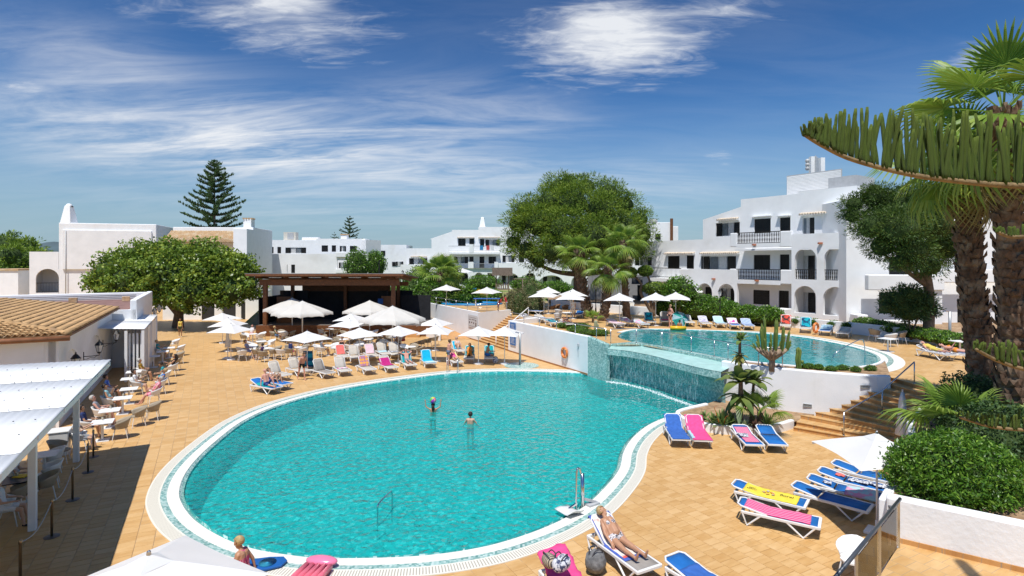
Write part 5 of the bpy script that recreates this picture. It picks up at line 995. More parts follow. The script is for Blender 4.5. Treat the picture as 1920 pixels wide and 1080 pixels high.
# ---- cacti
cac = leafmat('cactus_green', (.07, .12, .02), (.12, .18, .035), (.22, .27, .07), .05, .6); cwood = mat('cactus_wood', (.33, .24, .17), .9, .25, 8, .4, 30)
def ribbed(b, pts, r, n=10):
    pts = [Vector(p) for p in pts]; vs = []; fs = []
    for i, p in enumerate(pts):
        f = i/(len(pts)-1); rr = r*(1 if f < .85 else math.sqrt(max(.02, 1-((f-.85)/.15)**2)))
        for k in range(n): a = 2*math.pi*k/n; q = rr*(1 if k % 2 else .66); vs.append(p+Vector((math.cos(a)*q, math.sin(a)*q, 0)))
    for i in range(len(pts)-1):
        for k in range(n): fs.append((i*n+k, i*n+(k+1) % n, (i+1)*n+(k+1) % n, (i+1)*n+k))
    fs.append(tuple(range((len(pts)-1)*n, len(pts)*n))); b.add(vs, fs)
def cvset(o, lo=.2, hi=.8): 
    zs = [v.co.z for v in o.data.vertices]; z0, z1 = min(zs), max(zs)+1e-6; o.data.attributes.new('cv', 'FLOAT', 'POINT').data.foreach_set('value', [lo+(hi-lo)*(z-z0)/(z1-z0)+random.uniform(-.1, .1) for z in zs])
p0 = W(1447, 692, 2.06); t_ = thing('candelabra_cactus', 'many armed candelabra cactus on the curved planter', 'cactus', p0); b = MB(); b.tube([(0, 0, -.1), (.02, 0, .35), (0, 0, .75)], [.14, .13, .1], 9); b.build('trunk', cwood, t_, True)
for k in range(24):
    a = k*2.4; r_ = .12+.78*math.sqrt((k+.5)/24); h = random.uniform(1.35, 2.6)*(1.05-.35*r_); x, y = math.cos(a)*r_, math.sin(a)*r_*.8
    b = MB(); b.tube([(x*.1, y*.1, .45), (x*.55, y*.55, .62+.1*r_), (x*.9, y*.9, .95)], [.075, .06, .055], 7); b.build('stem', cwood, t_, True)
    b = MB(); ribbed(b, [(x*(.88+.2*f), y*(.88+.2*f), .9+(h-.9)*f) for f in np.linspace(0, 1, 8)], .06, 8); cvset(b.build('arm', cac, t_))
p0 = W(1497, 692, 2.06); t_ = thing('columnar_cactus', 'single columnar cactus with a small round offset', 'cactus', p0); b = MB(); ribbed(b, [(.02*math.sin(i), 0, i*.105-.05) for i in range(11)], .12, 16); cvset(b.build('stem', cac, t_)); b = MB(); b.ell((.17, -.02, .33), (.07, .07, .08), 10); cvset(b.build('offset', cac, t_, True))
p0 = W(1117, 620, 1.98); t_ = thing('columnar_cactus', 'pale stubby cactus in the bed above the mosaic wall', 'cactus', p0); b = MB(); ribbed(b, [(0, 0, i*.1-.05) for i in range(9)], .13, 14); cvset(b.build('stem', leafmat('cactus_pale', (.2, .24, .13), (.3, .33, .2), (.38, .4, .27), .05), t_)); b = MB(); ribbed(b, [(.16, 0, .2+i*.06) for i in range(6)], .07, 10); cvset(b.build('offset', MATS['cactus_pale'], t_))
for k, (x, y) in enumerate(((1535, 693), (1558, 696), (1580, 694), (1605, 697), (1632, 695), (1515, 691))): 
    p = W(x, y, 2.06); bush('succulent', ('low succulent next to the columnar cactus', 'flat green succulent mat in the planter', 'little rosette succulent near the vent', 'bushy succulent on the planter rim', 'largest succulent at the planter tip', 'grey tuft succulent beside the cacti')[k], 'succulent', p, (.22+.06*(k % 3), .2, .16), .07, lf_hedge, 330, stem=False)
for k, (x, y) in enumerate(((1080, 622), (1100, 628), (1125, 628), (1090, 616), (1060, 614))): p = W(x, y, 2.0); bush('ground_plant', ('green ground cover behind the terrace wall', 'green ground cover above the lifebuoy', 'leafy plant beside the mosaic wall', 'trailing plant below the pale cactus', 'first trailing plant along the terrace wall')[k], 'plant', p, (.7, .5, .25), .09, lf_hedge, 700, stem=False)
# ---- flower bed: tall strelitzias, agaves, spiky tufts
def leafblade(b, base, d, ln, w_, droop, n=5, fold=.25):
    d = Vector(d).normalized(); side = d.cross(Vector((0, 0, 1))); side = side.normalized() if side.length > .05 else Vector((1, 0, 0)); rows = []
    for i in range(n+1):
        f = i/n; c = Vector(base)+d*ln*f+Vector((0, 0, -droop*ln*f*f)); ww = w_*math.sin(math.pi*min(.97, .12+.85*f))**.8*(1 if f < .999 else .05); rows.append([c-side*ww+Vector((0, 0, ww*fold)), c, c+side*ww+Vector((0, 0, ww*fold))])
    b.grid(rows)
def rosette(t_, base, n, ln, w_, m, name='leaf', el=(80, 15), droop=.25, seed=0):
    for k in range(n):
        a = k*2.4+seed; e_ = R(el[0]+(el[1]-el[0])*k/max(1, n-1)+random.uniform(-6, 6)); b = MB(); leafblade(b, base, (math.cos(a)*math.cos(e_), math.sin(a)*math.cos(e_), math.sin(e_)), ln*random.uniform(.8, 1.15), w_, droop*random.uniform(.6, 1.4)); cvset(b.build(name, m, t_, True), .15, .95)
lf_big = leafmat('broad_leaf', (.06, .11, .03), (.12, .19, .05), (.26, .31, .08), .35, .4, .5); lf_spike = leafmat('spiky_leaf', (.06, .12, .03), (.12, .20, .05), (.24, .32, .10), .25, .4)
def bedplant(px, py, label, cat, name='bed_plant', z=.27): return thing(name, label, cat, W(px, py, z))
t_ = bedplant(1387, 797, 'tall strelitzia with stacked leaf rosettes above the flower bed', 'plant', 'strelitzia'); trunk(t_, [(0, 0, -.1), (.04, 0, 1.6), (.0, 0, 3.1), (.03, 0, 3.75)], [.13, .09, .06, .04], palm_bark)
rosette(t_, (.03, 0, 3.45), 18, .55, .09, lf_spike, el=(85, 10), seed=1); rosette(t_, (.0, 0, 2.85), 16, .45, .085, leafmat('yellowing_leaf', (.16, .18, .04), (.28, .27, .07), (.34, .30, .09), .3), el=(30, -60), seed=2); rosette(t_, (.02, 0, 1.75), 15, 1.2, .21, lf_big, el=(75, 5), droop=.45, seed=4); rosette(t_, (.02, 0, 1.2), 13, .95, .15, lf_big, el=(20, -40), droop=.5, seed=3)
t_ = bedplant(1408, 795, 'second strelitzia with paddle leaves against the white wall', 'plant', 'strelitzia'); trunk(t_, [(0, 0, -.1), (.05, 0, .9), (.12, 0, 1.75)], [.09, .07, .05], palm_bark); rosette(t_, (.12, 0, 1.75), 15, .95, .18, lf_big, el=(80, 0), droop=.4, seed=5)
for k, (x, y, n, ln) in enumerate(((1355, 800, 26, .62), (1338, 797, 20, .5), (1370, 798, 18, .6), (1438, 801, 22, .62), (1320, 787, 10, .36), (1396, 803, 12, .36), (1415, 804, 14, .3))):
    t_ = bedplant(x, y, ('spiky strelitzia tuft with an orange bloom', 'spiky green tuft at the rim of the flower bed', 'upright green tuft at the foot of the tall strelitzia', 'dark spiky tuft beside the young fan palm', 'small sparse tuft at the pool end of the flower bed', 'pale variegated agave among the stones', 'brown rosette under the fan palm')[k], 'plant', ('spiky_plant', 'spiky_plant', 'spiky_plant', 'spiky_plant', 'spiky_plant', 'agave', 'bromeliad')[k]); rosette(t_, (0, 0, 0), int(n*1.4), ln*1.35, .045 if k < 5 else .06, lf_spike if k < 5 else (leafmat('variegated', (.25, .3, .1), (.45, .5, .25), (.6, .62, .4), .2) if k == 5 else mat('brown_leaf', (.12, .06, .035), .7, .3, 6)), el=(85, 20), droop=.2, seed=k)
    if k == 0:
        for q in ((.02, -.25, .45), (-.3, .1, .75)): b = MB(); b.tube([(q[0]*.4, q[1]*.4, .1), q], .012, 5); leafblade(b, q, (.6, -.3, .5), .16, .03, 0); b.build('bloom', mat('orange_bloom', (.62, .12, .02), .6, .2, 6), t_)
stone_m = mat('pale_stone', (.42, .36, .28), .9, .2, 4, .5, 14)
def stone(loc, r, label, group=None):
    b = MB(); b.ell((0, 0, 0), r, 9); b.v = [tuple(Vector(v)*(1+.28*noise.noise(Vector(v)*2.2/max(r)+Vector(loc)))) for v in b.v]; o = b.build('stone', stone_m, None, True); o.location = loc; return tag(o, label, 'stone', group)
for x, y, r, lb in ((1386, 806, (.16, .12, .14), 'largest pale stone in the flower bed'), (1405, 806, (.13, .1, .11), 'pale stone beside the variegated agave'), (1372, 806, (.1, .1, .07), 'small grey stone by the tall strelitzia'), (1418, 806, (.09, .08, .08), 'small pale stone under the fan palm')): stone(W(x, y, .33), r, lb)
for k in range(22): p = Vector((-16.5+k*.42+random.uniform(-.1, .1), 57.6+.02*k+random.uniform(-.3, .3), .55+.02*k)); stone(p, (random.uniform(.2, .4), .22, random.uniform(.15, .26)), 'rough beige rock edging the bushes by the path', 'rocks edging the bushes')
# ================================================================== restaurant at the side of the deck
def hdg(d): return math.atan2(d[1], d[0])-math.pi/2       # rotation that turns local +Y to direction d
E0 = Vector((-18.4, 23.25)); EZ = 3.9; EL = 15.0; SLP = .13
rst = thing('restaurant', 'white restaurant with a hipped clay tile roof and arched niches', 'building')
RW = Fac(E0-VV*.4, UU); b = MB(); RW.slab(b, .4, EL, 0, EZ-.05, [RW.hole(160, 629, 192, 720, 'a'), RW.hole(114, 656, 147, 720, 'a')], .35); b.build('wall', plaster, rst)
b = MB(); RW.block(b, .4, EL, 0, EZ-.06, .1, -.5); b.build('inner_wall', plaster2, rst)
FW = Fac(E0-VV*.4+UU*.4, -VV); b = MB(); FW.block(b, .0, 9, 0, EZ-.06, .3, 0); b.build('front_wall', plaster, rst, bevel=.03)
b = MB(); RIDGE = 7.5; Z = lambda s: EZ+SLP*s
def rp3(u, v, dz=0): p = E0+UU*u-VV*v; return (p.x, p.y, Z(min(v, u))+dz)
b.add([rp3(0, 0), rp3(EL, 0), (*(E0+UU*EL-VV*RIDGE), Z(RIDGE)), rp3(RIDGE, RIDGE), rp3(0, RIDGE)], [(0, 1, 2, 3), (0, 3, 4), (3, 2, 1, 0), (4, 3, 0)]); b.build('roof_deck', clay, rst)
b = MB()
for c, r_ in (((0, 0), .12),): b.tube([(*(E0-VV*-.05-UU*.1), EZ-.12), (*(E0-VV*6-UU*.1), EZ-.12)], .11, 8)
b.build('gutter', mat('brown_gutter', (.28, .115, .05), .6, .15, 5), rst, True)
b = MB(); b.bar((*(E0+UU*EL), EZ-.03), (*E0, EZ-.03), .05, .09); b.build('eave_board', wood, rst)
rtile = mat('roof_clay', (.50, .31, .145), .85, .3, 4, .5, 18, col2=(.33, .21, .12), c2lo=.5, c2hi=.75, rnd=.22)
def rtile_mesh():
    b = MB(); n = 6; vs = []; fs = []
    for y, r_ in ((0, .105), (.46, .085)):
        for k in range(n+1): a = math.pi*k/n; vs.append((math.cos(a)*r_, y, math.sin(a)*r_*.85+(.0 if y else .035)))
        for k in range(n+1): a = math.pi*k/n; vs.append((math.cos(a)*(r_-.016), y, math.sin(a)*(r_-.016)*.85+(.0 if y else .035)))
    m_ = n+1
    for k in range(n): fs += [(k+1, k, 2*m_+k, 2*m_+k+1), (k, k+1, m_+k+1, m_+k)]
    b.add(vs, fs); return b
rt = rtile_mesh(); rtm = rt.mesh('roof_tile', rtile, True); cand = []
for i in range(int(EL/.235)):
    for j in range(int(RIDGE/.37)):
        u, v = (i+.5)*.235, j*.37-.04
        if v < u-.05: cand.append((rp3(u, max(v, 0), .03), VV*-1, u+v*.3))
for i in range(20):
    for j in range(int(RIDGE/.37)):
        v, u = (i+.5)*.235, j*.37-.06
        if u < v-.05: cand.append((rp3(max(u, 0), v, .03), UU, u*.3+v*.5))
cand.sort(key=lambda q: Vector(q[0][:2]).length); rest = MB()
for k, (p, d, _) in enumerate(cand):
    px = 960+p[0]/p[1]*F; rzt = hdg(d)+random.uniform(-.03, .03); tilt = math.atan(SLP)-.02
    if k < 285 and px > -40:
        o = link('roof_tile', rtm, rst); o.location = p; o.rotation_euler = (tilt+random.uniform(-.02, .02), 0, rzt)
    else:
        mt = Matrix.Translation(p) @ Matrix.Rotation(rzt, 4, 'Z') @ Matrix.Rotation(tilt, 4, 'X'); rest.add([mt @ Vector(v) for v in rt.v], rt.f)
rest.build('roof_tiles_beyond', rtile, rst, True)['kind'] = 'stuff'
b = MB()
for k in range(19): p = Vector(rp3(k*.4, k*.4, .06)); q = Vector(rp3(k*.4+.43, k*.4+.43, .05)); b.tube([p, q], [.13, .11], 8)
b.build('hip_tiles', rtile, rst, True)['kind'] = 'stuff'
# flat roofed part
fl = thing('restaurant_annex', 'flat roofed white annex with red brown roof and pipes', 'building'); Q0 = Vector((-24.8, 37.0)); pol = lambda *a: [tuple(Q0+UU*u-VV*v) for u, v in a]
b = MB(); b.prism(pol((0, .0), (11.5, 0), (11.5, 22), (0, 22)), 0, 3.75); b.build('body', plaster, fl); b = MB(); b.prism(pol((.3, .4), (11.2, .4), (11.2, 22), (.3, 22)), 3.75, 3.80); b.build('roof', rust, fl)
b = MB(); b.prism(pol((.0, -.02), (11.5, -.02), (11.5, .36), (.0, .36)), 2.6, 4.4); b.build('parapet', plaster, fl, bevel=.06); b = MB(); b.prism(pol((11.2, .4), (11.5, .4), (11.5, 22), (11.2, 22)), 3.7, 4.35); b.build('rear_parapet', plaster, fl, bevel=.05)
for k in range(3): b = MB(); b.tube([(*(Q0+UU*(9.4+k*.5)-VV*1), 3.98+.1*k), (*(Q0+UU*(9.4+k*.5)-VV*20), 3.98+.1*k)], .05, 6); b.build('pipe', grey_m, fl, True)
for k in range(4): b = MB(); p = Q0+UU*8.5-VV*(1.5+k*3.3); b.box((*p, 4.0), (.5, .35, .35), .5); b.build('vent_box', clay, fl)
# corrugated canopies
cor = mat('white_corrugated', (.80, .81, .81), .5, .03, 2, col2=(.72, .72, .70), c2lo=.6, c2hi=.85)
def corrugated(name, o2, lu, lv, z, parent, dz=0, sheets=1, m=cor):
    for s in range(sheets):
        u0, u1 = lu*s/sheets, lu*(s+1)/sheets+(.12 if s < sheets-1 else 0); rows = []
        for uu, off in ((u0, .015*s), (u1, .015*s)):
            n = int(lv/.045); rows.append([(*(o2+UU*uu-VV*(lv*i/n)), z+dz*i/n+.006*math.sin(2*math.pi*(lv*i/n)/.18)+off) for i in range(n+1)])
        b = MB(); b.grid(rows, 0, .01); b.build(name, m, parent, True)
K0 = Vector((-7.3, 7.1)); KL = 14.45; cz_ = 3.45
can = thing('terrace_canopy', 'white corrugated canopy on white posts over the restaurant tables', 'canopy'); corrugated('roof_sheet', K0, KL, 5.2, cz_, can, .12, 4)
b = MB(); b.bar((*(K0-VV*.06), cz_-.1), (*(K0+UU*KL-VV*.06), cz_-.1), .08, .14); b.bar((*(K0-VV*1.62), cz_-.12), (*(K0+UU*KL-VV*1.62), cz_-.12), .10, .18); b.build('beam', white, can)['kind'] = 'stuff'
for i in range(7): u = KL*(i+.1)/6.2; b = MB(); b.bar((*(K0+UU*u), cz_-.06), (*(K0+UU*u-VV*5.1), cz_+.03), .06, .1); b.build('cross_beam', white, can)
for bp in (W(61, 994), W(143, 866), Vector((-9.7, 9.6, 0))): b = MB(); b.box((bp.x, bp.y, 1.62), (.17, .17, 3.24), math.atan2(VV.y, VV.x)); b.build('post', white, can, bevel=.01)
b = MB(); scr = mat('screw_heads', (.10, .10, .10), .5, .1, 5)
for s in range(1, 12):
    for i in range(13): p = K0+UU*(KL*s/12)-VV*(.3+i*.37); b.box((*p, cz_+.06+.12*(.3+i*.37)/5.2), (.022, .022, .015))
b.build('screws', scr, can)['kind'] = 'stuff'
wl2 = thing('terrace_back_wall', 'white painted brick wall under the restaurant canopy', 'wall'); b = MB(); b.prism([tuple(K0-VV*4.7), tuple(K0-VV*4.7+UU*KL), tuple(K0-VV*5.0+UU*KL), tuple(K0-VV*5.0)], 0, 3.38); b.build('wall', plaster2, wl2); b = MB(); b.prism([tuple(K0-VV*2.9+UU*(KL-2.3)), tuple(K0-VV*2.9+UU*(KL-1.9)), tuple(K0-VV*4.7+UU*(KL-1.9)), tuple(K0-VV*4.7+UU*(KL-2.3))], 0, 3.36); b.build('pier', plaster2, wl2)
c2 = thing('side_canopy', 'smaller corrugated white canopy with striped side panels by the annex', 'canopy'); S0 = Vector((-21.4, 32.6)); corrugated('roof_sheet', S0, 9.6, 3.6, 3.0, c2, .25, 2)
for u, v in ((.1, .9), (.1, .08), (5, .08), (9.4, .08)): p = S0+UU*u-VV*v; b = MB(); b.box((*p, 1.47), (.14, .14, 2.94), math.atan2(VV.y, VV.x)); b.build('post', white, c2)
for k in range(4): p = S0+UU*(3.0+k*1.65)-VV*.1; b = MB(); b.bar((*p, 1.45), (*(p+UU*1.5), 1.45), .05, 2.7); b.build('side_panel', white, c2)
for k in range(4): p = S0+UU*(.3)-VV*(.18+k*.19); b = MB(); b.bar((*p, 1.45), (*(p+UU*.02), 1.45), .10, 2.6); b.build('slat', white, c2)
for k in range(5): p = S0+UU*(.5+.45*k)-VV*.1; b = MB(); b.bar((*p, 1.5), (*(p+UU*.12), 1.5), .04, 2.5); b.build('slat', white, c2)
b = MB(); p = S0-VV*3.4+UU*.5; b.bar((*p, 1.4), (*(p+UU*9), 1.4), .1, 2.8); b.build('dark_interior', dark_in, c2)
# wall lanterns on scrolled brackets
lamp_g = mat('lantern_glass', (.62, .62, .60), .3, .05, 6)
def make_lantern():
    t_ = thing('lantern', '', 'lantern'); b = MB(); b.lathe([(.09, 0), (.16, .34)], (0, 0, -.34), 4); b.build('glass', lamp_g, t_); b = MB(); b.lathe([(.20, 0), (.17, .04), (.08, .16), (.03, .2), (.03, .26), (.0, .28)], (0, 0, 0), 6); b.build('cap', iron, t_); b = MB(); b.lathe([(.04, -.42), (.10, -.35), (.10, -.33)], (0, 0, 0), 6)
    for k in range(4): a = math.pi/2*k; b.tube([(.09*math.cos(a), .09*math.sin(a), -.34), (.165*math.cos(a), .165*math.sin(a), .01)], .012, 5)
    b.build('frame', iron, t_); b = MB(); b.tube([(0, 0, -.40), (0, 0, -.50), (-.25, 0, -.52), (-.62, 0, -.52)], .018, 6); b.tube([(-.62, 0, -.30), (-.62, 0, -.70)], .02, 6); b.tube([(-.1, 0, -.52), (-.2, 0, -.62), (-.35, 0, -.58), (-.5, 0, -.66), (-.6, 0, -.66)], .012, 5); b.build('bracket', iron, t_); return t_
LK = Kit(make_lantern); lr = math.atan2(VV.y, VV.x)
for (x, y, d, lb) in ((186, 647, 27.8, 'black wall lantern on a scroll bracket between the arched niches'), (218, 626, 32, 'black lantern hanging beside the side canopy'), (142, 672, 24.6, 'black lantern just above the big corrugated canopy'), (299, 576, 47, 'white globe lantern at the end of the annex parapet'), (290, 582, 44, 'second pale lantern on the annex wall')): LK.put(Wd(x, y, d), lr, lb)
# ================================================================== furniture kits
taupe = mat('taupe_resin', (.33, .275, .20), .5, .06, 5); offw = mat('white_resin', (.72, .72, .71), .45, .04, 5)
def make_chair(shell, name='armchair'):
    def f():
        t_ = thing(name, '', 'chair'); b = MB(); rows = []
        for h in np.linspace(0, 1, 5):
            row = []
            for a in np.linspace(-125, 125, 15):
                ar = R(a); top = .83-.19*(abs(a)/125)**1.3; z = .44+(top-.44)*h; r_ = .24+.055*h+.02*h*h; row.append((r_*1.08*math.sin(ar), -r_*math.cos(ar)*1.0+.0-.05*h*(abs(a) < 70), z))
            rows.append(row)
        b.grid(rows); o = b.build('shell', shell, t_, True); sm = o.modifiers.new('thickness', 'SOLIDIFY'); sm.thickness = .02
        b = MB(); n = 12; b.prism([(.255*math.cos(2*math.pi*k/n), .25*math.sin(2*math.pi*k/n)+(.05 if math.sin(2*math.pi*k/n) > 0 else 0)) for k in range(n)], .42, .455); b.build('seat', shell, t_)
        for x in (-1, 1):
            for y in (-1, 1): b = MB(); b.tube([(x*.19, y*.17, .43), (x*.26, y*.25, 0)], [.017, .012], 6); b.build('leg', offw, t_)
        return t_
    return f
def make_table(top, round_=False):
    def f():
        t_ = thing('cafe_table', '', 'table'); b = MB()
        if round_: b.lathe([(.36, 0), (.38, .015), (.36, .03)], (0, 0, .715), 24)
        else: b.box((0, 0, .73), (.72, .72, .028))
        b.build('table_top', top, t_); b = MB(); b.tube([(0, 0, .03), (0, 0, .715)], .045, 10); b.build('column', offw, t_); b = MB(); b.box((0, 0, .015), (.46, .46, .03)); b.build('base', offw, t_); return t_
    return f
CH_T = Kit(make_chair(taupe)); CH_W = Kit(make_chair(offw)); CH_B = Kit(make_chair(mat('brown_wicker', (.20, .105, .05), .7, .25, 30))); TB_S = Kit(make_table(white)); TB_R = Kit(make_table(white, True)); TB_D = Kit(make_table(mat('dark_top', (.02, .02, .022), .3, .1, 5)))
canvas = mat('white_canvas', (.80, .80, .79), .8, .04, 1.2, .2, 5); canvas_o = mat('cream_canvas', (.70, .68, .63), .8, .05, 1, .2, 5)
for m_ in (canvas, canvas_o):
    t = m_.node_tree; tr = t.nodes.new('ShaderNodeBsdfTranslucent'); tr.inputs[0].default_value = (.62, .60, .55, 1); ms = t.nodes.new('ShaderNodeMixShader'); ms.inputs[0].default_value = .22; t.links.new(t.nodes['Principled BSDF'].outputs[0], ms.inputs[1]); t.links.new(tr.outputs[0], ms.inputs[2]); t.links.new(ms.outputs[0], t.nodes['Material Output'].inputs[0])
def make_umbrella(side=2.2, H=2.55, drop=.5, cv=canvas, n=4, vent=True, val=0, name='parasol', base_m=None):
    def f():
        t_ = thing(name, '', 'parasol'); rad = side/math.sqrt(2) if n == 4 else side/2; K = 6; step = 2*math.pi/n; b = MB()
        for s in range(n):
            a0, a1 = step*s, step*(s+1); A = Vector((math.cos(a0), math.sin(a0), 0))*rad; B_ = Vector((math.cos(a1), math.sin(a1), 0))*rad; rows = []
            for i in range(K+1):
                fr = .1+.9*i/K; row = []
                for j in range(7):
                    g = j/6; p = A.lerp(B_, g)*fr; sag = math.sin(math.pi*g); p = p*(1-.06*sag*fr); z = H-.04-drop*fr**1.12-.05*sag*fr*(1-fr)*2+.035*sag*fr; row.append((p.x, p.y, z))
                rows.append(row)
            if val: rows.append([(x*1.01, y*1.01, z-val-.03*math.cos(j*2)) for j, (x, y, z) in enumerate(rows[-1])])
            b.grid(rows)
        b.build('canopy', cv, t_, True)
        if vent:
            b = MB(); vs = [(0, 0, H+.03)]+[(math.cos(step*s)*rad*.2, math.sin(step*s)*rad*.2, H-.04-drop*.17) for s in range(n)]; b.add(vs, [(0, 1+s, 1+(s+1) % n) for s in range(n)]); b.build('vent_cap', cv, t_)
        b = MB(); b.lathe([(.035, 0), (.03, .05), (.0, .075)], (0, 0, H+.015), 8); b.build('finial', steel, t_)
        b = MB(); b.tube([(0, 0, .05), (0, 0, H+.02)], .024 if side < 4 else .05, 8); b.build('pole', offw, t_, True)
        for s in range(n): a = step*s; b = MB(); b.bar((0, 0, H-.1), (math.cos(a)*rad*.98, math.sin(a)*rad*.98, H-.085-drop), .025, .03); b.build('rib', offw, t_)
        for s in range(n): a = step*s; b = MB(); fr = .5; b.bar((0, 0, H-.75 if side < 4 else H-1.1), (math.cos(a)*rad*fr, math.sin(a)*rad*fr, H-.07-drop*fr**1.12-.02), .02, .02); b.build('strut', offw, t_)
        b = MB(); b.box((0, 0, .04), (.5, .5, .08)); b.tube([(0, 0, .08), (0, 0, .34)], .04, 8); b.build('base', white, t_, bevel=.02); return t_
    return f
UMB = Kit(make_umbrella()); UMB2 = Kit(make_umbrella(2.4, 2.55, .46)); BIG = Kit(make_umbrella(5.0, 3.5, .95, canvas_o, 8, True, .22))
def put_umb(kit, px, py, zb, H, rz, label, group=None): p = W(px, py, zb+H); return kit.put((p.x, p.y, zb), rz, label, group)
for x, y, rz, lb in ((417, 587, .5, 'white square parasol beside the shaded tree, rearmost of three'), (428, 597, .9, 'white square parasol between two others by the stage'), (433, 607, .62, 'white square parasol over bare tiles near the stage corner'), (576, 621, .25, 'white square parasol tilted over the front tables'), (674.5, 614.5, .0, 'white square parasol above the beige lounger rows'), (747, 611, .35, 'white square parasol over a table of two men'), (658, 588, .6, 'white square parasol directly before the stage front'), (655.5, 598, .3, 'white square parasol in front of the stage front one'), (815.5, 596, .5, 'white square parasol at the foot of the ramp'), (817, 609, .7, 'white square parasol beside the low ramp wall'), (897, 612, .55, 'white square parasol before the terrace stairs'), (946, 612, .55, 'white square parasol next to the pool shower')):
    put_umb(UMB, x, y, 0, 2.55, rz, lb)
for x, y, rz, lb in ((837, 534, .4, 'white parasol on the terrace behind the ramp wall'), (913, 538.5, .4, 'white parasol beside the playground slide'), (1028, 538, .8, 'greyish parasol in the back of the upper terrace'), (1020, 544, .5, 'white parasol over the blue loungers on the upper terrace'), (1074, 542.5, .9, 'white parasol partly hidden by the thick palm trunk'), (1070, 548, .6, 'white parasol over the brown chairs on the upper terrace'), (1161.5, 549.5, .5, 'white parasol between two palm trunks'), (1229.5, 549, .5, 'white parasol in front of the topiary'), (1267, 548, .5, 'white parasol in front of the loose light green tree')):
    put_umb(UMB, x, y, 1.95, 2.55, rz, lb)
p = Wd(866, 514, 92); UMB.put((p.x, p.y, p.z-2.55), .4, 'far white parasol on the patio below the balconies', None, 1.4)
p = Wd(1296, 570, 54); UMB.put((p.x, p.y, 1.95), .4, 'small white parasol half hidden by the garden hedge')
p = W(279, 1042, 2.55); UMB2.put((p.x, p.y, 0), math.atan2(.24, .97), 'large white square parasol seen from above beside the pool rim')
UMB.put((9.35, 14.35, 0), R(45), 'white square parasol shading the row of blue loungers')
for x, y, lb, sc_ in ((548, 559, 'huge cream parasol close to the stage', 1), (567, 564.5, 'huge cream parasol in front of another one near the stage', 1), (693, 560, 'huge cream parasol in front of the stage side panel', .95), (736, 574, 'huge cream parasol with a scalloped valance beside the stage steps', 1)):
    p = W(x, y, 3.5); BIG.put((p.x, p.y, 0), .3, lb, None, sc_)
# closed parasols
def closed(loc, label, h=2.4):
    t_ = thing('closed_parasol', label, 'parasol', loc); b = MB(); b.lathe([(.04, h), (.09, h-.25), (.13, h-.9), (.19, h-1.45), (.16, h-1.5)][::-1], (0, 0, 0), 9); b.v = [(x*(1+.25*math.sin(5*math.atan2(y, x))), y*(1+.25*math.sin(5*math.atan2(y, x))), z) for x, y, z in b.v]; b.build('folded_canvas', canvas, t_, True); b = MB(); b.tube([(0, 0, 0), (0, 0, h+.1)], .024, 8); b.build('pole', offw, t_); b = MB(); b.box((0, 0, .04), (.5, .5, .08)); b.build('base', white, t_)
closed((13.6, 19.5, 0), 'closed white parasol standing beside the wide steps'); p = W(427, 672); closed((p.x, p.y, 0), 'closed white parasol under the parasol group near the stage', 2.3)
# ---- tables and chairs beside the restaurant
gT, gW, gS = 'taupe chairs on the sunny edge of the restaurant terrace', 'white chairs of the restaurant terrace', 'tables of the restaurant terrace'
for x, y in ((206, 769), (230, 746), (242, 729), (242, 710), (251, 697), (305, 659), (317, 652), (267, 670), (192, 791), (288, 668), (83, 852)): TB_S.put(W(x, y, .73)*Vector((1, 1, 0)) if False else Vector((*W(x, y, .73).to_2d(), 0)), lr, 'white square cafe table on the restaurant terrace', gS)
TB_D.put(Vector((*W(28, 900, .73).to_2d(), 0)), lr, 'black topped cafe table under the corrugated canopy')
for x, y in ((226, 822), (258, 799), (286, 788), (329, 695), (335, 682), (84, 938)): CH_T.put(W(x, y), hdg(-VV)+random.uniform(-.35, .35), 'taupe resin armchair with white legs on the sunny edge of the restaurant terrace', gT)
for x, y in ((289, 757), (299, 739), (308, 722), (322, 706), (338, 667), (328, 655), (98, 886), (92, 914)): CH_W.put(W(x, y), hdg(-VV)+random.uniform(-.3, .3), 'white resin armchair turned to the restaurant terrace tables', gW)
for x, y in ((150, 846), (163, 822), (190, 797), (205, 774), (206, 752), (258, 740), (268, 715), (255, 690), (299, 672), (285, 660), (25, 926), (12, 985)): CH_W.put(W(x, y), hdg(VV)+random.uniform(-.3, .3), 'white resin armchair with its back to the restaurant wall', 'white chairs against the restaurant')
CH_T.put(W(112, 868), hdg(VV), 'taupe resin armchair under the corrugated canopy beside the white bin'); CH_T.put(W(28, 962), hdg(-VV), 'taupe resin armchair half under the canopy edge')
# ---- tables and chairs under the parasols
gM = 'chairs round the parasol tables'; k = 0
TBL = [(490, 640), (474, 626), (500, 653), (473, 650), (530, 622), (557, 651), (615, 648), (618, 617), (673, 645), (723, 641), (712, 612), (645, 636), (691, 636), (660, 622), (740, 632), (590, 632), (560, 634), (770, 650), (690, 622), (640, 612), (735, 615)]
for i, (x, y) in enumerate(TBL):
    p = W(x, y, .73); rt_ = random.uniform(0, 1.5); (TB_R if i % 2 else TB_S).put((p.x, p.y, 0), rt_, ('white round' if i % 2 else 'white square')+' cafe table among the parasols', 'round tables among the parasols' if i % 2 else 'square tables among the parasols')
    for c in range(4 if i % 3 else 3):
        a = rt_+c*math.pi/2+random.uniform(-.3, .3); q = Vector((p.x+math.cos(a)*.74, p.y+math.sin(a)*.74, 0)); w_ = random.random() < (.55 if x < 600 else .3); (CH_W if w_ else CH_T).put(q, hdg((-math.cos(a), -math.sin(a)))+random.uniform(-.3, .3), ('white' if w_ else 'taupe')+' resin armchair drawn up to a parasol table', gM+(' in white' if w_ else ' in taupe'))
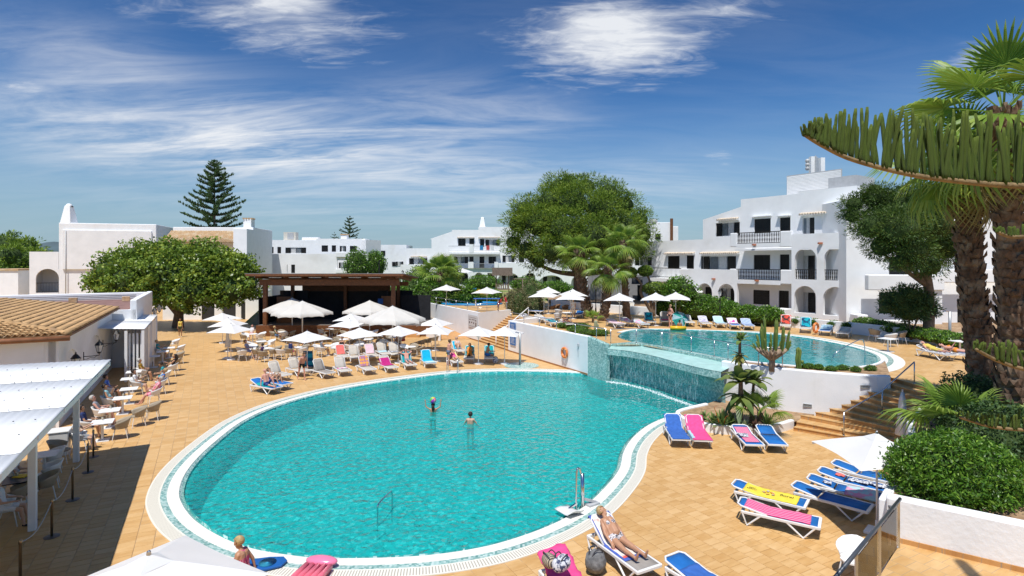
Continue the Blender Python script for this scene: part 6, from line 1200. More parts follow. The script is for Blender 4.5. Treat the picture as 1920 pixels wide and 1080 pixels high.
for x, y, kit, cl in ((454, 677, CH_W, 'white'), (493, 679, CH_T, 'taupe'), (513, 673, CH_W, 'white'), (526, 675, CH_W, 'white'), (776, 660, CH_T, 'taupe'), (790, 655, CH_T, 'taupe'), (802, 652, CH_T, 'taupe'), (815, 648, CH_T, 'taupe')): kit.put(W(x, y), random.uniform(-.5, .5)+(.2 if x < 600 else .9), cl+' resin armchair on the open side of the parasol tables', cl+' chairs in the outer row of the parasol tables')
# upper terrace chairs
for x, y, kit, rz, lb, g in ((1640, 640, CH_T, -1.2, 'taupe armchair at a table by the garden wall', 'taupe chairs by the garden wall'), (1688, 645, CH_T, 1.4, 'taupe armchair at a table by the garden wall', 'taupe chairs by the garden wall'), (1670, 650, CH_W, .2, 'white armchair at the table by the garden wall', None), (1806, 650, CH_T, 2.9, 'taupe armchair beside the upper shower post', None), (1035, 588, CH_B, 1, 'brown wicker chair on the upper terrace', 'brown wicker chairs'), (1044, 586, CH_B, 2, 'brown wicker chair on the upper terrace', 'brown wicker chairs'), (1060, 588, CH_B, 2.6, 'brown wicker chair on the upper terrace', 'brown wicker chairs'), (1047, 597, CH_W, -.4, 'white armchair facing the sunbathers on the upper terrace', None), (1046, 605, CH_W, -.2, 'white armchair nearest the terrace railing', None)): kit.put(W(x, y, UZ), rz, lb, g)
p = W(1665, 635, UZ+.73); TB_S.put((p.x, p.y, UZ), .5, 'white cafe table by the garden wall'); p = W(1063, 586, UZ+.73); TB_S.put((p.x, p.y, UZ), .2, 'white cafe table beside the brown wicker chairs'); p = W(1800, 640, UZ+.73); TB_S.put((p.x, p.y, UZ), .2, 'white cafe table beside the shaggy palm')
# ---- stanchions with a chain, bin
def stan():
    t_ = thing('stanchion', '', 'stanchion'); b = MB(); b.lathe([(.17, 0), (.17, .02), (.06, .035)], (0, 0, 0), 20); b.build('base', mat('dark_steel', (.12, .12, .12), .4, .1, 6, metal=.6), t_); b = MB(); b.lathe([(.03, .03), (.03, .86), (.036, .87), (.036, .95), (.02, .97)], (0, 0, 0), 12); b.build('post', mat('bronze_post', (.35, .25, .15), .3, .15, 6, metal=.8), t_, True); return t_
SK = Kit(stan); sp3 = [W(x, y) for x, y in ((175, 857), (165, 886), (136, 938), (97, 1007), (38, 1095))]
for p, lb in zip(sp3, ('bronze rope stanchion next to the first sunny chair', 'bronze rope stanchion by the white canopy post', 'bronze rope stanchion between two canopy posts', 'bronze rope stanchion in the shade before the white chairs', 'bronze rope stanchion beside the large square parasol')): SK.put(p, 0, lb)
for a, c in zip(sp3[:-1], sp3[1:]):
    b = MB(); pts = [a.lerp(c, f)+Vector((0, 0, .9-.22*math.sin(math.pi*f))) for f in np.linspace(0, 1, 9)]; b.tube(pts, .012, 5); tag(b.build('barrier_rope', grey_m, None, True), 'thin grey rope sagging between two bronze stanchions', 'rope', 'ropes between the stanchions')
t_ = thing('waste_bin', 'white plastic bin with a sloping lid beside the canopy post', 'bin', W(113, 852), lr); b = MB(); b.box((0, 0, .42), (.5, .55, .84), 0, 0, 1.12); b.build('body', offw, t_, bevel=.02); b = MB(); b.box((0, 0, .87), (.62, .66, .06)); b.build('lid', offw, t_, bevel=.02)
# ================================================================== loungers
blue_f = mat('blue_sling', (.008, .125, .40), .75, .22, 2.5, .15, 60); beige_f = mat('beige_sling', (.50, .46, .40), .75, .06, 8, .1, 80); grey_f = mat('grey_sling', (.30, .27, .24), .75, .06, 8)
LEN, HNG, BH = 1.95, 1.22, .37
def lp(s, a):     # a point of the lying surface at arc length s from the foot end
    if s <= HNG: return (.97-s, BH)
    return (.97-HNG-(s-HNG)*math.cos(a), BH+(s-HNG)*math.sin(a))
def make_lounger(ang, fab, wide=.66):
    def f():
        a = R(ang); t_ = thing('sun_lounger', '', 'sun lounger'); hw = wide/2
        for x in (-1, 1):
            b = MB(); b.bar((x*hw, .97, BH-.03), (x*hw, -.86, BH-.03), .05, .07); b.build('side_rail', offw, t_, bevel=.012)
        b = MB()
        for y in (.95, -.84): b.bar((-hw, y, BH-.03), (hw, y, BH-.03), .07, .05)
        b.build('end_rail', offw, t_)['kind'] = 'stuff'
        b = MB(); b.grid([[(x, lp(s, a)[0], lp(s, a)[1]-.012*math.cos(x/hw*1.5)) for x in (-hw+.03, -hw*.4, hw*.4, hw-.03)] for s in (.05, .4, .8, HNG-.02)], 0, .012); b.build('seat_sling', fab, t_, True)
        b = MB(); b.grid([[(x, lp(s, a)[0], lp(s, a)[1]+.006) for x in (-hw+.05, -hw*.4, hw*.4, hw-.05)] for s in (HNG+.02, 1.5, 1.75, LEN-.04)], 0, .012); b.build('backrest_sling', fab, t_, True)
        b = MB(); P = [(x, *lp(s, a)) for x, s in ((-hw+.03, HNG), (-hw+.03, LEN-.1), (-hw+.12, LEN), (hw-.12, LEN), (hw-.03, LEN-.1), (hw-.03, HNG))]; b.tube(P, .026, 7); b.build('backrest_frame', offw, t_, True)
        if ang > 15:
            for x in (-1, 1): b = MB(); q = lp(HNG+.42, a); b.tube([(x*hw*.8, *q), (x*hw*.8, q[0]-.12, BH-.04)], .014, 6); b.build('prop', offw, t_)
        for x in (-1, 1):
            b = MB(); b.tube([(x*hw, .86, BH-.05), (x*(hw+.01), .60, .02), (x*hw, .22, BH-.05)], .026, 7); b.build('leg', offw, t_)
            b = MB(); b.tube([(x*hw, -.40, BH-.05), (x*(hw+.01), -.72, .02), (x*hw, -.84, BH-.05)], .026, 7); b.build('leg', offw, t_)
        return t_
    return f
KITS = {}
def lounger(loc, rz, ang, fab, label, group=None):
    k = (ang, fab.name)
    if k not in KITS: KITS[k] = Kit(make_lounger(ang, fab))
    return KITS[k].put(loc, rz, label, group)
def patmat(name, c1, c2, kind='stripe', scale=12, c3=None):
    if name in MATS: return MATS[name]
    m, t, p = nodes(name); n = t.nodes.new; l = t.links.new; tcn = n('ShaderNodeTexCoord'); g = n('ShaderNodeMapping'); l(tcn.outputs['Object'], g.inputs[0])
    if kind == 'stripe': q = n('ShaderNodeTexWave'); q.inputs['Scale'].default_value = scale; q.inputs['Distortion'].default_value = .6; l(g.outputs[0], q.inputs['Vector']); fac = q.outputs['Fac']; g.inputs['Rotation'].default_value = (0, 0, 0)
    elif kind == 'cross': q = n('ShaderNodeTexWave'); q.bands_direction = 'Y'; q.inputs['Scale'].default_value = scale; q.inputs['Distortion'].default_value = .4; l(g.outputs[0], q.inputs['Vector']); fac = q.outputs['Fac']
    elif kind == 'dots': q = n('ShaderNodeTexVoronoi'); q.inputs['Scale'].default_value = scale; q.inputs['Randomness'].default_value = .3; l(g.outputs[0], q.inputs['Vector']); fac = q.outputs['Distance']
    else: q = n('ShaderNodeTexNoise'); q.inputs['Scale'].default_value = scale; q.inputs['Detail'].default_value = 2; l(g.outputs[0], q.inputs['Vector']); fac = q.outputs['Fac']
    rp = n('ShaderNodeValToRGB'); rp.color_ramp.elements[0].position = .42; rp.color_ramp.elements[0].color = (*c1, 1); rp.color_ramp.elements[1].position = .52; rp.color_ramp.elements[1].color = (*c2, 1)
    if c3: e = rp.color_ramp.elements.new(.62); e.color = (*c3, 1)
    l(fac, rp.inputs[0]); l(rp.outputs[0], p.inputs['Base Color']); p.inputs['Roughness'].default_value = .9; MATS[name] = m; return m
def towel(loc, rz, ang, s0, s1, m, label, w=.62, drape=0, off=.02, xs=0, wr=.010, name='beach_towel', cat='towel'):
    # cloth laid along a lounger from arc length s0 to s1; drape lets the sides hang
    a = R(ang); rows = []; n = max(6, int((s1-s0)/.07)); hw = w/2; ph = random.random()*9
    X = list(np.linspace(-hw, hw, 11))
    for i in range(n+1):
        s = s0+(s1-s0)*i/n; y, z = lp(min(s, LEN), a); ext = max(0, s-LEN); row = []
        if ext > 0: z -= ext*.9; y -= .04
        for k, x in enumerate(X):
            wob = wr*(noise.noise(Vector((x*5+ph, s*5, 1)))+.6*math.sin(s*17+x*4+ph)); zz_ = z+off+abs(wob); yy = y+wob
            over = abs(x+xs)-.33
            if over > 0 and drape: xx = math.copysign(.35+over*.12, x+xs); zz_ -= over*.95
            else: xx = x+xs+wob*1.5
            row.append((xx, yy, max(.03, zz_)))
        rows.append(row)
    b = MB(); b.grid(rows[::-1], 0, .008); o = b.build(name, m, None, True); o.location = loc; o.rotation_euler = (0, 0, rz); return tag(o, label, cat)
def fit(head, foot, z0=0, zt=.36):
    h, f = W(*head, z0+zt), W(*foot, z0+zt); c = (h+f)/2; return Vector((c.x, c.y, z0)), hdg((f.x-h.x, f.y-h.y))
T = {'pink': mat('hot_pink_towel', (.72, .07, .24), .9, .12, 8, .2, 60), 'blue': mat('royal_towel', (.035, .12, .40), .9, .15, 8, .2, 60), 'teal': mat('teal_towel', (.0, .32, .36), .9, .15, 8, .2, 60), 'cyan': mat('cyan_towel', (.0, .38, .60), .9, .12, 8, .2, 60), 'red': mat('coral_towel', (.72, .16, .14), .9, .1, 8, .2, 60), 'rose': mat('rose_towel', (.72, .50, .56), .9, .08, 8, .2, 60), 'mag': mat('magenta_towel', (.45, .015, .17), .9, .15, 8, .2, 60), 'orange': mat('orange_towel', (.65, .22, .03), .9, .12, 8, .2, 60), 'yellow': mat('yellow_towel', (.76, .60, .06), .9, .1, 6, .2, 60), 'lblue': mat('pale_blue_towel', (.42, .62, .72), .9, .15, 8, .2, 60),
     'stripe': patmat('striped_towel', (.70, .20, .28), (.72, .55, .50), 'stripe', 4.5, (.62, .12, .30)), 'bstripe': patmat('blue_striped_towel', (.0, .10, .25), (.02, .35, .55), 'cross', 2.6), 'flower': patmat('flowered_towel', (.75, .35, .06), (.40, .17, .26), 'dots', 5.5), 'print': patmat('printed_cloth', (.05, .06, .12), (.62, .63, .66), 'noise', 16), 'redprint': patmat('red_print_towel', (.03, .02, .02), (.66, .07, .04), 'noise', 4), 'tealprint': patmat('teal_print_towel', (.0, .05, .12), (.0, .36, .44), 'noise', 4), 'lil': patmat('lilac_towel', (.36, .33, .46), (.55, .53, .62), 'noise', 6), 'pw': patmat('pink_white_towel', (.62, .05, .30), (.72, .70, .72), 'noise', 5), 'bw': patmat('blue_white_towel', (.03, .16, .48), (.62, .66, .72), 'stripe', 3.5), 'ltowel': patmat('pale_pattern_towel', (.70, .30, .45), (.40, .58, .62), 'noise', 4.5), 'hot': patmat('pink_print_towel', (.70, .03, .16), (.75, .26, .40), 'stripe', 3.2)}
# -- near group on the deck
lo, rz = fit((1252, 786), (1286, 836)); lounger(lo, rz, 38, beige_f, 'reclined lounger covered by a blue towel beside the flower bed'); towel(lo, rz, 38, -.02, 1.99, T['blue'], 'plain blue towel with a small ring mark spread over a lounger', .66, 1)
lo, rz = fit((1291, 787), (1328, 839)); lounger(lo, rz, 38, beige_f, 'reclined lounger covered by a pink towel beside the flower bed'); towel(lo, rz, 38, -.02, 2.0, T['pink'], 'plain hot pink towel spread over a lounger', .68, 1); towel(lo, rz, 38, .15, 1.1, T['lblue'], 'pale blue cloth slipping off the pink towel lounger', .2, 1, .035, .36)
lo, rz = fit((1378, 797), (1425, 843)); lounger(lo, rz, 12, blue_f, 'blue sling lounger with a striped towel by the flower bed wall'); towel(lo, rz, 12, .25, 1.75, T['stripe'], 'pink and salmon striped towel on a blue lounger', .5, 0); towel(lo, rz, 12, .75, 1.2, T['print'], 'crumpled dark patterned cloth on the striped towel', .3, 0, .045, .12, .05)
lo, rz = fit((1424, 797), (1468, 843)); lounger(lo, rz, 12, blue_f, 'bare blue sling lounger by the flower bed wall')
lo, rz = fit((1370, 911), (1520, 946)); lounger(lo, rz, 10, blue_f, 'blue lounger with a yellow printed towel'); ytow = towel(lo, rz, 10, .22, 1.62, T['yellow'], 'yellow towel with black lettering and a small printed picture', .66, 1)
ink = mat('black_ink', (.02, .02, .02), .9, .1, 5)
b = MB()
for i, (x, s, r_) in enumerate(((.05, .85, .05), (-.06, .9, .05), (.1, .98, .04), (-.1, 1.02, .05), (0, 1.1, .05))): y, z = lp(s, R(10)); b.box((x, y, z+.048), (r_*2.2, r_*1.5, .002), i)
b.build('printed_picture', mat('orange_print', (.65, .30, .03), .9, .3, 20, col2=(.25, .45, .6)), ytow)['kind'] = 'stuff'
lo, rz = fit((1380, 946), (1546, 982)); lounger(lo, rz, 10, blue_f, 'blue lounger with a pink patterned towel'); towel(lo, rz, 10, .22, 1.78, T['hot'], 'hot pink towel with pale bands along a blue lounger', .6, 1)
for h, f_, lb in (((1568, 874), (1690, 903), 'blue lounger at the retaining wall, last of the shaded row'), ((1532, 886), (1680, 920), 'blue lounger with a crumpled pale cloth in the shaded row'), ((1507, 899), (1670, 936), 'blue lounger with a patterned towel in the shaded row'), ((1482, 913), (1640, 955), 'blue lounger under the parasol, first of the shaded row')):
    lo, rz = fit(h, f_); lounger(lo, rz, 10, blue_f, lb)
    if 'crumpled' in lb: towel(lo, rz, 10, .1, 1.15, T['print'], 'crumpled grey and white cloth on a shaded blue lounger', .24, 0, .03, .05, .06); towel(lo, rz, 10, 1.25, 1.5, T['red'], 'small red cloth folded on a shaded blue lounger', .22, 0, .03, -.05, .03)
    if 'patterned' in lb: towel(lo, rz, 10, .15, .95, T['ltowel'], 'pale blue and pink patterned towel over the shaded loungers', .7, 1, .03, .06, .02); towel(lo, rz, 10, 1.3, 1.55, T['print'], 'little white crumpled shirt on the patterned towel lounger', .22, 0, .03, .02, .06)
LW0, LRZ = fit((1107, 985), (1232, 1073), 0, .40); LW0 = LW0+Vector((0, 0, .012)); lounger(LW0, LRZ, 38, grey_f, 'beige framed lounger carrying the sunbathing woman in a bikini'); towel(LW0, LRZ, 38, .55, 2.0, patmat('crab_towel', (.72, .66, .60), (.75, .70, .64), 'noise', 3, (.65, .10, .08)), 'white towel with red print under the sunbathing woman', .5, 0, .018); towel(LW0, LRZ, 38, .45, 2.03, patmat('blue_border', (.05, .09, .36), (.07, .13, .45), 'noise', 9), 'dark blue bordered beach towel under the white printed towel', .62, 0, .010)
lo, rz = fit((1272, 1058), (1390, 1128)); lounger(lo, rz, 10, blue_f, 'blue lounger with a towel at the deck beside the landing'); towel(lo, rz, 10, .2, 1.5, T['blue'], 'dark blue towel on the lounger beside the landing', .56)
lo, rz = fit((1035, 1062), (1120, 1150)); lounger(lo, rz, 30, beige_f, 'lounger buried under a hot pink towel and bags'); towel(lo, rz, 30, .6, 2.02, T['pink'], 'hot pink towel heaped over a lounger with bags', .8, 1, .04, 0, .05)
# -- row of beige loungers along the pool
def row(lst, z0=0, zt=.3):
    for head, foot, ang, fab, lb, tw in lst:
        lo, rz = fit(head, foot, z0, zt); lounger(lo, rz, ang, fab, lb)
        for q in tw: towel(lo, rz, ang, q[0], q[1], T[q[2]], q[3], *(q[4:]))
B40, B50 = 42, 58
row([((503, 697), (541, 706), B50, beige_f, 'beige lounger behind the sunbathing couple', []), ((540, 689), (577, 698), B50, beige_f, 'beige lounger behind the walking man', []), ((586, 692), (624, 702), B50, grey_f, 'grey backed lounger with a blue striped bag behind it', []),
     ((632, 687), (651, 698), B50, beige_f, 'beige lounger with a folded flowery cloth at mid seat', [(.75, 1.1, 'pw', 'folded pink and white flowery cloth on a beige lounger', .6)]), ((677, 685), (697, 695), B50, beige_f, 'beige lounger draped with an orange flowered towel', [(1.2, 1.97, 'flower', 'mauve towel with orange flowers over a lounger back', .6, 1)]), ((717, 682), (738, 691), B40, beige_f, 'beige lounger with a magenta towel across it', [(.75, 1.75, 'mag', 'magenta towel thrown across a beige lounger', .8, 1)]),
     ((632, 662), (651, 672), B50, beige_f, 'beige lounger with a coral towel in the second row', [(1.2, 1.97, 'red', 'coral red towel over a lounger back in the second row', .6)]), ((660, 663), (670, 674), B50, beige_f, 'pale lounger next to the parasol pole in the second row', []), ((687, 661), (706, 670), B50, beige_f, 'beige lounger with a rose towel in the second row', [(1.2, 1.97, 'rose', 'pale rose towel over a lounger back in the second row', .6)]), ((709, 657), (728, 666), B50, beige_f, 'beige lounger with a light blue towel in the second row', [(.8, 1.25, 'lblue', 'light blue towel folded on a second row lounger', .62)]), ((734, 656), (745, 668), B50, beige_f, 'beige lounger with dark printed clothes in the second row', [(.8, 1.2, 'print', 'dark printed clothes on a second row lounger', .55, 0, .03, 0, .04)]),
     ((756, 676), (774, 687), B50, beige_f, 'lounger with the man resting his arms behind his head', [(.95, 2.0, 'teal', 'turquoise towel under the man resting his arms', .72, 1)]), ((794, 672), (811, 684), B50, beige_f, 'lounger with a cyan towel next to the pool ladder', [(.6, 2.0, 'cyan', 'bright cyan towel over a lounger near the ladder', .72, 1), (.0, .62, 'lblue', 'pale shirt on the cyan towel lounger', .6, 1, .03)]),
     ((843, 670), (862, 682), 25, beige_f, 'lounger with a yellow towel under a lying woman', [(.9, 1.95, 'yellow', 'yellow towel under a lying woman by the ladder', .72, 1)]), ((852, 652), (868, 660), B40, beige_f, 'lounger with a blue towel under a woman in sunglasses', [(1.0, 1.97, 'cyan', 'blue towel behind the woman in sunglasses', .62)]), ((882, 662), (878, 677), B50, beige_f, 'lounger with an orange wrapped bather', [(1.2, 1.98, 'teal', 'dark teal towel behind the orange wrapped bather', .66, 1)]), ((917, 662), (918, 676), B50, beige_f, 'lounger with a teal towel beside the shower', [(1.1, 1.99, 'teal', 'teal towel on the lounger beside the shower', .68, 1)]),
     ((465, 719), (533, 731), 22, blue_f, 'blue lounger with a teal towel carrying the bald man', [(.35, 1.45, 'teal', 'bright teal towel hanging from the bald man\'s lounger', .86, 1, .02, -.16)]), ((492, 713), (546, 723), 22, blue_f, 'blue lounger carrying the woman with raised knees', [])])
lb_ = ('first', 'second')
row([((1209, 596), (1228, 609), 50, beige_f, 'upper deck lounger with a deep blue towel', [(1.0, 1.98, 'tealprint', 'deep blue towel over an upper deck lounger back', .66, 1)]), ((1242, 595), (1252, 608), 50, grey_f, 'brownish upper deck lounger behind the standing woman', [(.6, 1.1, 'mag', 'purple cloth on the brownish upper deck lounger', .6)]), ((1281, 598), (1300, 609), 30, beige_f, 'upper deck lounger beside the turquoise beach shade', []), ((1310, 600), (1332, 611), 30, beige_f, 'upper deck lounger with a lilac patterned towel', [(.8, 1.97, 'lil', 'lilac patterned towel on an upper deck lounger', .66, 1)]), ((1338, 600), (1361, 612), 30, beige_f, 'upper deck lounger with a pale blue towel', [(.2, 1.97, 'lblue', 'pale blue towel covering an upper deck lounger', .7, 1)]), ((1366, 603), (1386, 614), 25, blue_f, 'upper deck lounger with a pink and white towel', [(.9, 1.97, 'pw', 'pink and white swirled towel on an upper deck lounger', .68, 1)]), ((1392, 604), (1411, 615), 25, blue_f, 'upper deck lounger with a blue and white striped towel', [(.3, 1.97, 'bw', 'blue and white striped towel on an upper deck lounger', .68, 1)]),
     ((1475, 602), (1471, 617), 58, beige_f, 'upper deck lounger with a red printed towel', [(1.0, 2.0, 'redprint', 'bright red towel with a dark print on a raised lounger', .72, 1)]), ((1513, 607), (1508, 623), 58, beige_f, 'upper deck lounger with a turquoise printed towel', [(.9, 2.0, 'tealprint', 'turquoise towel with dark swirls on a raised lounger', .74, 1)]), ((1556, 612), (1540, 627), 15, blue_f, 'upper deck lounger with a sky blue towel', [(.7, 1.97, 'lblue', 'sky blue towel on the lounger near the wall tables', .68, 1)]), ((1592, 617), (1572, 631), 15, beige_f, 'bare greyish upper deck lounger near the wall tables', []),
     ((1722, 655), (1790, 668), 15, grey_f, 'dark toweled lounger with two bathers by the palms', [(.1, 1.5, 'print', 'dark patterned towel on the lounger by the palms', .72, 1)]), ((1765, 660), (1838, 668), 12, beige_f, 'white framed lounger closest to the palm trunks', [(.5, 1.0, 'bw', 'blue towel on the lounger closest to the palm trunks', .6, 1)]),
     ((972, 577), (1004, 581), 8, blue_f, 'blue lounger with a coral towel at the head of the stairs', [(.2, 1.6, 'red', 'coral towel on a blue lounger at the head of the stairs', .5)]), ((985, 583), (1015, 584), 8, blue_f, 'bare blue lounger at the head of the stairs', []), ((975, 592), (1000, 598), 12, beige_f, 'white lounger just behind the terrace wall corner', [(1.0, 1.6, 'print', 'dark clothes on the white lounger behind the wall corner', .5, 0, .03, 0, .05)]), ((1003, 594), (1028, 601), 12, beige_f, 'second white lounger behind the terrace wall', [(.5, 1.2, 'bw', 'blue striped cloth on a white terrace lounger', .6)]), ((1024, 600), (1050, 608), 12, beige_f, 'white lounger with a teal towel behind the terrace wall', [(.4, 1.7, 'tealprint', 'dark teal towel on a lounger behind the terrace wall', .7, 1)]), ((1052, 602), (1076, 611), 12, beige_f, 'white lounger with a bright pink bag towel behind the railing', [(.9, 1.5, 'pink', 'bright pink towel on a lounger behind the railing', .6, 1)]), ((1090, 585), (1082, 592), 12, blue_f, 'blue lounger beside the palm trunks', []), ((1140, 603), (1168, 609), 12, beige_f, 'white lounger with a rose towel at the pool corner', [(.2, 1.7, 'rose', 'long rose towel on the lounger at the pool corner', .68, 1)]), ((1165, 600), (1192, 606), 12, beige_f, 'white lounger with a printed towel at the pool corner', [(.2, 1.7, 'pw', 'printed pink towel on the lounger at the pool corner', .68, 1)]), ((1188, 603), (1214, 610), 12, beige_f, 'white lounger touching the upper pool rim', [(.4, 1.7, 'ltowel', 'patterned towel on the lounger touching the pool rim', .68, 1)]), ((1190, 575), (1170, 582), 40, beige_f, 'cream lounger between the palm and the garden wall', [])], UZ)
# ================================================================== small things
def textmesh(name, txt, size, m, parent, loc, rot, align='CENTER'):
    c = bpy.data.curves.new(name, 'FONT'); c.body = txt; c.size = size; c.align_x = align; c.extrude = .001; o = bpy.data.objects.new(name, c); COL.objects.link(o)
    me = bpy.data.meshes.new_from_object(o.evaluated_get(bpy.context.evaluated_depsgraph_get())); bpy.data.objects.remove(o); bpy.data.curves.remove(c); me.materials.clear(); me.materials.append(m)
    k = link(name, me, parent); k.location = loc; k.rotation_euler = rot; return k
for k_, (txt, x, s, size) in enumerate((('floral', 0, .52, .17), ('BEST\nBEACH', .02, 1.42, .085))): y, z = lp(s, R(10)); textmesh('lettering', txt, size, ink, ytow, (x, y, z+.048), (0, 0, math.pi/2))
chrome = mat('chrome', (.62, .63, .65), .15, .05, 6, metal=1)
def tubes(name, label, cat, loc, rz, parts):
    t_ = thing(name, label, cat, loc, rz)
    for nm, pts, r_, m in parts: b = MB(); b.tube(spline(pts, 5, False) if len(pts) > 2 else pts, r_, 8); b.build(nm, m, t_, True)
    return t_
p = W(849, 697); t_ = thing('pool_ladder', 'chrome pool ladder at the far rim of the lower pool', 'ladder', p, 0)
for x in (-.32, .32):
    b = MB(); b.tube(spline([(x, .35, 0), (x, .33, .7), (x, .12, .88), (x, -.25, .75), (x, -.42, .2), (x, -.42, -1.0)], 5, False), .022, 8); b.build('rail', chrome, t_, True)
for z in (-.25, -.55): b = MB(); b.box((0, -.42, z), (.62, .1, .03)); b.build('rung', chrome, t_)
p = W(708, 1012, -.42); q = W(735, 978, -.42)-p; tubes('pool_handrail', 'single chrome handrail standing in the shallow pool end', 'handrail', p, 0, [('rail', [(0, 0, 0), (0, 0, .75), (.02, .05, .93), (q.x*.8, q.y*.8, .90), (q.x, q.y, .78), (q.x, q.y, 0)], .022, chrome)])
p = W(1603, 672, 1.98); tubes('pool_handrail', 'chrome handrail bent over the steps of the upper pool', 'handrail', W(1622, 668, 1.98), 0, [('rail', [(0, 0, 0), (0, .1, .72), (-.25, .1, .84), (-1.6, -.2, .25), (-1.9, -.2, -.3)], .022, chrome)])
# pool lift
p = W(1092, 951); t_ = thing('pool_lift', 'steel pool lift with a white seat over the water', 'pool lift', p, R(35)); b = MB(); b.tube([(0, 0, -.05), (0, 0, .95)], .055, 12); b.build('column', chrome, t_, True); b = MB(); b.tube(spline([(-.05, .02, .95), (-.1, .02, 1.1), (-.2, .02, 1.05), (-.22, .02, .3), (-.22, .02, -.1)], 5, False), .028, 8); b.build('mast', chrome, t_, True); b = MB(); b.bar((0, 0, .25), (.42, -.1, .08), .06, .06); b.bar((.1, -.1, .05), (.5, -.1, .05), .2, .06); b.build('foot', grey_m, t_); b = MB(); b.grid([[(x, y, .10+.35*max(0, -y-.25)**2*8+.03*math.cos(x*9)) for x in np.linspace(-.85, -.35, 6)] for y in np.linspace(-.45, .2, 7)], 0, .03); b.build('seat', offw, t_, True); b = MB(); b.bar((-.6, 0, .05), (-.2, .02, .15), .05, .05); b.build('seat_arm', chrome, t_)
# showers
for px, py, z0, h, lb in ((975, 684, 0, 2.15, 'grey shower post on a round green base beside the parasols'), (1781, 652, UZ, 2.1, 'grey shower post in front of the garden wall')):
    t_ = thing('pool_shower', lb, 'shower', W(px, py, z0)); b = MB(); b.tube([(0, 0, 0), (0, 0, h)], .075, 12); b.build('post', mat('shower_grey', (.40, .41, .42), .4, .08, 6, metal=.4), t_, True); b = MB(); b.tube([(-.05, 0, h-.02), (-.28, 0, h+.05)], .03, 8); b.lathe([(.07, 0), (.05, .04)], (-.3, 0, h), 10); b.build('shower_head', chrome, t_)
    if z0 == 0: b = MB(); b.lathe([(1.15, 0), (1.15, .02), (1.1, .03)], (.1, -.3, 0), 28); b.build('base', mos_band, t_)
# lifebuoys
buoy = mat('orange_buoy', (.72, .20, .04), .6, .08, 6)
def lifebuoy(loc, rz, label):
    t_ = thing('lifebuoy', label, 'lifebuoy', loc, rz); vs = []; fs = []; n, m_ = 24, 8
    for i in range(n):
        for j in range(m_): a, c = 2*math.pi*i/n, 2*math.pi*j/m_; r_ = .29+.085*math.cos(c); vs.append((r_*math.cos(a), .07*math.sin(c), r_*math.sin(a)))
    for i in range(n):
        for j in range(m_): fs.append((i*m_+j, i*m_+(j+1) % m_, ((i+1) % n)*m_+(j+1) % m_, ((i+1) % n)*m_+j))
    b = MB(); b.add(vs, fs); b.build('ring', buoy, t_, True)
    for k in range(4): b = MB(); a = math.pi/4+math.pi/2*k; b.tube([(.29*math.cos(a)-.06*math.sin(a), 0, .29*math.sin(a)+.06*math.cos(a)), (.29*math.cos(a)+.06*math.sin(a), 0, .29*math.sin(a)-.06*math.cos(a))], .09, 10); b.build('band', mat('pale_orange', (.74, .32, .14), .6, .08, 6), t_, True)
    b = MB(); b.tube([(0, .02, -.36), (.05, -.02, -.55), (0, 0, -.7)], .01, 5); b.build('cord', white, t_)
WC = Fac(tuple(C0), tuple(-UU)); q, z = WC.px(1061, 661); lifebuoy(WC.at(q, z, .12), math.atan2(-UU.y, -UU.x), 'orange lifebuoy hanging on the long white terrace wall'); p = W(1530, 616, UZ+.4); lifebuoy((p.x, p.y, UZ+.45), .6, 'orange lifebuoy leaning behind the turquoise towel lounger')
q, z = WC.px(1085, 647); b = MB(); p = WC.at(q, z, .05); b.box((0, 0, .0), (.10, .10, .16)); b.tube([(0, 0, -.05), (0, .0, -.75)], .012, 6); o = b.build('wall_pipe', grey_m); o.location = p; tag(o, 'small tap and pipe on the long white wall', 'pipe')
# notices on the walls
def board(fac, x0, y0, x1, y1, label, m, name, lines, lm, out=.05):
    a, c, e, g = fac.rect(x0, y0, x1, y1); t_ = thing(name, label, 'sign', fac.at((a+c)/2, (e+g)/2, out), math.atan2(fac.e.y, fac.e.x)); w_, h = c-a, g-e; b = MB(); b.box((0, 0, 0), (w_, .03, h)); b.build('panel', m, t_); b = MB()
    for (lx, lz, lw, lh) in lines: b.box((lx*w_, -.019 if True else 0, lz*h), (lw*w_, .004, lh*h))
    b.build('print', lm, t_)['kind'] = 'stuff'; return t_
sgn = mat('sign_blue', (.05, .17, .45), .5, .06, 6); prn = mat('sign_print', (.62, .66, .72), .6, .1, 6); dprn = mat('dark_print', (.12, .08, .08), .6, .2, 6)
board(WC, 957.5, 605, 967.5, 647, 'tall blue pool rules board on the end of the white wall', sgn, 'rules_board', [(0, .42-.055*k, .7-.2*(k % 3)*.5, .018) for k in range(16)], prn)
WA = Fac(tuple(A1), tuple(A1-A0)); board(WA, 879, 591, 896, 614, 'white notice board with a small plan on the ramp wall', mat('notice_white', (.60, .60, .60), .5, .05, 5), 'notice_board', [(0, .3, .8, .02), (-.3, .12, .2, .06), (.05, .14, .3, .05), (.33, .1, .14, .08), (-.35, -.12, .1, .16), (-.1, -.1, .12, .1), (.12, -.12, .1, .12), (.36, -.2, .1, .3), (0, -.4, .8, .02)], dprn)
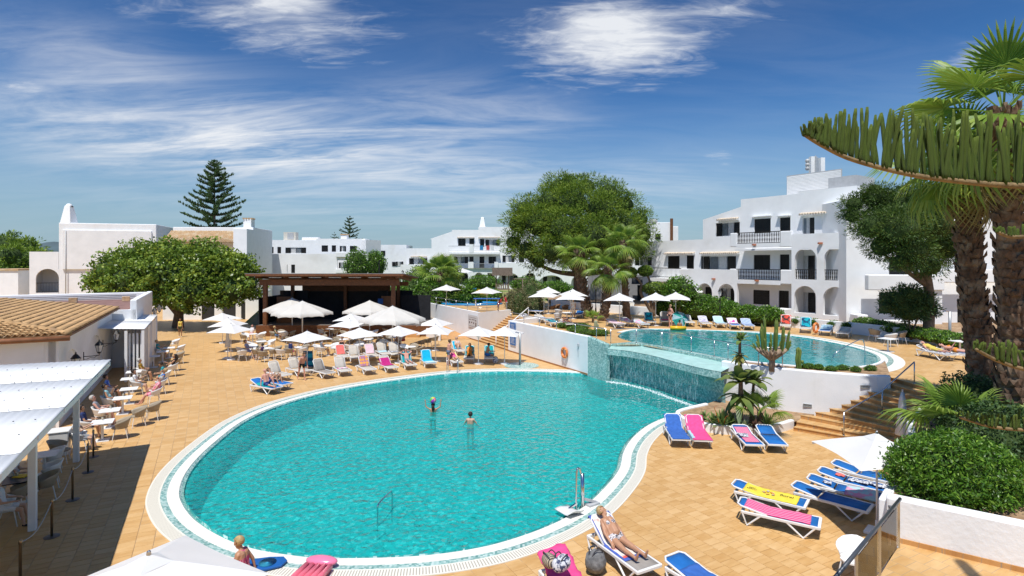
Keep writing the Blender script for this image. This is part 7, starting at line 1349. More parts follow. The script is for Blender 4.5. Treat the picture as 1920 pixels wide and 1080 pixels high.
# lamp posts
def make_lamp():
    t_ = thing('lamp_post', '', 'lamp post'); b = MB(); b.lathe([(.10, 0), (.10, .1), (.06, .5), (.04, .6), (.035, 2.2), (.05, 2.25)], (0, 0, 0), 10); b.build('post', iron, t_, True); b = MB(); b.lathe([(.08, 2.27), (.15, 2.6)], (0, 0, 0), 6); b.build('lantern_glass', lamp_g, t_); b = MB(); b.lathe([(.19, 2.6), (.06, 2.76), (.02, 2.85)], (0, 0, 0), 6); b.build('cap', iron, t_); return t_
LP = Kit(make_lamp)
for p, lb, sc_ in ((W(1350, 609, UZ), 'black lamp post in front of the garden hedge', 1), (Wd(755, 552, 78), 'black lamp post beside the white hut', 1.2), (Wd(993, 545, 84), 'black lamp post on the far lawn', 1.1), (Wd(1117, 588, 52), 'dark lamp post behind the terrace palms', 1)): LP.put(p, 0, lb, None, sc_)
b = MB(); b.tube([(0, 0, 0), (0, 0, 5.2)], .06, 8); o = b.build('light_pole', iron); o.location = Wd(711, 575, 62); tag(o, 'thin dark pole beside the stage', 'pole')
t_ = thing('litter_bin', 'green litter bin on the thin pole by the stage', 'bin', Wd(713, 562, 60)); b = MB(); b.lathe([(.2, 0), (.26, .75), (.22, .8)], (0, 0, 0), 12); b.build('body', mat('bin_green', (.0, .16, .10), .5, .1, 6), t_, True); b = MB(); b.lathe([(.27, .8), (.2, .95), (.02, 1.0)], (0, 0, 0), 12); b.build('lid', MATS['bin_green'], t_, True)
# playground
pg = Wd(942, 562, 72); t_ = thing('play_tower', 'wooden play tower with a pitched roof and a blue slide', 'play tower', (pg.x, pg.y, 1.95)); gw = mat('grey_wood', (.20, .16, .125), .9, .25, 8)
for x in (-.8, .8):
    for y in (-.6, .6): b = MB(); b.box((x, y, 1.6), (.12, .12, 3.2)); b.build('post', gw, t_)
b = MB(); b.box((0, 0, 1.35), (1.9, 1.4, .12)); b.build('platform', gw, t_)
for s in (-1, 1): b = MB(); b.add([(-1.3, 0, 4.1), (1.3, 0, 4.1), (1.3, s*1.1, 3.1), (-1.3, s*1.1, 3.1)], [(0, 1, 2, 3), (3, 2, 1, 0)]); b.build('roof_panel', gw, t_)
for k in range(6): b = MB(); b.box((-.7+.28*k, -.62, 1.8), (.16, .04, .8)); b.build('rail_board', gw, t_)
b = MB(); b.grid([[(-.9-2.0*f, y, 1.5-1.35*f+(.12 if abs(y) > .2 else 0)) for y in (-.35, -.3, -.1, .1, .3, .35)] for f in np.linspace(0, 1, 6)], 0, .03); b.build('slide', mat('blue_plastic', (.01, .20, .45), .4, .06, 4), t_, True)
sw = thing('swing_frame', 'dark wooden swing frame beside the play tower', 'swing', (pg.x+2.6, pg.y+.4, 1.95))
for x, y in ((0, -1), (0, 1)): b = MB(); b.tube([(0, y*1.0, 0), (0, y*.1, 2.6)], .07, 7); b.build('leg', gw, sw)
b = MB(); b.tube([(-1.6, 0, 2.62), (.3, 0, 2.62)], .07, 7); b.build('beam', gw, sw)
for x in (-1.2, -.6): b = MB(); b.tube([(x, 0, 2.6), (x, 0, .6)], .015, 5); b.build('rope', gw, sw)
kp = Wd(885, 566, 64); b = MB(); b.lathe([(2.7, 0), (2.7, .25), (2.45, .28), (2.4, .1)], (0, 0, 0), 26); o = b.build('paddling_pool', MATS['blue_plastic'], None, True); o.location = (kp.x, kp.y, 1.9); o.scale = (1.3, .8, 1); tag(o, 'round blue paddling pool on the playground terrace', 'paddling pool')
t_ = thing('play_boat', 'yellow and blue plastic play boat by the playground', 'toy', Wd(899, 556, 66)); b = MB(); b.ell((0, 0, .4), (1.1, .5, .42), 12); b.build('hull', mat('yellow_plastic', (.75, .40, .02), .4, .05, 4), t_, True); b = MB(); b.box((-.6, 0, .75), (.5, .5, .5)); b.build('cabin', MATS['blue_plastic'], t_)
lw_ = thing('terrace_furniture_table', 'long blue covered table on the playground terrace', 'table', Wd(913, 574, 55)); b = MB(); b.box((0, 0, .74), (2.6, .8, .05)); b.build('table_top', T['blue'], lw_)
for x in (-1.1, 1.1): b = MB(); b.box((x, 0, .36), (.08, .6, .72)); b.build('leg', offw, lw_)
# inflatable mattress, bodyboard, bags and other loose things
p = W(592, 1072, .06); t_ = thing('air_mattress', 'coral pink inflatable mattress on the pool rim', 'air mattress', (p.x, p.y, .06), R(-8)); pinkv = mat('pink_vinyl', (.78, .16, .22), .25, .05, 4, spec=.6)
for k in range(5): b = MB(); x = -.28+.14*k; b.tube([(x, .12, .07), (x, -.4, .09), (x, -1.2, .07)], [.065, .078, .065], 10); b.build('air_tube', pinkv, t_, True)
b = MB(); b.ell((0, .28, .10), (.38, .17, .10), 16); b.build('pillow', mat('pink_vinyl_shiny', (.80, .20, .34), .2, .05, 4, spec=.7), t_, True)
p = W(493, 1060, .05); t_ = thing('bodyboard', 'blue bodyboard with a pale swirl print beside the seated woman', 'bodyboard', (p.x, p.y, .05), R(-75)); b = MB(); b.prism([(-.26, -.6), (.26, -.6), (.27, .1), (.2, .42), (0, .52), (-.2, .42), (-.27, .1)], 0, .05); b.build('board', mat('board_blue', (.01, .10, .34), .5, .1, 5), t_, bevel=.012); b = MB(); b.lathe([(.19, .052), (.15, .056), (.19, .06)], (0, .1, 0), 18); b.build('swirl', mat('board_cyan', (.05, .42, .65), .5, .1, 9, col2=(.01, .12, .35)), t_, True)
def bag(loc, rz, label, m, r_=(.28, .2, .22), seed=0):
    t_ = thing('bag', label, 'bag', loc, rz); b = MB(); b.ell((0, 0, r_[2]*.85), r_, 14); b.v = [tuple(Vector(v)*(1+.22*noise.noise(Vector(v)*6+Vector((seed, 0, 0))))) for v in b.v]; b.build('body', m, t_, True)
    for y in (-.06, .06): b = MB(); b.tube(spline([(-.14, y, r_[2]*1.5), (-.08, y*1.6, r_[2]*2.0), (.08, y*1.6, r_[2]*2.0), (.14, y, r_[2]*1.5)], 4, False), .014, 6); b.build('handle', mat('bag_handle', (.06, .06, .07), .8, .2, 9), t_, True)
lo, rz = fit((1035, 1062), (1120, 1150)); bag(W(1052, 1068, .75), 1, 'black and white patterned beach bag on the pink towel', T['print'], (.26, .18, .15), 2); bag(W(1030, 1062, .75), 2, 'striped grey bag on the pink towel', patmat('bag_stripe', (.08, .07, .06), (.45, .38, .28), 'stripe', 9), (.2, .15, .14), 4); bag(W(1117, 1072, .05), .5, 'grey backpack on the tiles beside the sunbather\'s lounger', mat('grey_cloth', (.16, .16, .16), .9, .4, 12, .6, 30), (.24, .22, .26), 7); bag(W(929, 681), .3, 'grey bag next to the man on the lounger edge', T['print'], (.2, .16, .22), 5)
t_ = thing('striped_beach_chair', 'folded blue striped beach chair behind the grey backed lounger', 'beach chair', W(579, 690), .1); b = MB(); b.grid([[(x, -.25*f, .1+1.05*f) for x in np.linspace(-.28, .28, 5)] for f in np.linspace(0, 1, 8)], 0, .02); b.build('sling', T['bstripe'], t_)
for x in (-.3, .3): b = MB(); b.tube([(x, .0, 0), (x, -.28, 1.2)], .016, 6); b.build('frame', chrome, t_)
b = MB(); b.ell((.3, .25, .2), (.22, .16, .22), 10); b.build('side_bag', mat('dark_red_cloth', (.18, .02, .03), .9, .2, 6), t_, True)
t_ = thing('beach_tent', 'turquoise and white panelled beach shade lying by the upper pool', 'beach shade', W(1276, 611, UZ), .3); cols = [mat('shade_turq', (.02, .42, .38), .7, .06, 4), mat('shade_pale', (.42, .66, .74), .7, .06, 4)]
for k in range(8): a0, a1 = 2*math.pi*k/8, 2*math.pi*(k+1)/8; b = MB(); mt = Matrix.Translation((0, 0, .48)) @ Matrix.Rotation(R(55), 4, 'X'); b.add([mt @ Vector(v) for v in ((0, 0, .3), (.75*math.cos(a0), .75*math.sin(a0), 0), (.75*math.cos(a1), .75*math.sin(a1), 0))], [(0, 1, 2), (2, 1, 0)]); b.build('panel', cols[k % 2], t_)
t_ = thing('swim_float', 'yellow inflatable float on the upper pool rim', 'float', W(1271, 618, 2.02)); b = MB(); b.tube([(-.55, 0, .12), (0, -.1, .12), (.55, 0, .12)], .14, 10); b.build('tube', mat('yellow_vinyl', (.78, .46, .02), .3, .05, 4), t_, True); b = MB(); b.tube([(-.4, .25, .12), (.4, .25, .12)], .12, 10); b.build('back_tube', MATS['yellow_vinyl'], t_, True)
# cloth over the glass railing, plastic chair, table things
b = MB(); rows = []
for i in range(9):
    f = i/8; rows.append([(-.72*s*.9+.03*math.sin(s*22+f*4), -.69*s*.9-.05*math.sin(s*19), 1.0-.62*f-(.12*s*f)) for s in np.linspace(.35, .78, 10)])
b.grid(rows, 0, .01); o = b.build('hanging_cloth', patmat('grey_print_cloth', (.05, .06, .09), (.30, .31, .33), 'noise', 30), None, True); o.location = (8.08-.03, 11.7+.04, 1.0); tag(o, 'grey printed cloth hung over the landing handrail', 'cloth')
CHP = Kit(make_chair(white, 'plastic_chair')); CHP.put(W(1600, 1085), 2.4, 'white plastic chair below the glass balustrade')
cup = mat('glass_cup', (.5, .45, .35), .2, .2, 9); yel = mat('menu_yellow', (.75, .5, .03), .6, .1, 5)
for x, y in ((192, 788), (207, 766), (231, 743), (243, 708), (252, 695), (490, 638), (557, 649), (673, 643), (723, 639), (32, 893), (500, 651)):
    p = W(x, y, .745); b = MB(); b.lathe([(.03, 0), (.035, .12)], (0, 0, 0), 8); o = b.build('drinking_glass', cup); o.location = p; tag(o, 'small drinking glass on a cafe table', 'glass', 'glasses on the cafe tables')
b = MB(); b.box((0, 0, .01), (.34, .24, .02)); o = b.build('menu_card', yel); o.location = W(40, 893, .745); tag(o, 'yellow menu card on the black topped table', 'menu')
# ================================================================== people
SK_ = [mat('skin_fair', (.56, .34, .235), .55, .06, 6, spec=.35), mat('skin_tan', (.46, .245, .145), .5, .06, 6, spec=.4), mat('skin_pink', (.58, .30, .225), .55, .06, 6, spec=.35), mat('skin_brown', (.30, .145, .08), .5, .06, 6, spec=.4)]
HR = {'dark': mat('dark_hair', (.022, .014, .010), .6, .3, 20, .5, 60), 'brown': mat('brown_hair', (.08, .045, .022), .6, .3, 20, .5, 60), 'blond': mat('blond_hair', (.42, .29, .13), .6, .25, 20, .5, 60), 'grey': mat('grey_hair', (.42, .40, .37), .6, .2, 20, .5, 60)}
CL = {n_: mat('cloth_'+n_, c, .85, .1, 8, .2, 50) for n_, c in dict(white=(.72, .72, .72), black=(.015, .015, .018), navy=(.02, .035, .12), blue=(.01, .14, .45), teal=(.03, .32, .36), pink=(.70, .08, .30), yellow=(.66, .50, .10), khaki=(.10, .10, .05), grey=(.25, .26, .28), lilac=(.35, .36, .48), purple=(.10, .06, .20), green=(.06, .14, .08), red=(.52, .05, .05), denim=(.13, .20, .34), slate=(.13, .17, .25), orange=(.68, .24, .03), aqua=(.28, .52, .55)).items()}
CL['floral'] = patmat('cloth_floral', (.62, .05, .15), (.68, .38, .42), 'noise', 13); CL['bluepat'] = patmat('cloth_bluepat', (.03, .10, .48), (.25, .40, .72), 'noise', 9); CL['stripes'] = patmat('cloth_stripes', (.55, .30, .02), (.10, .07, .02), 'stripe', 7); CL['bikini'] = patmat('cloth_bikini', (.03, .03, .05), (.66, .62, .62), 'noise', 28); CL['trunks'] = patmat('cloth_trunks', (.01, .02, .10), (.03, .07, .26), 'noise', 10); CL['pinkstripe'] = patmat('cloth_pinkstripe', (.45, .05, .14), (.62, .20, .26), 'cross', 9)
TS = bpy.data.scenes.new('workbench')      # scratch scene for fusing bodies, removed at the end
glasses_m = mat('sunglasses', (.01, .01, .012), .15, .1, 6)
def capsule(b, a, c, ra, rc, n=9):
    a, c = Vector(a), Vector(c); d = c-a; d = d.normalized() if d.length > 1e-5 else Vector((0, 0, 1)); pts = []; rs = []
    for k in range(4): t = math.pi/2*k/4; pts.append(a-d*ra*math.cos(t)); rs.append(max(.0015, ra*math.sin(t)))
    for k in range(4): t = math.pi/2*k/4; pts.append(c+d*rc*math.sin(t)); rs.append(rc*math.cos(t))
    pts.append(c+d*rc); rs.append(.0015)
    if (c-a).length < 1e-5: pts[4] = pts[4]+d*1e-4
    b.tube(pts, rs, n)
def person(label, loc, rz, pose, cloth, hair='dark', skin=0, fem=False, fat=1.0, scale=1.0, vox=.02, glasses=False, longhair=False, bald=False, group=None, hat=None):
    P0 = Vector(pose['P']); t = Vector(pose.get('t', (0, 0, 1))).normalized(); f = Vector(pose.get('f', (0, 1, 0))); f = (f-t*f.dot(t)).normalized(); r = f.cross(t); caps = []
    def cp(a, c, ra, rc, reg): caps.append((Vector(a), Vector(c), ra, rc, reg))
    T_ = lambda x, y, z: P0+r*x+f*y+t*z
    g = fat; sh = .165 if not fem else .145
    cp(T_(-sh*.75, -.01, .43), T_(sh*.75, -.01, .43), .072, .072, 'chest')
    for s in (-1, 1):
        cp(T_(s*.065, .0, .38), T_(s*.06, 0, .2), .105*g**.6, .093*g, 'chest'); cp(T_(s*.055, .005, .19), T_(s*.06, .005, .04), .092*g, .10*g, 'belly'); cp(T_(s*.07, 0, .0), T_(s*.085, -.02, -.03), .112*g**.7*(1.05 if fem else 1), .105*g**.7*(1.05 if fem else 1), 'hip')
        if fem: cp(T_(s*.075, .085, .33), T_(s*.078, .10, .32), .062, .05, 'breast')
    if g > 1.12: cp(T_(0, .05*g, .12), T_(0, .05*g, .2), .11*g, .1*g, 'belly')
    neck = T_(0, -.005, .47); hd = Vector(pose.get('h', t)).normalized(); hf = Vector(pose.get('hf', f)); hf = (hf-hd*hf.dot(hd)).normalized(); hr = hf.cross(hd); hc = neck+hd*.18+hf*.015; H_ = lambda x, y, z: hc+hr*x+hf*y+hd*z
    cp(neck, hc-hd*.06, .052, .05, 'neck'); cp(H_(0, -.012, .03), H_(0, .012, .02), .090, .088, 'head'); cp(H_(0, .03, -.02), H_(0, .045, -.085), .068, .040, 'head'); cp(H_(0, .096, -.005), H_(0, .108, -.03), .011, .014, 'head')
    for s in (-1, 1): cp(H_(s*.088, -.005, 0), H_(s*.09, -.012, .012), .016, .018, 'head')
    for s, (u, l) in zip((-1, 1), pose['arms']):
        S = T_(s*sh, -.01, .42); U = (r*u[0]*s+f*u[1]+t*u[2]).normalized(); L_ = (r*l[0]*s+f*l[1]+t*l[2]).normalized(); E = S+U*.28; Wr = E+L_*.24
        cp(S, E, .048*g**.5, .038*g**.5, 'uarm'); cp(E, Wr, .038*g**.5, .026, 'farm'); pal = Wr+L_*.075; cp(Wr, pal, .024, .031, 'hand'); sd_ = L_.cross(f if abs(L_.dot(f)) < .8 else t).normalized(); nrm = L_.cross(sd_)
        for k in range(4): o_ = (k-1.5)*.019; q = pal+sd_*o_; m_ = q+L_*(.045-.006*abs(k-1.4))+nrm*.006; cp(q, m_, .0095, .009, 'hand'); cp(m_, m_+L_*.032+nrm*.016, .009, .0075, 'hand')
        q = Wr+L_*.03+sd_*-.026*s; cp(q, q+L_*.035-sd_*.026*s, .011, .010, 'hand'); cp(q+L_*.035-sd_*.026*s, q+L_*.062-sd_*.03*s, .010, .008, 'hand')
    for s, lg in zip((-1, 1), pose['legs']):
        th, shn = Vector(lg[0]).normalized(), Vector(lg[1]).normalized(); ft = Vector(lg[2]).normalized() if len(lg) > 2 else Vector((0, 1, -.1)).normalized(); Hp = T_(s*.088, -.005, -.03); K = Hp+th*.42; A = K+shn*.40
        cp(Hp, K, .086*g**.7, .054*g**.5, 'thigh'); cp(K, A, .053*g**.5, .036, 'shin'); bk = -(ft-shn*ft.dot(shn)); bk = bk.normalized() if bk.length > .05 else Vector((0, -1, 0)); cp(K+shn*.08+bk*.014, K+shn*.18+bk*.014, .046*g**.5, .042*g**.5, 'shin'); cp(A+shn*.035+bk*.02, A+shn*.045+ft*.11, .034, .030, 'foot'); cp(A+shn*.045+ft*.10, A+shn*.052+ft*.165, .028, .022, 'foot')
    b = MB()
    for a, c, ra, rc, reg in caps: capsule(b, a, c, ra, rc)
    me = b.mesh('body', SK_[skin]); tmp = bpy.data.objects.new('body', me); TS.collection.objects.link(tmp); md = tmp.modifiers.new('union', 'REMESH'); md.mode = 'VOXEL'; md.voxel_size = vox; md.adaptivity = 0; ms = tmp.modifiers.new('soften', 'SMOOTH'); ms.factor = .5; ms.iterations = 3 if vox > .012 else 5
    TS.view_layers[0].update(); ev = tmp.evaluated_get(TS.view_layers[0].depsgraph); nm = bpy.data.meshes.new_from_object(ev); bpy.data.objects.remove(tmp); bpy.data.meshes.remove(me)
    n = len(nm.polygons); co = np.empty(n*3, np.float32); nm.polygons.foreach_get('center', co); co = co.reshape(-1, 3); best = np.full(n, 1e9); bi = np.zeros(n, int); bt = np.zeros(n)
    for i, (a, c, ra, rc, reg) in enumerate(caps):
        A = np.array(a); D = np.array(c)-A; L2 = max(1e-9, float(D@D)); tt = np.clip(((co-A)@D)/L2, 0, 1); d = np.linalg.norm(co-A-tt[:, None]*D, axis=1)-(ra+(rc-ra)*tt); k = d < best; best[k] = d[k]; bi[k] = i; bt[k] = tt[k]
    mats_ = [SK_[skin]]; idx = np.zeros(n, np.int32)
    for reg, spec in cloth.items():
        mname, lo, hi = (spec, 0, 1) if isinstance(spec, str) else spec
        if CL[mname] not in mats_: mats_.append(CL[mname])
        sel = np.array([caps[i][4] == reg for i in bi]) & (bt >= lo) & (bt <= hi); idx[sel] = mats_.index(CL[mname])
    nm.materials.clear(); [nm.materials.append(m_) for m_ in mats_]; nm.polygons.foreach_set('material_index', idx); nm.polygons.foreach_set('use_smooth', np.ones(n, bool)); nm.update()
    o = thing('person', label, 'person', loc, rz, group); o.scale = (scale,)*3; link('body', nm, o)
    if not bald:
        b = MB(); q = MB(); q.ell((0, 0, 0), (.104, .118, .112), 16, m=12); keep = []
        for fc in q.f:
            c = sum((Vector(q.v[i]) for i in fc), Vector())/len(fc)
            if c.y > .045 and c.z < .055: continue
            if c.z < (-.10 if longhair else -.075): continue
            if abs(c.x) > .085 and c.z < -.01 and c.y > -.01: continue
            keep.append(fc)
        b.add([H_(v[0]*(1+.06*noise.noise(Vector(v)*30)), v[1]-.012, v[2]+.035+.006*noise.noise(Vector(v)*40)) for v in q.v], keep)
        if longhair: b.tube([H_(0, -.10, .02), H_(0, -.12, -.08), H_(0, -.11, -.2), H_(0, -.09, -.28)], [.07, .085, .075, .03], 8)
        h_ = b.build('hair', HR[hair], o, True); sm = h_.modifiers.new('thickness', 'SOLIDIFY'); sm.thickness = .012
    if glasses:
        b = MB()
        for s in (-1, 1): b.ell(H_(s*.035, .093, .012), (.028, .028, .018), 8)
        b.tube([H_(-.088, .0, .018), H_(-.06, .085, .015), H_(.06, .085, .015), H_(.088, .0, .018)], .005, 5); b.build('sunglasses', glasses_m, o, True)
    elif vox < .013:
        for s in (-1, 1): b = MB(); b.ell(H_(s*.033, .088, .008), (.012, .008, .007), 8); b.build('eye', mat('eye_dark', (.03, .02, .015), .3, .1, 5), o, True)
        b = MB(); b.ell(H_(0, .086, -.062), (.022, .008, .007), 8); b.build('mouth', mat('lips', (.40, .13, .11), .5, .1, 5), o, True)
    if hat: b = MB(); b.ell(H_(0, 0, .07), (.115, .125, .07), 12); b.ell(H_(0, .1, .06), (.09, .1, .012), 10); b.build('cap', CL[hat], o, True)
    return o
DN = ((.15, .05, -1), (.1, .15, -1)); LAP = ((.25, .25, -.95), (-.25, .95, -.25)); FWD = ((.15, .6, -.8), (-.1, .9, .25)); UP = ((.8, .2, .5), (.1, .1, 1)); HEADA = ((.85, -.1, .55), (-.75, -.15, .35)); HIP = ((.45, -.05, -.9), (-.35, .6, -.7)); SIDE = ((.28, -.12, -.95), (.05, .12, -1))
def stand(arms=(DN, DN), lean=(0, 0, 1), walk=.0, z=0): return dict(P=(0, 0, .945+z), t=lean, arms=arms, legs=(((-.05, walk, -1), (0, walk*.3-.04, -1)), ((.05, -walk, -1), (0, -walk*1.3-.04, -1))))
def sit(arms=(LAP, LAP), lean=(0, -.18, 1), z=.57, out=.25): return dict(P=(0, -.06, z), t=lean, arms=arms, legs=(((-.14, 1, -.16), (0, out, -1)), ((.14, 1, -.16), (0, out*.6, -1))))
def lie(ang, arms=(SIDE, SIDE), knees=0, h=None):
    a = R(ang); y, z = lp(HNG-.02, a); lg = ((0, 1, -.06), (0, 1, -.02), (0, .35, 1)) if not knees else ((0, .75, .75), (0, .45, -1), (0, 1, -.2))
    return dict(P=(0, y+.04, z+.125), t=(0, -math.cos(a), math.sin(a)), f=(0, math.sin(a), math.cos(a)), arms=arms, legs=((( -.10, *lg[0][1:]), *lg[1:]), ((.10, *lg[0][1:]), *lg[1:])), **({'h': h} if h else {}))
TEE = lambda c, s: {'chest': c, 'belly': c, 'breast': c, 'uarm': (c, 0, .55), 'hip': s, 'thigh': (s, 0, .75), 'foot': 'black'}
TOP = lambda c, s: {'chest': (c, 0, 1), 'belly': c, 'breast': c, 'hip': s, 'thigh': (s, 0, .5)}
DRESS = lambda c: {'chest': c, 'belly': c, 'breast': c, 'hip': c, 'thigh': (c, 0, .85), 'uarm': (c, 0, .3)}
SHORTS = lambda c: {'hip': c, 'belly': (c, .75, 1), 'thigh': (c, 0, .5)}
BIK = lambda c: {'hip': c, 'breast': c}
def pp(label, px, py, d, pose, cloth, z=0, **k): return person(label, W(px, py, z), hdg(d), pose, cloth, **k)
aV, mV = tuple(VV), tuple(-VV)
# restaurant guests
pp('man in a white T-shirt seated with his back to the canopy post', 150, 846, aV, sit((FWD, FWD)), TEE('white', 'grey'), vox=.016); pp('man with sunglasses and dark shirt behind the white T-shirt', 163, 822, aV, sit(), TEE('navy', 'navy'), glasses=True, skin=1, vox=.018); pp('grey haired man in a vest leaning back at the long table', 190, 797, aV, sit(lean=(0, -.4, 1)), TOP('grey', 'navy'), hair='grey', glasses=True, skin=2, vox=.018); pp('man in an aqua vest drinking at the restaurant table', 205, 774, aV, sit((((.2, .5, -.8), (-.2, .5, 1)), LAP)), TOP('aqua', 'navy'), skin=1, fat=1.15); pp('guest in a blue patterned shirt beside the canopy', 206, 752, aV, sit(), TEE('bluepat', 'navy'), skin=1, fat=1.1); pp('dark haired guest in a white shirt seen from behind', 258, 740, aV, sit((FWD, LAP)), TEE('white', 'grey')); pp('guest in a yellow striped shirt at the sunny tables', 268, 715, aV, sit(), TEE('stripes', 'black'), hair='grey', skin=1, fat=1.15)
pp('grey haired woman in a pink flowered dress sunning in a chair', 289, 757, mV, sit(lean=(0, -.35, 1), out=.7), DRESS('floral'), hair='grey', fem=True, fat=1.2, skin=2, glasses=True, vox=.018); pp('woman in a bright blue top next to the pink dress', 299, 739, mV, sit(lean=(0, -.3, 1)), TOP('blue', 'white'), hair='blond', fem=True, skin=1, glasses=True); pp('guest in a turquoise top bending over the table', 308, 722, mV, sit((FWD, FWD), (0, .35, 1)), DRESS('teal'), fem=True, skin=1); pp('black haired woman in a dark top at the terrace edge', 322, 706, mV, sit((FWD, LAP)), TOP('black', 'black'), fem=True, longhair=True, skin=1); pp('woman in a long teal dress by the side canopy', 299, 672, aV, sit((FWD, FWD)), DRESS('teal'), hair='blond', fem=True)
pp('man in a white polo bending over the black table', 22, 930, aV, sit((FWD, FWD), (0, .3, 1)), TEE('white', 'black'), vox=.014); pp('guest in white trousers half hidden at the canopy edge', 10, 990, aV, sit(), TEE('white', 'white'), vox=.016)
pp('woman in a yellow top and dark shorts walking over the deck', 338, 632, (.35, -1), stand(walk=.12), {**TOP('yellow', 'khaki'), 'foot': 'white'}, fem=True, skin=3, vox=.024)
# guests under the parasols
for q in (('woman in a grey dress resting at the front parasol table', 466, 672, (1, -.15), sit(lean=(0, -.3, 1), out=.5), DRESS('lilac'), dict(hair='brown', fem=True)), ('child in a purple top sitting with its back to the pool', 489, 674, (-.9, .3), sit(), TOP('purple', 'navy'), dict(scale=.85)), ('woman in a navy top and pink shorts under the tilted parasol', 545, 672, (.3, 1), sit((FWD, FWD), (0, .15, 1)), TOP('navy', 'pink'), dict(fem=True)), ('guest in black half hidden by the tilted parasol', 573, 664, (-.6, .8), sit(), TOP('black', 'black'), dict(skin=2)), ('guest in denim shorts with a blue bag on the lap', 606, 668, (.6, .6), sit(), TOP('grey', 'denim'), dict(hair='brown', skin=1)), ('woman in a green top at the table before the stage', 519, 640, (.7, .3), sit(), TOP('green', 'denim'), dict(hair='blond', fem=True)), ('guest in red shorts beside the stage corner', 471, 637, (-.2, -1), sit(), TOP('white', 'red'), dict(skin=2)), ('woman in a black strapless top facing the pool', 641, 665, (.05, -1), sit(lean=(0, 0, 1)), {'breast': 'black', 'chest': ('black', .3, 1), 'belly': 'black', 'hip': 'black'}, dict(fem=True, glasses=True, skin=1)), ('bare chested man at the table behind the beige loungers', 745, 657, (-1, .1), sit((FWD, FWD), (0, .2, 1)), SHORTS('navy'), dict(skin=1)), ('second bare chested man at the same table, turned away', 755, 650, (-.8, .5), sit(), SHORTS('red'), dict(skin=2))):
    pp(*q[:6], vox=.024, **q[6])
# sunbathers round the pool
lo, rz = fit((465, 719), (533, 731), 0, .3); person('bald man in dark blue trunks sitting up on the teal towel', lo+Vector((0, 0, 0)), rz, dict(P=(0, .1, BH+.13), t=(0, -.28, 1), arms=(((.3, .4, -.8), (0, .9, -.2)), ((.3, -.3, -.9), (.1, -.2, -1))), legs=(((-.1, .62, .75), (0, .35, -1)), ((.12, 1, -.05), (0, 1, -.05), (0, .4, 1)))), {'hip': 'trunks', 'belly': ('trunks', .8, 1), 'thigh': ('trunks', 0, .8)}, bald=True, skin=2, fat=1.1, vox=.016)
lo, rz = fit((492, 713), (546, 723), 0, .3); person('woman in sunglasses with raised knees on the blue lounger', lo, rz, lie(42, (LAP, LAP), 1), {'breast': 'white', 'chest': ('white', .8, 1), 'hip': 'grey'}, fem=True, glasses=True, skin=1, vox=.016)
pp('bent man in black shorts walking past the beige loungers', 566, 713, (.75, -.6), stand((((.2, .5, -.9), (0, .6, -.8)), ((.2, .1, -1), (0, .3, -.9))), (0, .45, 1), .28), {**SHORTS('black')}, hair='brown', skin=2, vox=.016)
lo, rz = fit((756, 676), (774, 687), 0, .3); person('man lying with his arms behind his head on a turquoise towel', lo, rz, lie(58, (HEADA, HEADA)), SHORTS('grey'), glasses=True, skin=2, vox=.018)
pp('sunburnt man in slate shorts standing beside the ladder', 841, 685, (.85, .35), stand((((.15, .5, -.8), (0, .8, -.5)), ((.15, .3, -.9), (0, .7, -.6))), (0, .12, 1)), SHORTS('slate'), skin=2, fat=1.18, hair='brown', vox=.016)
lo, rz = fit((852, 652), (868, 660), 0, .3); person('woman in big sunglasses sitting up on a blue towel', lo, rz, lie(60, (LAP, LAP), 1), {**BIK('white')}, fem=True, glasses=True, hair='grey', fat=1.1, vox=.02)
lo, rz = fit((843, 670), (862, 682), 0, .3); person('woman in pink lying flat on a yellow towel', lo, rz, lie(25), {'breast': 'pink', 'chest': ('pink', .3, 1), 'belly': 'pink', 'hip': 'pink'}, fem=True, hair='blond', vox=.02)
lo, rz = fit((882, 662), (878, 677), 0, .3); person('bather wrapped in an orange towel on a reclined lounger', lo, rz, lie(58, (LAP, LAP)), {'chest': 'orange', 'belly': 'orange', 'hip': 'orange', 'thigh': 'orange', 'breast': 'orange', 'shin': ('orange', 0, .4)}, fem=True, skin=1, fat=1.2, vox=.02)
lo, rz = fit((917, 662), (918, 676), 0, .3); person('man in blue trunks sitting sideways on a teal lounger', lo+Vector((-.1, -.1, 0)), rz+1.9, sit((FWD, FWD), (0, .2, 1), .50, .9), SHORTS('blue'), skin=1, vox=.018)
# swimmers
person('girl in the pool balancing a colourful ball on her head', W(812, 772, WZ)+Vector((0, 0, -1.1)), .1, stand((UP, UP)), BIK('white'), fem=True, longhair=True, skin=1, scale=.88, vox=.018)
bp = W(812, 772, WZ); t_ = thing('beach_ball', 'rainbow coloured ball above the swimming girl', 'ball', (bp.x, bp.y-.02, WZ-1.1+1.70*.88+.14)); cols = [(.75, .08, .1), (.75, .35, .02), (.75, .65, .04), (.1, .5, .1), (.4, .05, .4), (.75, .3, .4)]
for k in range(6):
    b = MB(); rows = [[(.15*math.sin(th_)*math.cos(a), .15*math.sin(th_)*math.sin(a), .15*math.cos(th_)) for a in np.linspace(k*math.pi/3, (k+1)*math.pi/3, 5)] for th_ in np.linspace(.01, math.pi-.01, 9)]; b.grid(rows); b.build('ball_panel', mat('ball_%d' % k, cols[k], .35, .05, 5), t_, True).rotation_euler = (.6, .4, 0)
person('dark haired swimmer standing chest deep with his back turned', W(882, 794, WZ)+Vector((0, 0, -1.14)), -.15, stand((((.5, .3, -.8), (.3, .6, -.6)), ((.5, .3, -.8), (.3, .6, -.6)))), SHORTS('navy'), vox=.018, scale=.95)
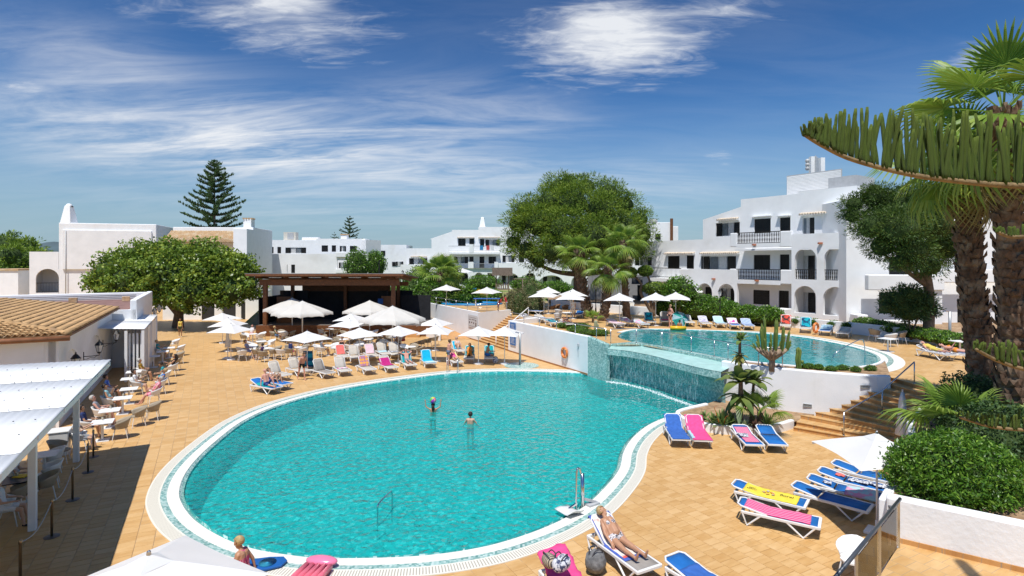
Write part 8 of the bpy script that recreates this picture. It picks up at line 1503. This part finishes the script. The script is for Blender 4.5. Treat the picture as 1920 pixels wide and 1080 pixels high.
# the two women nearest the pool rim
pw = Vector((*W(457, 1060, .3).to_2d(), .0)); person('blonde woman in a pink striped swimsuit sitting on the pool rim', (pw.x, pw.y, .03), hdg((-.95, .1)), dict(P=(0, 0, .13), t=(0, .12, 1), h=(0, .25, 1), hf=(-.25, 1, -.35), arms=(((.15, .35, -.9), (0, .5, -.85)), ((.35, -.25, -.9), (.1, -.1, -1))), legs=(((-.12, 1, .05), (0, 1, -.12), (0, .3, 1)), ((.12, 1, .05), (0, 1, -.12), (0, .3, 1)))), {'chest': ('pinkstripe', .25, 1), 'belly': 'pinkstripe', 'hip': 'pinkstripe', 'breast': 'pinkstripe'}, hair='blond', fem=True, fat=1.22, skin=1, vox=.010)
pose = lie(38, (((.25, -.02, -.98), (.05, .12, -1)), ((.25, .0, -.98), (.0, .15, -1))), 0, (.12, -.80, .62)); pose['hf'] = (-.55, .55, .6)
person('blonde woman in a black and white bikini sunbathing asleep', LW0+Vector((0, 0, .03)), LRZ, pose, {'breast': 'bikini', 'hip': 'bikini'}, hair='blond', fem=True, fat=1.24, skin=1, vox=.010, scale=1.0)
# upper terrace
U_ = dict(z=UZ, vox=.026)
pp('woman in a black bikini standing at the upper pool', 1257, 614, (-.8, -.5), stand((HIP, HIP)), BIK('black'), hair='blond', fem=True, fat=1.12, skin=2, **U_); pp('child climbing out on the yellow float', 1274, 619, (.2, 1), sit(z=.25, out=1.0), SHORTS('navy'), skin=1, scale=.75, **U_); pp('long haired woman in white standing among the terrace loungers', 1075, 597, (-.3, -1), stand(), DRESS('white'), fem=True, longhair=True, skin=1, **U_)
for lb, h, f_, an, c, kw in (('tanned woman lying behind the terrace railing', (1052, 602), (1076, 611), 12, BIK('black'), dict(fem=True, skin=3)), ('bather in sunglasses beside the shaggy palms', (1765, 660), (1838, 668), 12, BIK('orange'), dict(fem=True, skin=2, glasses=True)), ('reading bather on the dark toweled lounger', (1722, 655), (1790, 668), 15, {'breast': 'yellow', 'chest': 'yellow', 'hip': 'yellow', 'belly': 'yellow', 'thigh': 'yellow'}, dict(hair='grey', skin=2))):
    lo, rz = fit(h, f_, UZ, .3); person(lb, lo, rz+(math.pi if 'reading' in lb else 0)*0, lie(an, (HEADA, LAP) if 'sung' in lb else (SIDE, SIDE)), c, vox=.024, **kw)
p = Wd(934, 584, 51); person('lifeguard in red bending over the terrace railing', (p.x, 52.5, 1.98), hdg((1, .2)), stand((FWD, FWD), (0, .6, 1)), TEE('red', 'red'), skin=3, vox=.026); person('second lifeguard in a red shirt with a grey towel', (Wd(950, 584, 54).x, 54.0, 1.98), hdg((-1, .1)), stand((FWD, LAP), (0, .3, 1)), {**TEE('red', 'grey'), 'thigh': 'grey', 'shin': 'grey'}, skin=3, vox=.026)
for lb, x, c, kw in (('man in a white cap and pale clothes walking up the path', 777, {**TEE('white', 'lilac'), 'thigh': 'lilac', 'shin': 'lilac'}, dict(hat='white')), ('woman in dark clothes beside the man in a white cap', 767, {**TEE('black', 'black'), 'thigh': 'black'}, dict(fem=True, skin=1))):
    p = Wd(x, 586, 62); person(lb, (p.x, p.y, 1.15), hdg((.1, 1)), stand(walk=.1), c, vox=.028, **kw)
bpy.data.scenes.remove(TS)
